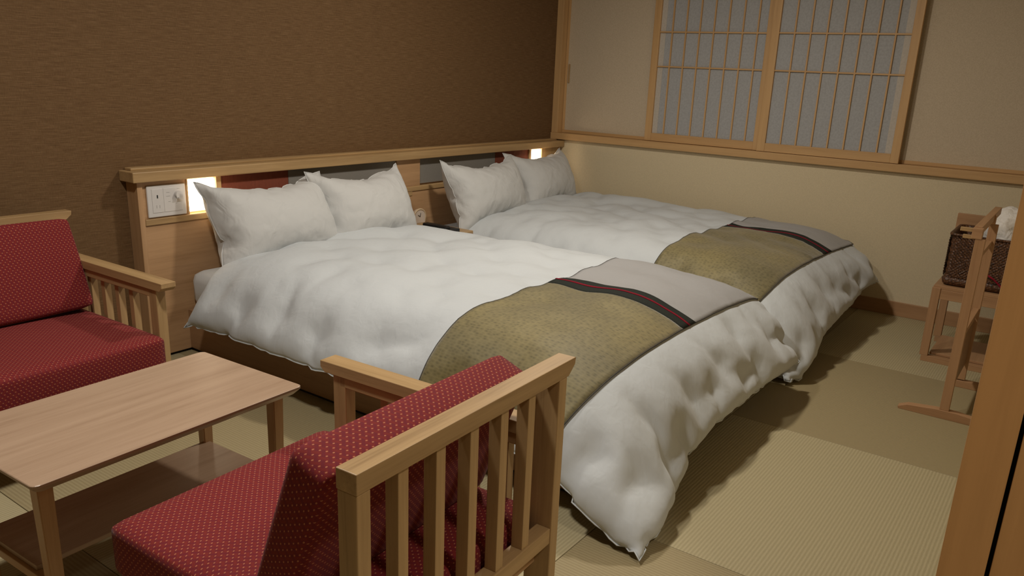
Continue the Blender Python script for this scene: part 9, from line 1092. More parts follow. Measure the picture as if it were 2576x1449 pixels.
PILLOW_B_FRONT = [
-324,21,21,16,21,22,22,21,20,21,13,20,20,21,22,18,21,21,22,22,22,20,15,21,16,20,21,21,21,21,21,21,22,
3,-7,0,4,0,-2,0,0,-1,1,5,-2,-1,0,-1,1,0,1,-1,-1,0,-1,6,-1,2,-2,0,-1,0,0,0,0,-6,
3,2,-9,1,0,2,-1,0,2,-3,3,0,0,0,1,2,-2,-1,0,0,-2,1,1,1,2,1,-1,-1,1,0,0,-4,-3,
5,0,0,-8,1,-1,0,0,0,2,-2,3,0,0,-1,1,1,0,-1,1,1,1,-2,0,1,-1,2,1,-1,0,-1,-6,-2,
7,-7,2,8,-13,0,0,1,0,-1,2,0,2,-1,1,-1,1,-1,2,-2,-1,1,2,-2,0,4,-2,1,0,0,-9,3,-4,
8,1,-5,-8,12,-9,-1,-1,0,1,1,-1,0,1,0,0,0,1,0,1,1,-1,-1,3,-1,0,1,0,-2,-3,4,-13,3,
9,-5,1,-3,-6,10,-6,-2,1,0,-1,2,0,0,0,0,0,1,-1,0,1,1,-1,0,1,0,0,0,-1,-2,-3,8,-15,
17,-10,-5,-2,2,-6,6,0,-4,1,0,0,1,0,-1,1,0,0,0,1,0,-1,2,0,0,-1,0,-1,1,-3,1,-5,13,
-4,13,-4,-1,-9,1,1,1,3,-3,1,0,0,0,1,-1,1,0,1,0,0,1,-1,0,0,0,-1,0,-1,-2,-4,8,-2,
4,-10,7,0,-1,1,-3,1,0,2,-1,-1,0,1,0,1,0,-1,0,0,0,0,1,-1,-1,1,0,-1,-3,6,-2,-8,6,
-7,11,-7,1,4,-1,-1,0,0,0,0,1,-1,0,0,0,0,1,0,-1,0,0,0,0,2,-1,-2,1,1,-7,10,-2,-6,
-3,-6,3,2,2,0,3,-2,1,0,1,-1,1,0,-1,0,0,0,0,1,-1,0,-1,1,0,-1,4,-2,1,6,-9,3,-15,
5,-6,3,6,-5,-2,-3,2,-1,1,-1,1,0,0,0,0,0,0,0,0,1,-1,1,-1,0,1,-3,1,1,-1,-9,4,15,
-7,12,-3,-8,8,-1,1,-1,0,0,0,0,0,-1,1,0,-1,0,0,-1,0,1,0,0,0,-1,2,-1,-1,-6,15,-4,-5,
-2,-6,3,1,3,0,1,0,1,-1,0,0,0,0,0,0,1,-1,0,0,0,0,-2,1,0,0,0,1,1,-1,-2,-3,7,
6,3,-6,2,-11,4,2,2,-2,1,1,-1,-1,1,-1,0,-1,1,0,0,-1,0,2,-2,0,0,0,3,-3,4,-1,11,-4,
-2,-9,7,-3,9,0,-1,0,1,0,-1,1,-1,0,1,-2,0,0,-1,0,1,-1,0,1,-1,1,-2,-1,4,4,0,-1,2,
-12,8,3,1,0,1,1,0,0,0,0,-1,1,-1,-1,0,0,-1,0,1,-1,1,-1,-1,1,0,1,-2,-1,4,1,-2,5,
-7,4,-3,6,2,1,0,-1,0,-1,0,0,1,0,0,1,-4,0,1,0,-1,0,-1,2,-3,1,1,2,-3,0,6,2,-2,
-6,-1,5,1,3,1,0,-2,1,1,-1,0,-2,0,1,-3,5,-3,-2,0,2,-3,2,-2,1,0,0,0,2,-4,2,1,4,
-6,5,1,5,-1,-2,-1,2,-2,0,0,1,1,-2,-1,3,-4,4,-2,-2,-2,1,-1,0,2,-1,1,0,1,0,-2,3,1,
-4,2,7,-1,0,-2,-1,-1,1,-1,2,-1,1,-2,0,0,0,-1,0,0,-1,2,-1,0,0,1,-1,-1,1,3,-4,2,0,
-3,7,0,1,-2,-3,3,-1,-2,1,0,0,-5,4,1,-2,-1,0,4,-1,-3,-2,1,2,-1,0,1,1,-7,2,0,-1,6,
-236,3,1,4,-2,0,2,2,3,2,6,2,-5,-3,0,1,-1,-2,-1,-1,3,5,-7,0,-2,-6,-3,-2,-2,-3,-1,-2,-2,
9,-22,2,-8,1,5,-1,-2,1,-4,1,-1,1,1,3,-7,5,-2,1,0,-1,-2,5,-2,3,0,-1,-2,0,1,2,4,19,
7,3,-21,4,-1,-8,2,1,-7,8,-7,4,-5,4,-2,8,-11,7,-3,1,1,-6,0,2,1,8,-2,-2,3,3,3,11,0,
7,1,1,-16,-1,2,-4,-5,7,-11,6,-5,3,0,1,-3,3,-5,6,-3,0,2,1,-2,-3,1,7,1,2,2,4,6,3,
8,-6,0,10,-16,-5,2,-1,0,-4,-4,3,4,-6,-1,4,3,-4,-2,8,-10,0,3,9,-6,-4,6,2,2,4,10,-3,0,
7,0,-2,-9,15,-11,-9,3,-4,4,-5,2,-2,2,0,-2,-2,4,0,-1,6,-1,3,-7,2,3,-3,4,6,3,-2,3,-1,
6,-2,3,-4,-11,15,-5,-9,2,0,-1,-6,8,-3,-4,3,3,-2,5,-9,1,4,-1,-2,4,3,0,5,1,2,0,0,-3,
4,3,-2,0,3,-14,11,2,-13,3,5,-1,-7,3,3,-6,-1,3,-6,5,2,1,-3,0,6,0,4,0,-3,5,1,0,3,
8,0,-1,-1,-6,2,0,0,6,-8,-1,1,-2,3,-2,-1,0,3,-1,0,-1,-2,3,5,-2,2,-2,3,2,0,1,-2,1,
5,1,0,1,0,1,-9,4,-2,8,-7,-2,4,-3,1,3,-1,-3,5,0,1,-1,-2,1,4,-2,1,1,2,-5,2,3,-2,
6,-1,0,1,2,0,-2,2,0,-1,-1,3,-2,0,-1,1,0,1,-4,1,0,3,0,0,-5,-1,5,0,0,6,-7,0,1,
7,-1,-1,0,0,1,5,-8,4,-3,7,-1,0,-1,-2,-3,1,1,2,-1,1,-2,3,-1,-1,4,-7,1,0,-4,7,1,-2,
8,0,0,5,-3,-2,-4,4,-3,2,0,-3,0,3,3,2,0,-1,-4,3,-3,2,-2,1,0,0,2,-1,-2,2,0,-3,3,
5,4,0,-5,5,0,2,-1,2,1,-4,3,2,-6,1,1,1,-1,3,-3,2,0,-1,0,0,-2,-1,1,1,0,-6,2,1,
9,-4,1,0,3,-1,1,1,3,-2,1,-1,-2,5,-3,0,-2,3,-2,4,-2,-1,4,-4,1,2,-4,-1,-2,2,1,0,-5,
8,0,-1,3,-7,4,3,3,-5,2,4,0,3,-2,1,-2,4,-4,2,-3,4,-3,-5,7,2,-6,3,-8,4,-4,2,-6,6,
5,-1,4,-3,7,1,0,-1,4,2,-3,2,-4,2,2,-2,1,1,1,-2,-2,4,0,-5,-1,2,1,2,-7,-2,-1,2,-2,
6,3,0,1,1,2,0,3,2,0,0,-2,3,-1,-2,4,-2,1,0,0,-1,-3,2,3,-4,0,-3,4,-2,-4,-2,1,-3,
7,3,-3,5,2,2,2,1,-1,0,1,-1,1,0,1,-1,0,0,-2,2,-1,2,-2,-1,1,-2,0,-3,-1,-1,-4,-1,2,
8,-3,5,0,3,3,2,2,-1,0,1,1,-1,1,0,0,-2,1,0,0,1,-2,2,-2,1,-1,-2,-2,6,-8,-1,-1,-3,
8,2,0,10,-1,0,1,-1,2,-1,0,1,-1,-1,2,-2,2,-2,1,0,-1,2,-1,-1,1,0,1,-2,-4,4,-9,-1,0,
8,1,11,-2,3,-1,-2,3,-1,2,-1,0,0,0,-1,1,-4,3,1,-2,2,-1,1,1,-1,1,-1,-1,-3,1,2,-12,1,
7,13,1,0,-1,-1,3,-5,6,-1,0,-1,-4,5,0,-3,2,1,-1,-2,2,1,0,0,1,-2,1,1,-9,7,-8,9,-13,
52,6,8,12,-5,3,4,5,8,6,12,5,-9,-4,2,9,-8,-4,-1,0,3,10,-10,-4,-4,-9,-8,-5,-6,-5,-6,-4,-4,
19,-1,-2,-10,8,4,-2,0,-1,-5,-1,-4,8,0,1,-13,14,-1,-1,-1,1,-8,6,-1,8,-2,0,-2,0,0,2,2,1,
19,-2,0,2,0,-6,3,-1,-8,9,-8,7,-9,6,-1,6,-11,9,-3,1,0,-7,1,3,-6,12,0,0,2,1,1,0,-1,
19,0,-1,1,-1,2,-3,-3,5,-9,5,-7,7,0,1,-3,2,-5,6,-2,-2,3,-1,-1,0,-1,5,1,0,2,1,-2,0,
19,2,-5,-1,5,-2,1,0,0,-2,-5,3,4,-5,-1,3,2,-2,-1,4,-7,0,4,4,-3,-2,2,2,1,0,-2,1,0,
18,-3,5,0,-3,4,-3,2,-2,2,-2,0,-3,4,-1,-2,0,3,0,-1,3,-1,0,-2,2,0,-1,1,1,-1,0,-4,2,
18,1,-1,0,-1,-1,5,-2,1,0,0,-3,4,-2,-1,1,1,-1,1,-3,1,2,0,-1,1,0,0,1,-1,0,-1,0,-5,
9,8,1,1,0,1,-2,2,0,0,1,-1,0,0,1,-1,0,0,-1,1,1,0,-1,1,0,0,-1,0,1,-2,-1,0,-1,
19,-3,1,1,3,-1,0,0,-1,2,-1,1,-2,2,-1,1,0,0,0,0,0,0,0,-1,1,-1,1,-1,-1,-1,0,2,-1,
19,-1,1,0,0,1,1,0,0,-2,1,0,1,-1,1,-1,0,1,-1,0,-1,1,0,0,-2,2,-1,0,-2,3,-2,-2,3,
15,3,1,1,-1,0,1,-1,0,0,1,-1,0,1,-1,0,1,-1,1,0,0,-1,0,1,1,0,-2,0,0,-4,5,-1,1,
18,0,0,1,1,0,-2,2,0,1,-3,1,0,-1,2,1,-1,0,-1,1,0,0,-1,0,1,-3,4,-2,0,1,-2,0,-4,
20,-2,1,-4,3,0,3,-1,0,-1,0,1,0,-1,-1,-1,0,1,2,-2,1,0,1,-1,0,1,-2,1,0,0,-4,0,1,
18,1,-2,2,-1,0,-1,1,-1,0,1,-2,0,4,-1,-1,0,0,-2,3,-1,-1,0,0,1,1,0,-1,0,-2,2,0,-1,
19,-2,1,2,-2,1,0,-1,-2,1,1,1,0,-3,2,0,0,-1,2,-4,1,2,-3,3,0,-3,3,0,0,-1,2,-2,-2,
18,-1,2,-2,3,0,-2,-2,4,-1,-4,-1,-2,1,0,1,-3,4,-1,3,-4,2,4,-6,-2,6,-2,5,-2,2,-4,1,0,
14,3,-1,3,-3,0,0,0,-3,-3,5,-3,5,-2,-4,3,-1,-1,-3,2,5,-5,0,3,2,-1,-2,-1,5,2,0,-1,1,
15,3,0,0,0,-2,0,-2,-4,1,-3,6,-9,5,3,-11,7,-1,0,0,2,5,-3,-4,6,-2,4,-5,2,3,1,1,1,
18,0,0,-2,-1,-3,-4,0,-1,1,0,1,1,-2,-5,2,2,1,4,-5,1,-1,1,4,-3,5,-2,3,1,0,3,0,0,
19,-1,-1,1,-3,-2,-1,-8,6,-2,-3,-5,1,3,-1,-5,-1,4,-1,6,-5,-1,1,8,0,-1,5,2,-12,12,1,2,1,
18,-1,1,-13,2,-8,-1,9,-8,2,1,-2,4,-10,6,4,-3,-8,6,-2,-2,5,4,2,-2,-1,-4,7,7,-9,14,1,0,
20,-2,-12,3,-7,-5,-7,6,4,-2,3,-1,-4,1,-3,3,-9,9,0,-6,9,-3,3,-1,0,-1,4,-3,2,0,2,15,1,
19,-13,-1,-6,-6,2,5,-12,12,0,-4,-1,-8,9,4,-6,7,-2,-3,-4,0,8,0,-2,3,2,-1,-6,6,1,0,1,15,
]
PILLOW_B_REAR = [
-324,21,21,16,21,22,22,21,20,21,13,20,20,21,22,18,21,21,22,22,22,20,15,21,16,20,21,21,21,21,21,21,22,
3,-6,0,5,-2,-1,-1,0,2,-3,7,0,-4,1,-1,1,1,-1,-1,-1,-1,0,4,-3,6,-3,0,0,0,0,0,1,-7,
3,0,-5,-2,1,1,0,0,0,2,-3,0,5,-1,0,0,-2,2,-1,0,0,0,2,3,-5,3,0,0,1,-2,0,-5,-1,
5,-5,0,-1,-1,0,0,0,-1,0,4,-2,1,1,-3,2,1,0,0,0,0,0,-1,0,4,-1,0,0,-4,3,-7,2,-3,
7,-1,-7,-3,3,-2,1,0,0,1,0,1,0,-1,3,-1,0,-1,2,-1,-1,0,1,1,-1,2,-1,-1,3,-6,4,-10,1,
8,1,0,-7,-4,1,-2,0,1,0,0,2,-1,1,0,0,1,-1,-1,2,1,-1,1,-1,1,-2,1,2,-1,-4,-1,-6,1,
9,-3,-5,4,-3,-4,1,0,-1,1,0,0,1,-1,1,1,-1,1,0,0,-1,3,-2,0,-1,2,1,-4,-4,7,-10,3,-6,
17,-14,7,0,-4,-3,-4,-1,1,-1,1,0,0,1,-1,0,1,0,1,-1,1,-1,2,-1,2,0,-2,2,2,-9,0,4,7,
-4,18,-10,-11,4,4,-1,0,-1,1,0,0,-1,0,1,0,0,0,0,1,0,1,-1,2,-2,0,1,-3,0,5,2,2,-9,
4,-11,8,-1,-3,-1,4,-1,1,0,-1,0,1,0,-1,1,0,1,0,0,0,0,0,-1,2,-1,-1,3,-4,-4,5,-2,0,
-7,6,-6,12,-2,-2,-2,2,-1,-1,0,1,0,-1,1,1,-1,0,0,0,1,-1,1,0,-1,1,0,-1,0,5,-3,-8,2,
-3,-5,6,-3,7,-1,1,-2,0,0,1,-1,0,1,0,-2,1,0,0,0,0,1,-1,1,0,0,-1,-3,4,0,-5,0,-9,
5,-5,-1,6,-7,1,2,-1,0,0,0,1,-1,0,0,1,0,-1,0,0,0,-1,1,0,0,0,0,5,-5,-3,-1,2,11,
-7,9,3,-6,2,2,-3,2,-1,0,-1,0,0,0,0,0,0,1,-1,0,0,0,0,0,0,0,2,-3,5,-6,5,4,-8,
-2,4,-9,1,3,2,-1,2,0,0,1,0,0,0,0,-1,0,0,0,0,0,0,0,-1,1,0,-1,1,0,6,-6,-6,8,
6,-7,6,-2,-2,-3,3,-1,1,1,-1,-1,1,0,0,0,-1,0,1,-1,-1,0,0,0,-1,0,2,1,1,-3,8,5,-3,
-2,3,-3,1,0,2,0,0,1,-1,0,1,-1,0,-1,1,1,-2,-1,0,1,-1,-1,0,1,0,-1,0,2,5,1,0,0,
-12,7,3,-1,6,-2,2,-1,-1,0,0,0,1,-1,1,-1,-1,0,-1,0,-1,1,-1,0,0,0,0,2,-2,2,-1,5,1,
-7,-1,5,0,2,3,0,-1,1,0,0,-1,-1,1,-1,0,-1,2,-2,1,0,-2,1,1,-3,0,0,1,2,2,1,-1,2,
-6,2,-3,12,-3,0,-2,2,-1,0,1,-1,1,-1,-1,-1,-1,0,2,-2,0,1,0,-2,2,-1,0,-2,-1,1,6,4,-3,
-6,-3,11,-3,1,3,-1,-1,0,1,0,0,-2,-1,1,2,0,-4,2,0,-1,0,-1,0,0,0,0,0,1,-1,-1,2,3,
-4,6,0,2,1,-7,2,2,-1,0,-1,-1,1,1,0,-1,-1,2,-2,0,1,-3,1,1,-1,2,-1,-1,-3,2,0,-2,5,
-3,6,0,2,-1,-1,1,-3,-1,0,1,2,-4,0,1,-2,-1,1,2,-1,-5,3,0,1,1,0,2,1,-6,0,-4,2,6,
-236,3,1,4,-2,0,2,2,3,2,6,2,-5,-3,0,1,-1,-2,-1,-1,3,5,-7,0,-2,-6,-3,-2,-2,-3,-1,-2,-2,
9,11,0,-2,3,2,-1,0,-1,0,-2,0,1,1,0,-1,1,0,0,1,-1,-7,7,0,-1,1,1,0,0,1,-1,-1,-12,
7,0,12,-2,4,-1,2,-1,-1,1,-2,-2,2,2,-1,0,0,1,0,0,-5,3,-1,1,0,2,0,0,-1,-5,0,-7,-2,
7,5,-1,9,0,1,-3,2,1,-1,-2,1,2,0,-1,1,0,0,0,-1,1,0,0,-3,1,2,-1,-3,-6,8,-11,1,-1,
8,-1,5,3,0,2,4,-1,0,1,-1,1,0,-2,1,1,-1,0,1,-3,2,-1,1,0,1,-1,-4,-2,6,-11,5,-8,0,
7,-1,-1,6,4,0,2,0,1,0,3,-2,-3,3,2,-3,2,-1,-1,3,-1,0,-2,0,0,-6,3,4,-4,-5,-2,-4,2,
6,0,4,-4,3,6,-1,1,2,-1,-1,0,4,0,-1,2,-3,2,0,0,0,-1,-2,2,-6,5,0,-6,-4,6,-8,2,-4,
4,4,-6,0,2,4,5,4,-2,0,3,0,0,-4,5,-5,0,3,-1,-2,4,-2,3,-7,4,0,-4,2,0,-7,0,2,2,
8,-5,3,5,1,-2,1,0,1,-1,0,4,-4,7,-5,5,1,-6,2,2,-5,4,-4,5,-5,-1,2,-5,0,3,0,1,-4,
5,2,1,1,2,1,-3,2,-2,3,-1,1,5,-7,2,-1,1,3,-1,2,-2,-4,2,-4,6,-3,-2,4,-4,-4,3,0,1,
6,1,2,-3,0,1,3,-4,5,-2,3,-3,-2,8,-2,0,0,0,-1,-4,4,-2,1,1,-4,3,0,-2,-1,4,-2,-3,0,
7,3,-2,1,-4,2,-3,5,-1,1,-3,3,2,-5,1,0,-2,-2,4,3,-1,2,-2,1,2,-2,-1,-4,4,1,-2,-1,0,
8,-2,2,-4,5,-1,-1,1,-1,2,0,-4,0,0,2,0,1,1,-2,-3,1,-1,0,4,-2,1,-1,8,-4,-3,-1,2,1,
5,0,-2,5,-3,-1,2,-3,2,-1,0,0,3,0,-3,2,0,1,1,1,-3,2,0,-2,2,-2,5,-7,5,-5,4,0,-1,
9,-2,3,-1,1,-5,4,-5,0,2,-3,2,-2,-2,-2,3,-1,3,-3,2,4,-4,2,-2,1,1,-1,2,0,4,-2,-2,-1,
8,0,-4,1,-1,5,-6,4,-3,-5,1,2,-5,4,1,-2,-2,2,0,1,-4,2,0,5,-1,1,1,3,-1,-2,3,0,1,
5,0,3,-4,2,-3,-1,-4,2,1,-2,-4,3,-2,3,-8,8,-10,8,-4,6,0,-1,-4,7,1,-1,1,5,3,-2,0,-1,
6,1,-4,3,-5,2,-5,-2,-4,1,-3,1,-1,5,-2,4,-5,1,-1,3,-10,10,0,1,-4,5,1,7,-3,3,0,2,0,
7,0,0,1,-6,-6,-4,6,-1,-8,5,-3,4,-4,-1,-4,0,1,5,-3,-1,4,1,-1,4,-3,7,-1,5,2,1,-1,2,
8,-1,2,-15,4,-14,11,-4,-5,6,-1,-4,-1,0,-1,-2,5,4,-6,-2,12,-13,6,-2,0,2,1,-5,9,0,13,3,-2,
8,2,-16,7,-14,7,-8,-1,4,-1,-1,2,-6,1,3,6,-11,4,-3,1,2,-1,1,1,1,0,0,5,-5,4,4,12,1,
8,-7,-2,-12,-1,-3,2,-1,-1,3,-3,-1,2,0,-3,2,3,-1,-5,9,-9,7,-2,4,0,1,-7,5,-3,1,1,16,6,
7,-16,-2,-3,1,-2,-2,-3,6,-4,2,2,-5,1,2,-5,3,-1,5,-8,7,-1,0,2,-2,-1,6,-3,-2,16,-8,-1,18,
52,6,8,12,-5,3,4,5,8,6,12,5,-9,-4,2,9,-8,-4,-1,0,3,10,-10,-4,-4,-9,-8,-5,-6,-5,-6,-4,-4,
19,-12,-5,-11,12,-4,1,-4,-5,5,-5,4,-2,0,3,-2,7,-5,2,-4,4,-15,19,-5,2,-3,3,1,-1,0,4,4,12,
19,-2,-12,6,-13,5,-4,2,-1,-4,4,-11,7,3,-2,-1,-5,9,0,0,-10,7,-6,14,-11,7,2,-3,8,6,-2,6,1,
19,-2,1,-14,3,-3,5,-8,4,-3,-8,-1,9,-3,7,-11,4,0,2,-2,7,-10,1,-8,18,-6,3,5,6,-8,11,0,1,
19,-1,-2,-3,1,-3,-7,4,-4,-4,4,0,-6,9,-7,1,5,-5,0,11,-10,5,-5,2,-7,8,5,6,-9,10,-2,4,0,
18,0,0,0,-6,-1,-1,1,-3,0,-5,4,7,-8,-2,6,-8,6,-1,-3,2,2,0,1,0,8,-5,-5,5,6,1,-2,1,
18,-1,1,1,0,-4,0,0,-3,0,1,0,-7,2,-1,-1,6,-3,-1,-2,4,0,3,-3,6,-5,1,5,3,-5,3,1,-5,
9,9,-2,1,3,-1,-3,-4,3,-1,-5,1,1,5,-5,3,1,-2,0,2,-4,2,-3,7,-4,0,3,-1,-1,4,0,0,-1,
19,-5,2,-1,-1,4,-1,1,-1,2,-1,-4,4,-8,6,-5,-1,6,-2,-1,3,-2,3,-4,4,1,-2,3,0,-2,-1,-1,4,
19,-4,4,0,-1,-2,3,-1,1,-3,2,0,-5,6,-2,1,-1,-3,1,-2,3,2,-2,3,-4,2,2,-3,2,2,-2,1,0,
15,5,-4,3,1,0,-2,2,-2,1,-2,1,2,-5,0,1,0,1,0,2,-3,2,0,-1,2,-1,-1,2,-1,-3,3,0,2,
18,-1,2,-1,1,0,2,-2,0,0,2,-2,-2,3,0,-1,1,1,-1,-2,2,-2,1,0,-1,0,1,1,-1,0,-1,-1,-3,
20,-1,1,0,-2,2,-1,0,1,-1,-1,2,1,-1,0,0,-1,-1,1,2,-1,1,0,-2,1,0,0,-5,1,2,0,1,-3,
18,1,-1,1,0,1,0,1,-1,1,0,0,-2,1,0,0,1,-1,0,-1,0,-1,0,2,0,0,-3,3,-2,0,-2,-2,3,
19,-2,0,0,1,2,-2,2,0,0,1,-1,2,-1,0,0,-1,0,0,0,1,0,-1,0,0,0,1,-1,0,-3,3,-1,-4,
18,1,0,1,1,-4,4,-1,1,-1,0,2,-2,1,0,-1,-1,2,-1,1,-1,0,1,0,-1,0,0,0,-2,2,-3,-2,2,
14,5,0,-2,2,2,-1,0,1,0,-1,0,1,-2,2,-2,1,-3,4,-1,1,-1,0,-1,2,0,0,-1,0,-2,-1,2,0,
15,2,2,0,2,-1,1,-1,-1,1,-2,0,0,2,-1,1,0,-1,0,1,-5,6,-1,0,0,0,0,0,1,-2,0,-1,1,
18,-2,2,1,0,1,-2,3,0,-4,2,-1,2,-1,-2,-1,-1,1,3,-2,0,2,1,-1,1,-1,2,1,-2,0,-1,0,0,
19,0,-3,4,-1,-5,5,0,-4,4,0,-3,-1,0,0,-3,2,3,0,-4,7,-8,5,-1,0,2,0,-3,5,-3,1,-1,2,
18,-1,3,0,-5,6,-8,0,5,-2,0,-2,-3,2,4,2,-10,7,-4,1,3,-2,1,1,1,-1,1,2,-4,4,-2,3,-1,
20,0,1,-6,-1,-8,6,0,-2,5,-3,0,2,0,-6,4,3,-3,-5,8,-11,11,0,3,-1,1,-6,2,-2,2,2,3,0,
19,0,-2,0,-1,-2,-4,-6,12,-4,2,1,-10,4,6,-10,5,0,6,-13,11,1,-1,2,0,-1,3,-7,4,-3,7,0,0,
]

# ================================================================ THE ROOM
YB, XR = 3.06, 4.694            # brown wall plane, window wall plane
XL, YF, ZC = -1.6, -2.2, 2.26
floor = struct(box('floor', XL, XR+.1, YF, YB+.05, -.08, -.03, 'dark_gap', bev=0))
xs = [XR-.97*k for k in range(7)]
ys = [3.0-.97*k+.86 for k in range(0, 7)]
ys = [y for y in [3.83, 2.86, 1.89, .92, -.05, -1.02, -1.99, -2.2]]
for i in range(6):
    for j in range(len(ys)-1):
        y1, y0 = min(ys[j], YB), ys[j+1]
        x1, x0 = xs[i], max(xs[i+1], XL)
        if y1-y0 < .02: continue
        # half mats laid chequerwise: the weave turns by a quarter from mat to mat
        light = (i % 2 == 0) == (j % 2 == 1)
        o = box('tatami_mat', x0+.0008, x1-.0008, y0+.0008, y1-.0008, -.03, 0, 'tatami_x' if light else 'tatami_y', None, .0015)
        o.parent = floor; o.matrix_parent_inverse = floor.matrix_basis.inverted()
struct(box('wall_back', XL, XR+.15, YB, YB+.1, -.03, ZC, 'brown', bev=0))
struct(box('wall_left', XL-.1, XL, YF, YB+.1, -.03, ZC, 'beige', bev=0))
struct(box('wall_front', XL-.1, 1.4, YF-.1, YF, -.03, ZC, 'beige', bev=0))
struct(box('ceiling', XL-.1, XR+.15, YF-.1, YB+.1, ZC, ZC+.05, 'ceiling', bev=0))
# window wall: below the sill and above the head of the long paper window
wr = struct(box('wall_right', XR, XR+.12, -.1, YB, -.03, .78, 'beige', bev=0))
o = box('upper_wall', XR, XR+.12, -.1, YB, 1.93, ZC, 'beige', None, 0); o.parent = wr; o.matrix_parent_inverse = wr.matrix_basis.inverted()
o = box('recess_back', XR+.10, XR+.12, -.1, YB, .78, 1.93, 'beige', None, 0); o.parent = wr; o.matrix_parent_inverse = wr.matrix_basis.inverted()
struct(box('baseboard_right', XR-.012, XR, -.02, YB, 0, .078, 'stand_y', bev=.002))
# partition beside the camera and its door post
struct(box('wall_near', 1.36, XR, -.10, -.02, -.03, ZC, 'beige', bev=0))
struct(box('trim_1', 1.30, 1.37, .0075, .071, 0, ZC, 'jamb', bev=.002))
dr = struct(box('door_1', 1.302, 1.335, -.30, .0015, 0, 1.95, 'jamb', bev=.002))
struct(box('gap_shade_strip', 1.338, 1.36, -.02, .012, 0, ZC, 'dark_gap', bev=0))  # no real trim: dark strip added as the shade in the door gap
struct(box('wall_near_side', 1.30, 1.40, YF, -.30, -.03, ZC, 'beige', bev=0))

# ---- window_1: sill, corner post, plain sliding panels and the two lattice panels
win = bpy.data.objects.new('window_1', None); COL.objects.link(win); win.location = (XR, 1.5, .8); struct(win)
def wpart(name, x0, x1, y0, y1, z0, z1, mat, parent=None, bev=.001):
    o = box(name, x0, x1, y0, y1, z0, z1, mat, None, bev)
    p = parent or win
    bpy.context.view_layer.update()
    o.parent = p; o.matrix_parent_inverse = p.matrix_world.inverted()
    return o
wpart('sill', XR-.03, XR+.09, -.02, YB, .780, .822, 'hinoki_y', bev=.002)
wpart('head_rail', XR-.03, XR+.09, -.02, YB, 1.90, 1.94, 'hinoki_y', bev=.002)
wpart('corner_post', XR-.022, XR+.09, 3.012, YB, .822, 1.90, 'hinoki_z', bev=.002)
fx = XR+.034
for (y0, y1, nm) in ((2.30, 3.010, 'l'), (-.02, .92, 'r')):
    f = wpart('sliding_panel', fx+.004, fx+.02, y0, y1, .825, 1.90, 'fusuma')
    f['label'] = 'plain beige paper sliding panel'
    wpart('bottom_rail', fx, fx+.018, y0, y1, .823, .842, 'hinoki_y', f)
    for ys_ in ((y0, y0+.018), (y1-.018, y1)):
        wpart('stile', fx, fx+.018, ys_[0], ys_[1], .842, 1.90, 'hinoki_z', f)
    if nm == 'l':
        h = wpart('finger_pull', fx-.004, fx+.002, 2.972, 2.984, 1.15, 1.27, 'oak_z', f)
def lattice(y0, y1, x0, bars, s0, s1):
    """one lattice panel: stiles, rails, seven uprights and three cross bars over one sheet of paper"""
    p = wpart('paper_sheet', x0+.016, x0+.019, y0+.01, y1-.01, .83, 1.89, 'shoji', bev=0)
    for a, b in ((s1[0], s1[0]+.034), (s1[1]-.034, s1[1])):
        if (a < 1) or (b > 2.2): wpart('paper_margin', x0+.0145, x0+.0162, a, b, .872, 1.865, 'shoji_edge', p, 0)
    for a, b in s0: wpart('stile', x0, x0+.024, a, b, .824, 1.898, 'hinoki_z', p, .0015)
    wpart('bottom_rail', x0+.001, x0+.023, s1[0], s1[1], .824, .872, 'hinoki_y', p, .0015)
    wpart('top_rail', x0+.001, x0+.023, s1[0], s1[1], 1.865, 1.898, 'hinoki_y', p, .0015)
    for b in bars: wpart('upright_bar', x0+.006, x0+.017, b-.0042, b+.0042, .872, 1.865, 'hinoki_z', p, .0006)
    for z in (1.276, 1.478, 1.68): wpart('cross_bar', x0+.005, x0+.0165, s1[0], s1[1], z-.0042, z+.0042, 'hinoki_y', p, .0006)
    return p
lattice(1.612, 2.367, XR+.006, [2.242-.0885*k for k in range(7)], ((2.322, 2.367), (1.612, 1.655)), (1.655, 2.322))
lattice(.844, 1.620, XR-.020, [1.489-.0875*k for k in range(7)], ((1.574, 1.620), (.844, .887)), (.887, 1.574))

# ================================================================ HEADBOARD
HY, HX = 2.986, 1.661
hb = empty('headboard', 'long light oak headboard with cap, fabric inserts and lit panels behind both beds', 'headboard', (HX, HY, 0))
def hp(name, x0, x1, y0, y1, z0, z1, mat, parent=None, bev=.0015):
    o = box(name, x0, x1, y0, y1, z0, z1, mat, None, bev)
    p = parent or hb
    bpy.context.view_layer.update()
    o.parent = p; o.matrix_parent_inverse = p.matrix_world.inverted()
    return o
XE = XR-.012
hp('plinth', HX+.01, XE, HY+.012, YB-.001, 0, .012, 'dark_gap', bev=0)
hp('lower_panel', HX+.022, XE, HY, YB-.001, .012, .558, 'veneer_x')
hp('end_panel', HX, HX+.022, HY-.004, YB-.001, .0, .732, 'veneer_z')
hp('end_panel', XE-.022, XE, HY-.004, YB-.001, .56, .732, 'veneer_z')
hp('ledge', HX+.022, XE-.022, HY-.006, YB-.001, .558, .584, 'oak_x', bev=.003)
hp('upper_backing', HX+.022, XE-.022, HY+.022, YB-.001, .584, .732, 'veneer_x', bev=0)
capp = hp('cap', HX-.024, XR-.001, HY-.026, YB-.001, .732, .7725, 'oak_x', bev=.003)
o = hp('cap_lip', HX+.0, XR-.001, HY+.028, YB-.001, .7725, .782, 'oak_x', capp, bev=.002)
hp('infill', 1.683, 1.872, HY+.004, HY+.022, .584, .732, 'veneer_x', bev=.001)
for x0, x1 in ((1.872, 1.880), (2.012, 2.036), (4.318, 4.341), (4.462, 4.66)):
    hp('divider', x0, x1, HY+.002, HY+.022, .584, .732, 'oak_z', bev=.001)
hp('centre_block', 3.092, 3.272, HY+.0, HY+.022, .584, .732, 'veneer_x', bev=.001)
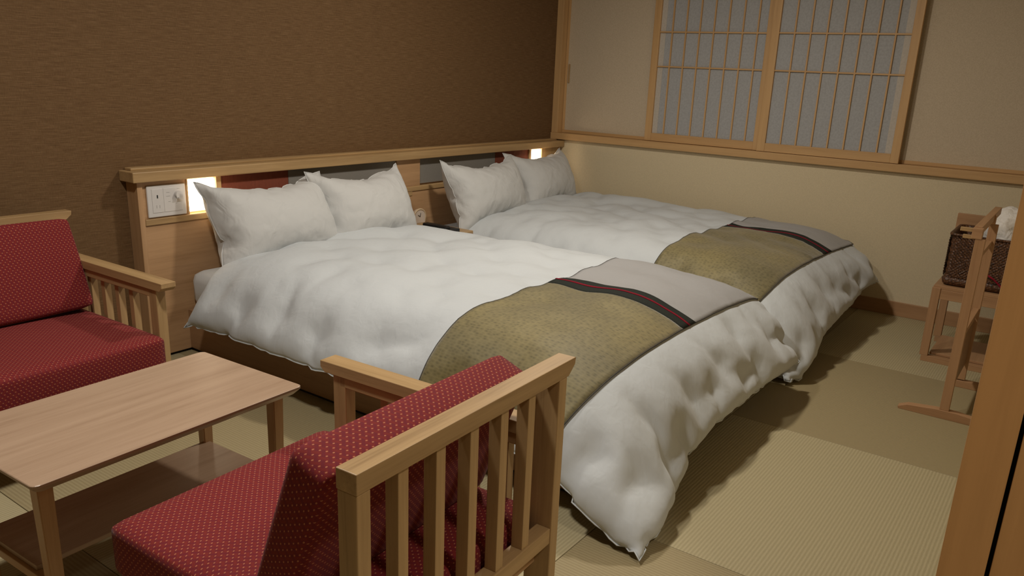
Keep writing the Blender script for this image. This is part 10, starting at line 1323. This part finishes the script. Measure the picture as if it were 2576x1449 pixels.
for x0, x1, m, lb in ((2.036, 2.394, 'red_panel', 'rust red striped insert'), (2.395, 3.092, 'grey_panel', 'grey fabric insert'),
                      (3.272, 3.964, 'grey_panel', 'grey fabric insert'), (3.965, 4.318, 'red_panel', 'rust red striped insert')):
    o = hp('insert_panel', x0, x1, HY+.012, HY+.022, .592, .730, m, bev=.002); o['label'] = lb
for x0, x1 in ((1.882, 2.010), (4.343, 4.461)):
    o = hp('lamp_panel', x0, x1, HY+.006, HY+.020, .592, .724, 'lit', bev=.006); o['label'] = 'glowing warm white lamp panel'
# switch plate
sw = hp('switch_plate', 1.699, 1.864, HY-.004, HY+.004, .588, .714, 'plastic', bev=.0035); sw['label'] = 'white plastic plate with sockets and dimmer'
YS = HY-.0045
hp('socket_plate', 1.718, 1.764, YS-.001, YS+.002, .606, .700, 'plastic', sw, .0008)
hp('control_plate', 1.767, 1.846, YS-.001, YS+.002, .606, .700, 'plastic', sw, .0008)
hp('slot', 1.738, 1.743, YS-.0015, YS, .663, .676, 'black', sw, 0)
for dx in (0, .013): hp('slot', 1.7335+dx, 1.7355+dx, YS-.0015, YS, .624, .636, 'plastic_grey', sw, 0)
for x, z, w in ((1.786, .683, .014), (1.790, .646, .010), (1.820, .637, .007), (1.786, .668, .016), (1.832, .695, .012)):
    hp('printed_mark', x-w/2, x+w/2, YS-.0013, YS, z-.0009, z+.0009, 'plastic_grey', sw, 0)
kn = cylinder('dimmer_knob', (1.828, YS-.008, .672), .0155, .016, 'y', 'plastic')
kn.parent = sw; kn.matrix_parent_inverse = sw.matrix_world.inverted()
hp('pointer', 1.812, 1.824, YS-.0175, YS-.016, .658, .662, 'plastic_grey', sw, 0)
hp('outlet_cover', 3.170, 3.208, HY-.004, HY, .535, .568, 'oak_x', bev=.001)['label'] = 'small pale cover plate'

# ================================================================ BEDS
def make_bed(x0, x1, lab):
    b = empty('bed', lab, 'bed', (x0, 1.02, 0), 0, 'twin low wooden beds')
    def bp(name, a0, a1, b0, b1, c0, c1, mat, bev=.002, par=None):
        o = box(name, a0, a1, b0, b1, c0, c1, mat, None, bev); bpy.context.view_layer.update()
        o.parent = par or b; o.matrix_parent_inverse = (par or b).matrix_world.inverted(); return o
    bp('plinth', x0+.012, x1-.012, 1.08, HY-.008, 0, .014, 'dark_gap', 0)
    bp('base', x0, x1, 1.06, HY-.001, .014, .185, 'bed_wood', .003)
    mt = bp('mattress', x0+.012, x1-.008, 1.03, HY-.002, .187, .352, 'sheet', .045)
    for p in mt.data.polygons: p.use_smooth = True
    return b
make_bed(1.835, 3.03, 'nearer low wooden bed with white mattress, beside the coffee table')
make_bed(3.36, 4.60, 'far low wooden bed with white mattress, against the window wall')

GX, GY = 70, 86
def make_duvet(data, lab, lift=0, xa=0, xb=1, sag=(9, 0), bed=(1.847, 3.022)):
    top = grid(data, GX, GY)
    # the foot hem rides up between the corners
    k = np.clip((top[:, :, 0]-xa)/(xb-xa), 0, 1); k = k*k*(3-2*k)
    foot = np.clip((1.08-top[:, :, 1])/.16, 0, 1)
    top[:, :, 1] -= .022*foot
    top[:, :, 2] += lift*k*foot*np.clip(1-top[:, :, 2]/.42, 0, 1)
    # the filling thins out at the head, towards the bedside shelf
    hx = np.clip((top[:, :, 0]-sag[0])/.35, 0, 1); hy = np.clip((top[:, :, 1]-2.0)/.5, 0, 1)
    top[:, :, 2] -= sag[1]*hx*hy*np.clip((top[:, :, 2]-.2)/.2, 0, 1)
    # underside: the filling's thickness inwards from the upper sheet, thinning to the seam
    sm = soften(top, 6); nn = normals(sm)
    jj, ii = np.mgrid[0:GY+1, 0:GX+1]
    ed = np.minimum(np.minimum(ii, GX-ii), np.minimum(jj, GY-jj))
    th = .052*np.sin(np.pi/2*np.minimum(1, ed/5.))
    bot = sm-nn*th[:, :, None]; bot[:, :, 2] = np.maximum(bot[:, :, 2], .006)
    inside = (bot[:, :, 0] > bed[0]) & (bot[:, :, 0] < bed[1]) & (bot[:, :, 1] > 1.03) & (top[:, :, 2] > .36)
    bot[:, :, 2] = np.where(inside, np.maximum(bot[:, :, 2], .356), bot[:, :, 2])
    o = cloth_mesh('duvet', top, bot, 'duvet'); tag(o, lab, 'duvet', 'white duvets on the twin beds')
    p = tube('seam_piping', border(top), .0024, 'duvet', o, 6, True)
    return top
def sample(top, u, v):
    i = min(max(u, 0), GX-1e-6); j = min(max(v, 0), GY-1e-6)
    a, b = int(i), int(j); fa, fb = i-a, j-b
    return top[b, a]*(1-fa)*(1-fb)+top[b, a+1]*fa*(1-fb)+top[b+1, a]*(1-fa)*fb+top[b+1, a+1]*fa*fb
def make_runner(top, yA, yB, xs_, lab):
    """cloth strip following the duvet: xs_ = world x where the colour fields meet"""
    # light smoothing so the heavier cloth bridges small creases
    sm = soften(top, 2)
    cy = sm[:, GX//2-8:GX//2+8, 1].mean(axis=1)
    vA = float(np.interp(yA, cy, np.arange(GY+1))); vB = float(np.interp(yB, cy, np.arange(GY+1)))
    row = sm[int((vA+vB)/2), :, 0]
    ux = lambda x: float(np.interp(x, row[9:-9], np.arange(9, GX-8)))
    nr = normals(sm)
    R = empty('bed_runner', lab, 'bed runner', tuple(sample(sm, 35, (vA+vB)/2)), 0, 'runners across the foot of the beds')
    inv = Matrix.Translation(R.location).inverted()
    def strip(name, u0, u1, v0, v1, mat, h, nu=None, th=.004):
        nu = nu or max(2, int((u1-u0)*1.6)); nv = max(2, int((v1-v0)*1.6))
        vs = []; fs = []; uvs = []
        for k in (0, 1):
            for j in range(nv+1):
                for i in range(nu+1):
                    u = u0+(u1-u0)*i/nu; v = v0+(v1-v0)*j/nv
                    p = sample(sm, u, v); n = sample(nr, u, v)
                    base = sample(top, u, v)
                    lift = max(0., float(np.dot(base-p, n)))
                    vs.append(Vector(p+n*(h+lift-(th if k else 0)))); uvs.append((u*.0236, v*.026))
        N = (nu+1)*(nv+1)
        for j in range(nv):
            for i in range(nu):
                a = j*(nu+1)+i; q = (a, a+1, a+nu+2, a+nu+1)
                fs.append(q); fs.append(tuple(N+x for x in q[::-1]))
        for i in range(nu):
            a = i; fs.append((a+1, a, N+a, N+a+1)); a = nv*(nu+1)+i; fs.append((a, a+1, N+a+1, N+a))
        for j in range(nv):
            a = j*(nu+1); fs.append((a, a+nu+1, N+a+nu+1, N+a)); a += nu; fs.append((a+nu+1, a, N+a, N+a+nu+1))
        me = bpy.data.meshes.new(name); me.from_pydata(vs, [], fs)
        ul = me.uv_layers.new(name='UVMap')
        for l in me.loops: ul.data[l.index].uv = uvs[l.vertex_index]
        o = link(name, me, mat, R, True); o.matrix_parent_inverse = inv
        return o
    uL, uR = 2.0, 68.0
    a, b = ux(xs_[0]), ux(xs_[1]); c = (a+b)/2
    strip('gold_field', uL, a, vA, vB, 'gold', .0055)
    strip('grey_field', b, uR, vA, vB, 'grey_silk', .0055)
    strip('black_band', a-.1, b+.1, vA, vB, 'black_band', .0072)
    strip('red_stripe', c-.2, c+.2, vA, vB, 'red_cord', .0095, 2, .003)
    for v in (vA, vB):
        o = tube('edge_piping', [sample(sm, uL+(uR-uL)*k/110, v)+sample(nr, uL+(uR-uL)*k/110, v)*(.005+max(0., float(np.dot(sample(top, uL+(uR-uL)*k/110, v)-sample(sm, uL+(uR-uL)*k/110, v), sample(nr, uL+(uR-uL)*k/110, v))))) for k in range(111)], .0018, 'piping', R)
        o.matrix_parent_inverse = inv
t1 = make_duvet(DUVET_NEAR, 'puffy white duvet on the nearer bed, its foot corner drooping to the floor', .12, 1.75, 2.35, (2.65, .035))
t2 = make_duvet(DUVET_FAR, 'puffy white duvet on the far bed beside the window wall', .19, 3.2, 4.4, bed=(3.372, 4.592))
make_runner(t1, .99, 1.53, (2.365, 2.465), 'olive gold and grey bed runner with black stripe across the nearer bed')
make_runner(t2, .99, 1.53, (4.02, 4.13), 'olive gold and grey bed runner with black stripe across the far bed')

# pillows
def make_pillow(front, rear, loc, rotz, sx, lab, roty=0):
    top, bot = grid(front, 32, 22), grid(rear, 32, 22)
    k = np.array([sx, 1, 1]); top = top*k; bot = bot*k
    if sx < 0: top = top[:, ::-1]; bot = bot[:, ::-1]
    o = cloth_mesh('pillow', top, bot, 'pillow'); o.location = loc; o.rotation_euler = (0, roty, rotz)
    tag(o, lab, 'pillow', 'white pillows along the headboard')
    tube('seam_piping', border(top), .0024, 'pillow', o, 6, True)
A2 = (PILLOW_A_FRONT, PILLOW_A_REAR); B2 = (PILLOW_B_FRONT, PILLOW_B_REAR)
make_pillow(*A2, (2.18, 2.985, .287), .0, .94, 'white pillow at the lamp end of the headboard, left on the nearer bed')
make_pillow(*B2, (2.675, 2.950, .292), .0, .93, 'white pillow in front of the grey insert, right on the nearer bed')
make_pillow(*B2, (3.60, 2.935, .288), .0, -1.02, 'white pillow beside the bedside shelf, left on the far bed')
make_pillow(*A2, (4.25, 2.985, .295), -.02, -.91, 'white pillow in the room corner, right on the far bed')

# ================================================================ BEDSIDE SHELF AND WHAT STANDS ON IT
nsd = empty('nightstand', 'small oak shelf between the two beds', 'nightstand', (3.06, 2.60, 0))
def child(parent, *a, **k):
    o = box(*a, **k); bpy.context.view_layer.update()
    o.parent = parent; o.matrix_parent_inverse = parent.matrix_world.inverted(); return o
child(nsd, 'tabletop', 3.055, 3.268, 2.60, HY-.001, .362, .390, 'oak_x', bev=.003)
child(nsd, 'side_panel', 3.06, 3.075, 2.64, HY-.001, 0, .362, 'veneer_z')
child(nsd, 'side_panel', 3.245, 3.26, 2.64, HY-.001, 0, .362, 'veneer_z')
child(nsd, 'back_panel', 3.075, 3.235, 2.95, HY-.001, 0, .362, 'veneer_x')
ph = empty('telephone', 'black low bedside telephone on the shelf between the beds', 'telephone', (3.13, 2.70, .390))
child(ph, 'body', 3.07, 3.175, 2.615, 2.80, .390, .412, 'black', bev=.004)
child(ph, 'handset', 3.075, 3.115, 2.625, 2.79, .412, .430, 'black', bev=.008)
ck = empty('clock', 'small arched bedside clock with pale rim, beneath the centre block', 'clock', (3.215, 2.93, .390))
ring = [(3.215+.046*math.cos(PI-PI*k/24), 2.935, .425+.040*math.sin(PI*k/24)) for k in range(25)]
ring = [(3.169, 2.935, .391)]+ring+[(3.261, 2.935, .391)]
tube('rim', ring, .006, 'brass', ck, 8).matrix_parent_inverse = Matrix.Translation(ck.location).inverted()
o = prism('face', [(x+.0, z) for x, _, z in ring], 2.932, 2.95, 'y', 'dial', ck, 0); o.matrix_parent_inverse = Matrix.Translation(ck.location).inverted()
for dx, dz in ((-.016, .010), (.004, .020)):
    tube('hand', [(3.215, 2.930, .425), (3.215+dx, 2.930, .425+dz)], .0014, 'black', ck).matrix_parent_inverse = Matrix.Translation(ck.location).inverted()

# ================================================================ ARMCHAIRS
def armchair(loc, rotz, fy, lab):
    """fy=+1 faces +y, fy=-1 faces -y; the single arm is at local +x"""
    C = empty('armchair', lab, 'armchair', (loc[0], loc[1], 0), rotz, 'one-armed oak easy chairs')
    W, D = .600, .650
    def b(name, x0, x1, y0, y1, z0, z1, mat, bev=.002):
        o = box(name, x0, x1, y0*fy, y1*fy, z0, z1, mat, C, bev); return o
    def pr(name, prof, lo, hi, axis, mat):
        if axis == 'x': prof = [(a*fy, c) for a, c in prof]
        if axis == 'y': lo, hi = lo*fy, hi*fy
        return prism(name, prof, lo, hi, axis, mat, C, .0015)
    zt = .672
    # back: top rail with cut-under end, posts, five slats, lower rail
    pr('back_rail', [(0, zt), (W+.005, zt), (W+.003, zt-.014), (W-.020, zt-.033), (0, zt-.033)], .0, .040, 'y', 'oak_x')
    b('leg', .001, .028, .001, .039, 0, zt-.033, 'oak_z')
    b('leg', W-.052, W-.024, .001, .062, 0, zt-.033, 'oak_z')
    for k in range(5):
        x = .092+.089*k
        b('slat', x, x+.023, .007, .033, .316, zt-.033, 'oak_z', .001)
    b('lower_rail', .028, W-.052, .003, .036, .280, .316, 'oak_x')
    # seat frame
    b('seat_rail', .001, W-.052, .575, .605, .205, .245, 'oak_x')
    b('seat_rail', .001, .028, .039, .575, .205, .245, 'oak_y')
    b('seat_rail', W-.052, W-.024, .062, .575, .205, .245, 'oak_y')
    b('seat_board', .028, W-.052, .036, .575, .225, .243, 'veneer_x')
    b('leg', .001, .030, .575, .612, 0, .205, 'oak_z')
    # arm with apron, post and slats
    pr('armrest', [(.066, .530), (D, .530), (D, .514), (D-.014, .502), (.066, .502)], W-.058, W-.008, 'x', 'oak_y')
    b('arm_apron', W-.054, W-.020, .062, .590, .476, .502, 'oak_y')
    b('leg', W-.054, W-.022, .572, .612, 0, .502, 'oak_z')
    for k in range(5):
        y = .115+.083*k
        b('arm_slat', W-.048, W-.026, y, y+.022, .245, .478, 'oak_z', .001)
    # cushions
    s = cushion('seat_cushion', .548, .600, .112, 'red', C, .010, .018)
    s.location = (.272, .347*fy, .303)
    th = math.radians(21)
    bk = cushion('back_cushion', .535, .305, .085, 'red', C, .010, .014)
    # local y = up along the back, local z = towards the sitter
    bk.rotation_euler = (fy*(PI/2+th), 0, 0) if fy > 0 else (PI/2-th, 0, 0)
    cz = .366+.1525*math.cos(th)
    bk.location = (.275, (.055+.042+.1525*math.sin(th)+.004)*fy, cz+.004)
    return C
armchair((.669, .722), math.radians(2.4), 1, 'red cushioned oak armchair in the foreground, seen from behind its slatted back')
armchair((.748, 2.895), math.radians(1.2), -1, 'red cushioned oak armchair against the brown wall beside the headboard')

# ================================================================ COFFEE TABLE
T = empty('coffee_table', 'low oak coffee table with undershelf between the two armchairs', 'table', (.571, 1.487, 0), math.radians(2.3))
def rounded_top():
    w, d, r = .656, .400, .014; bm = bmesh.new(); prof = []
    for cx, cy, a0 in ((w-r, r, -90), (w-r, d-r, 0), (r, d-r, 90), (r, r, 180)):
        for k in range(6):
            a = math.radians(a0+90*k/5); prof.append((cx+r*math.cos(a), cy+r*math.sin(a)))
    # bevelled underside: the edge tapers inwards below
    lv = [(.4200, .0015), (.4188, 0), (.4135, 0), (.4115, .0015), (.3995, .012)]
    rings = []
    for z, ins in lv:
        rr = []
        for (x, y) in prof:
            dx = (x-w/2); dy = (y-d/2)
            rr.append(bm.verts.new((w/2+dx*(1-2*ins/w), d/2+dy*(1-2*ins/d), z)))
        rings.append(rr)
    n = len(prof)
    bm.faces.new(rings[0]); bm.faces.new(rings[-1][::-1])
    for a, b in zip(rings, rings[1:]):
        for i in range(n): bm.faces.new((a[i], b[i], b[(i+1) % n], a[(i+1) % n]))
    bmesh.ops.recalc_face_normals(bm, faces=bm.faces)
    me = bpy.data.meshes.new('tabletop'); bm.to_mesh(me); bm.free()
    return link('tabletop', me, 'table_top', T)
rounded_top()
def leg(cx, cy, ox, oy):
    """square leg tapering slightly to the floor"""
    bm = bmesh.new(); bmesh.ops.create_cube(bm, size=1)
    for v in bm.verts:
        top = v.co.z > 0; h = .0155 if top else .012
        v.co = (cx+(1 if v.co.x > 0 else -1)*h+(0 if top else ox*.0035), cy+(1 if v.co.y > 0 else -1)*h+(0 if top else oy*.0035), .3995 if top else 0)
    bmesh.ops.bevel(bm, geom=list(bm.edges), offset=.002, segments=2, affect='EDGES')
    me = bpy.data.meshes.new('leg'); bm.to_mesh(me); bm.free(); link('leg', me, 'veneer_z', T)
LX0, LX1, LY0, LY1 = .040, .612, .056, .352
for cx, ox in ((LX0, 1), (LX1, -1)):
    for cy, oy in ((LY0, 1), (LY1, -1)): leg(cx, cy, ox, oy)
for y in (LY0, LY1): box('apron', LX0+.015, LX1-.015, y-.008, y+.008, .380, .3995, 'veneer_x', T)
for x in (LX0, LX1):
    box('apron', x-.008, x+.008, LY0+.015, LY1-.015, .380, .3995, 'veneer_y', T)
    box('stretcher', x-.009, x+.009, LY0+.013, LY1-.013, .148, .168, 'veneer_y', T)
box('shelf', LX0-.001, LX1+.001, LY0+.068, LY1-.002, .168, .180, 'table_top', T, .0015)

# ================================================================ TOWEL RACK
RX0, RX1 = 3.27, 3.70
rk = empty('towel_rack', 'slim wooden towel rack standing by the door post in front of the basket bench', 'rack', (RX0, .27, 0))
def rp(*a, **k): return child(rk, *a, **k)
for x in (RX0, RX1):
    foot = prism('foot', [(.10, 0), (.43, 0), (.433, .010), (.40, .024), (.30, .034), (.23, .034), (.13, .024), (.10, .010)] if x == RX0 else [(.18, 0), (.30, 0), (.30, .03), (.18, .03)], x-.016, x+.018, 'x', 'stand_y', None, .0015)
    foot.parent = rk; foot.matrix_parent_inverse = Matrix.Translation(rk.location).inverted()
    rp('post', x-.012, x+.014, .255, .288, .034, .700, 'stand_z')
    rp('post_head', x-.014, x+.016, .268, .302, .700, .738, 'stand_y')
rp('top_rail', RX0+.016, 3.95, .274, .300, .712, .742, 'stand_x')
rp('peg', RX0-.006, RX0+.008, .302, .342, .722, .736, 'oak_y')
rp('peg', RX0-.006, RX0+.008, .288, .330, .697, .711, 'oak_y')
rp('middle_rail', RX0+.014, RX1-.012, .265, .282, .615, .635, 'stand_x')
rp('lower_rail', RX0+.014, RX1-.012, .258, .280, .330, .352, 'stand_x')
rp('kick_board', RX0+.014, RX1-.012, .266, .272, .105, .308, 'bed_wood')

# ================================================================ BASKET BENCH
bn = empty('bench', 'low wooden luggage bench with back board against the window wall', 'bench', (3.965, .30, 0))
def bp2(*a, **k): return child(bn, *a, **k)
BX0, BX1, BY0, BY1 = 3.955, 4.36, .03, .478
for x in (BX0, BX1-.032):
    for y in (BY0, BY1-.035): bp2('leg', x, x+.032, y, y+.035, .028, .352, 'stand_z')
    bp2('stretcher', x, x+.034, BY0, BY1-.008, 0, .028, 'stand_y')
for y in (BY0+.004, BY1-.031): bp2('side_rail', BX0+.03, BX1-.03, y, y+.022, .30, .345, 'stand_x')
bp2('apron', BX0+.004, BX0+.024, BY0+.03, BY1-.03, .300, .345, 'stand_y')
bp2('apron', BX1-.024, BX1-.004, BY0+.03, BY1-.03, .300, .345, 'stand_y')
bp2('seat_board', BX0+.006, BX1, BY0+.002, BY1-.004, .345, .362, 'stand_y')
bp2('floor_board', BX0+.034, BX1-.034, BY0+.035, BY1-.037, .028, .040, 'stand_x')
for y in (BY0+.002, BY1-.034): bp2('back_post', BX1-.026, BX1, y, y+.03, .362, .625, 'stand_z')
bp2('back_board', BX1-.032, BX1-.012, BY0, BY1-.002, .565, .648, 'stand_y')

# basket (open box with flared walls), red cord, rumpled towel
bs = empty('wicker_basket', 'dark brown wicker basket on the luggage bench', 'basket', (4.15, .30, .362))
def basket():
    x0, x1, y0, y1 = 3.985, 4.315, .075, .452; zb, zt = .364, .600
    bm = bmesh.new(); prof = []
    n = 8
    def ring(ins, z, r=.03):
        vs = []
        for cx, cy, a0 in ((x1-r-ins, y0+r+ins, -90), (x1-r-ins, y1-r-ins, 0), (x0+r+ins, y1-r-ins, 90), (x0+r+ins, y0+r+ins, 180)):
            for k in range(n):
                a = math.radians(a0+90*k/(n-1)); vs.append(bm.verts.new((cx+r*math.cos(a), cy+r*math.sin(a), z)))
        return vs
    rs = [ring(.012, zb), ring(.002, zb+.006), ring(-.004, zb+.03), ring(.004, zb+.036)]
    for k in range(1, 13): rs.append(ring(.004+.003*(k % 2), zb+.036+(zt-zb-.046)*k/12))
    rs += [ring(-.004, zt-.008), ring(-.004, zt), ring(.008, zt), ring(.010, zt-.01), ring(.012, zb+.02)]
    for a, b in zip(rs, rs[1:]):
        m = len(a)
        for i in range(m): bm.faces.new((a[i], a[(i+1) % m], b[(i+1) % m], b[i]))
    bm.faces.new(rs[0][::-1]); bm.faces.new(rs[-1])
    me = bpy.data.meshes.new('body'); bm.to_mesh(me); bm.free()
    o = link('body', me, 'wicker', bs, True); o.matrix_parent_inverse = Matrix.Translation(bs.location).inverted()
    # woven withies running diagonally over the side that faces the bed and the front
    vs = []; fs = []
    def strand(p0, p1, nrm, w=.0035):
        p0, p1, nrm = Vector(p0), Vector(p1), Vector(nrm); d = (p1-p0).normalized(); s = d.cross(nrm)*w; b = len(vs)
        for t in range(7):
            p = p0.lerp(p1, t/6)+nrm*(.002+.0035*(t % 2)); vs.extend([p-s, p+s, p+nrm*.002])
        for t in range(6):
            q = b+3*t; fs.extend([(q, q+3, q+5, q+2), (q+2, q+5, q+4, q+1)])
    for k in range(-14, 26):
        for sg in (1, -1):
            a = y0+.015*k; b_ = a+sg*.2
            lo, hi = zb+.04, zt-.012
            def clip(u0, u1, L, H):
                pts = []
                t0, t1 = 0., 1.
                du = u1-u0
                for bound, sgn in ((L, 1), (H, -1)):
                    if abs(du) < 1e-9: continue
                    t = (bound-u0)/du
                    if du*sgn > 0: t0 = max(t0, t)
                    else: t1 = min(t1, t)
                return t0, t1
            for (L, H, fn, nr) in ((y0+.02, y1-.02, lambda u, z: (x0+.003, u, z), (-1, 0, 0)), (x0+.02, x1-.02, lambda u, z: (u, y1-.003, z), (0, 1, 0)), (x0+.02, x1-.02, lambda u, z: (u, y0+.003, z), (0, -1, 0))):
                aa = a if L < 1 else a+(x0-y0); bb = aa+sg*.2
                t0, t1 = clip(aa, bb, L, H)
                if t1-t0 > .08: strand(fn(aa+(bb-aa)*t0, lo+(hi-lo)*t0), fn(aa+(bb-aa)*t1, lo+(hi-lo)*t1), nr)
    me = bpy.data.meshes.new('weave'); me.from_pydata([tuple(v) for v in vs], [], fs)
    o = link('weave', me, 'wicker', bs, True); o['kind'] = 'stuff'; o.matrix_parent_inverse = Matrix.Translation(bs.location).inverted()
basket()
o = tube('cord', [(3.972, .275, .44), (3.975, .25, .425), (3.972, .225, .405), (3.975, .205, .385), (3.96, .18, .372)], .004, 'red_cord')
tag(o, 'short red cord hanging over the front of the wicker basket', 'cord')
def lump(name, c, s, mat, seed, lab, cat):
    random.seed(seed); bm = bmesh.new(); bmesh.ops.create_icosphere(bm, subdivisions=4, radius=1)
    from mathutils import noise
    for v in bm.verts:
        p = v.co.copy(); k = 1+.16*noise.noise(p*1.6+Vector((seed, 0, 0)))+.06*noise.noise(p*4+Vector((0, seed, 0)))-.05*abs(noise.noise(p*7))
        v.co = Vector((c[0]+p.x*s[0]*k, c[1]+p.y*s[1]*k, max(c[2]-s[2]*.8, c[2]+p.z*s[2]*k)))
    me = bpy.data.meshes.new(name); bm.to_mesh(me); bm.free(); o = link(name, me, mat, None, True); tag(o, lab, cat); return o
lump('bath_towel', (4.15, .245, .60), (.12, .095, .12), 'towel', 3, 'rumpled white towel piled in the wicker basket', 'towel')
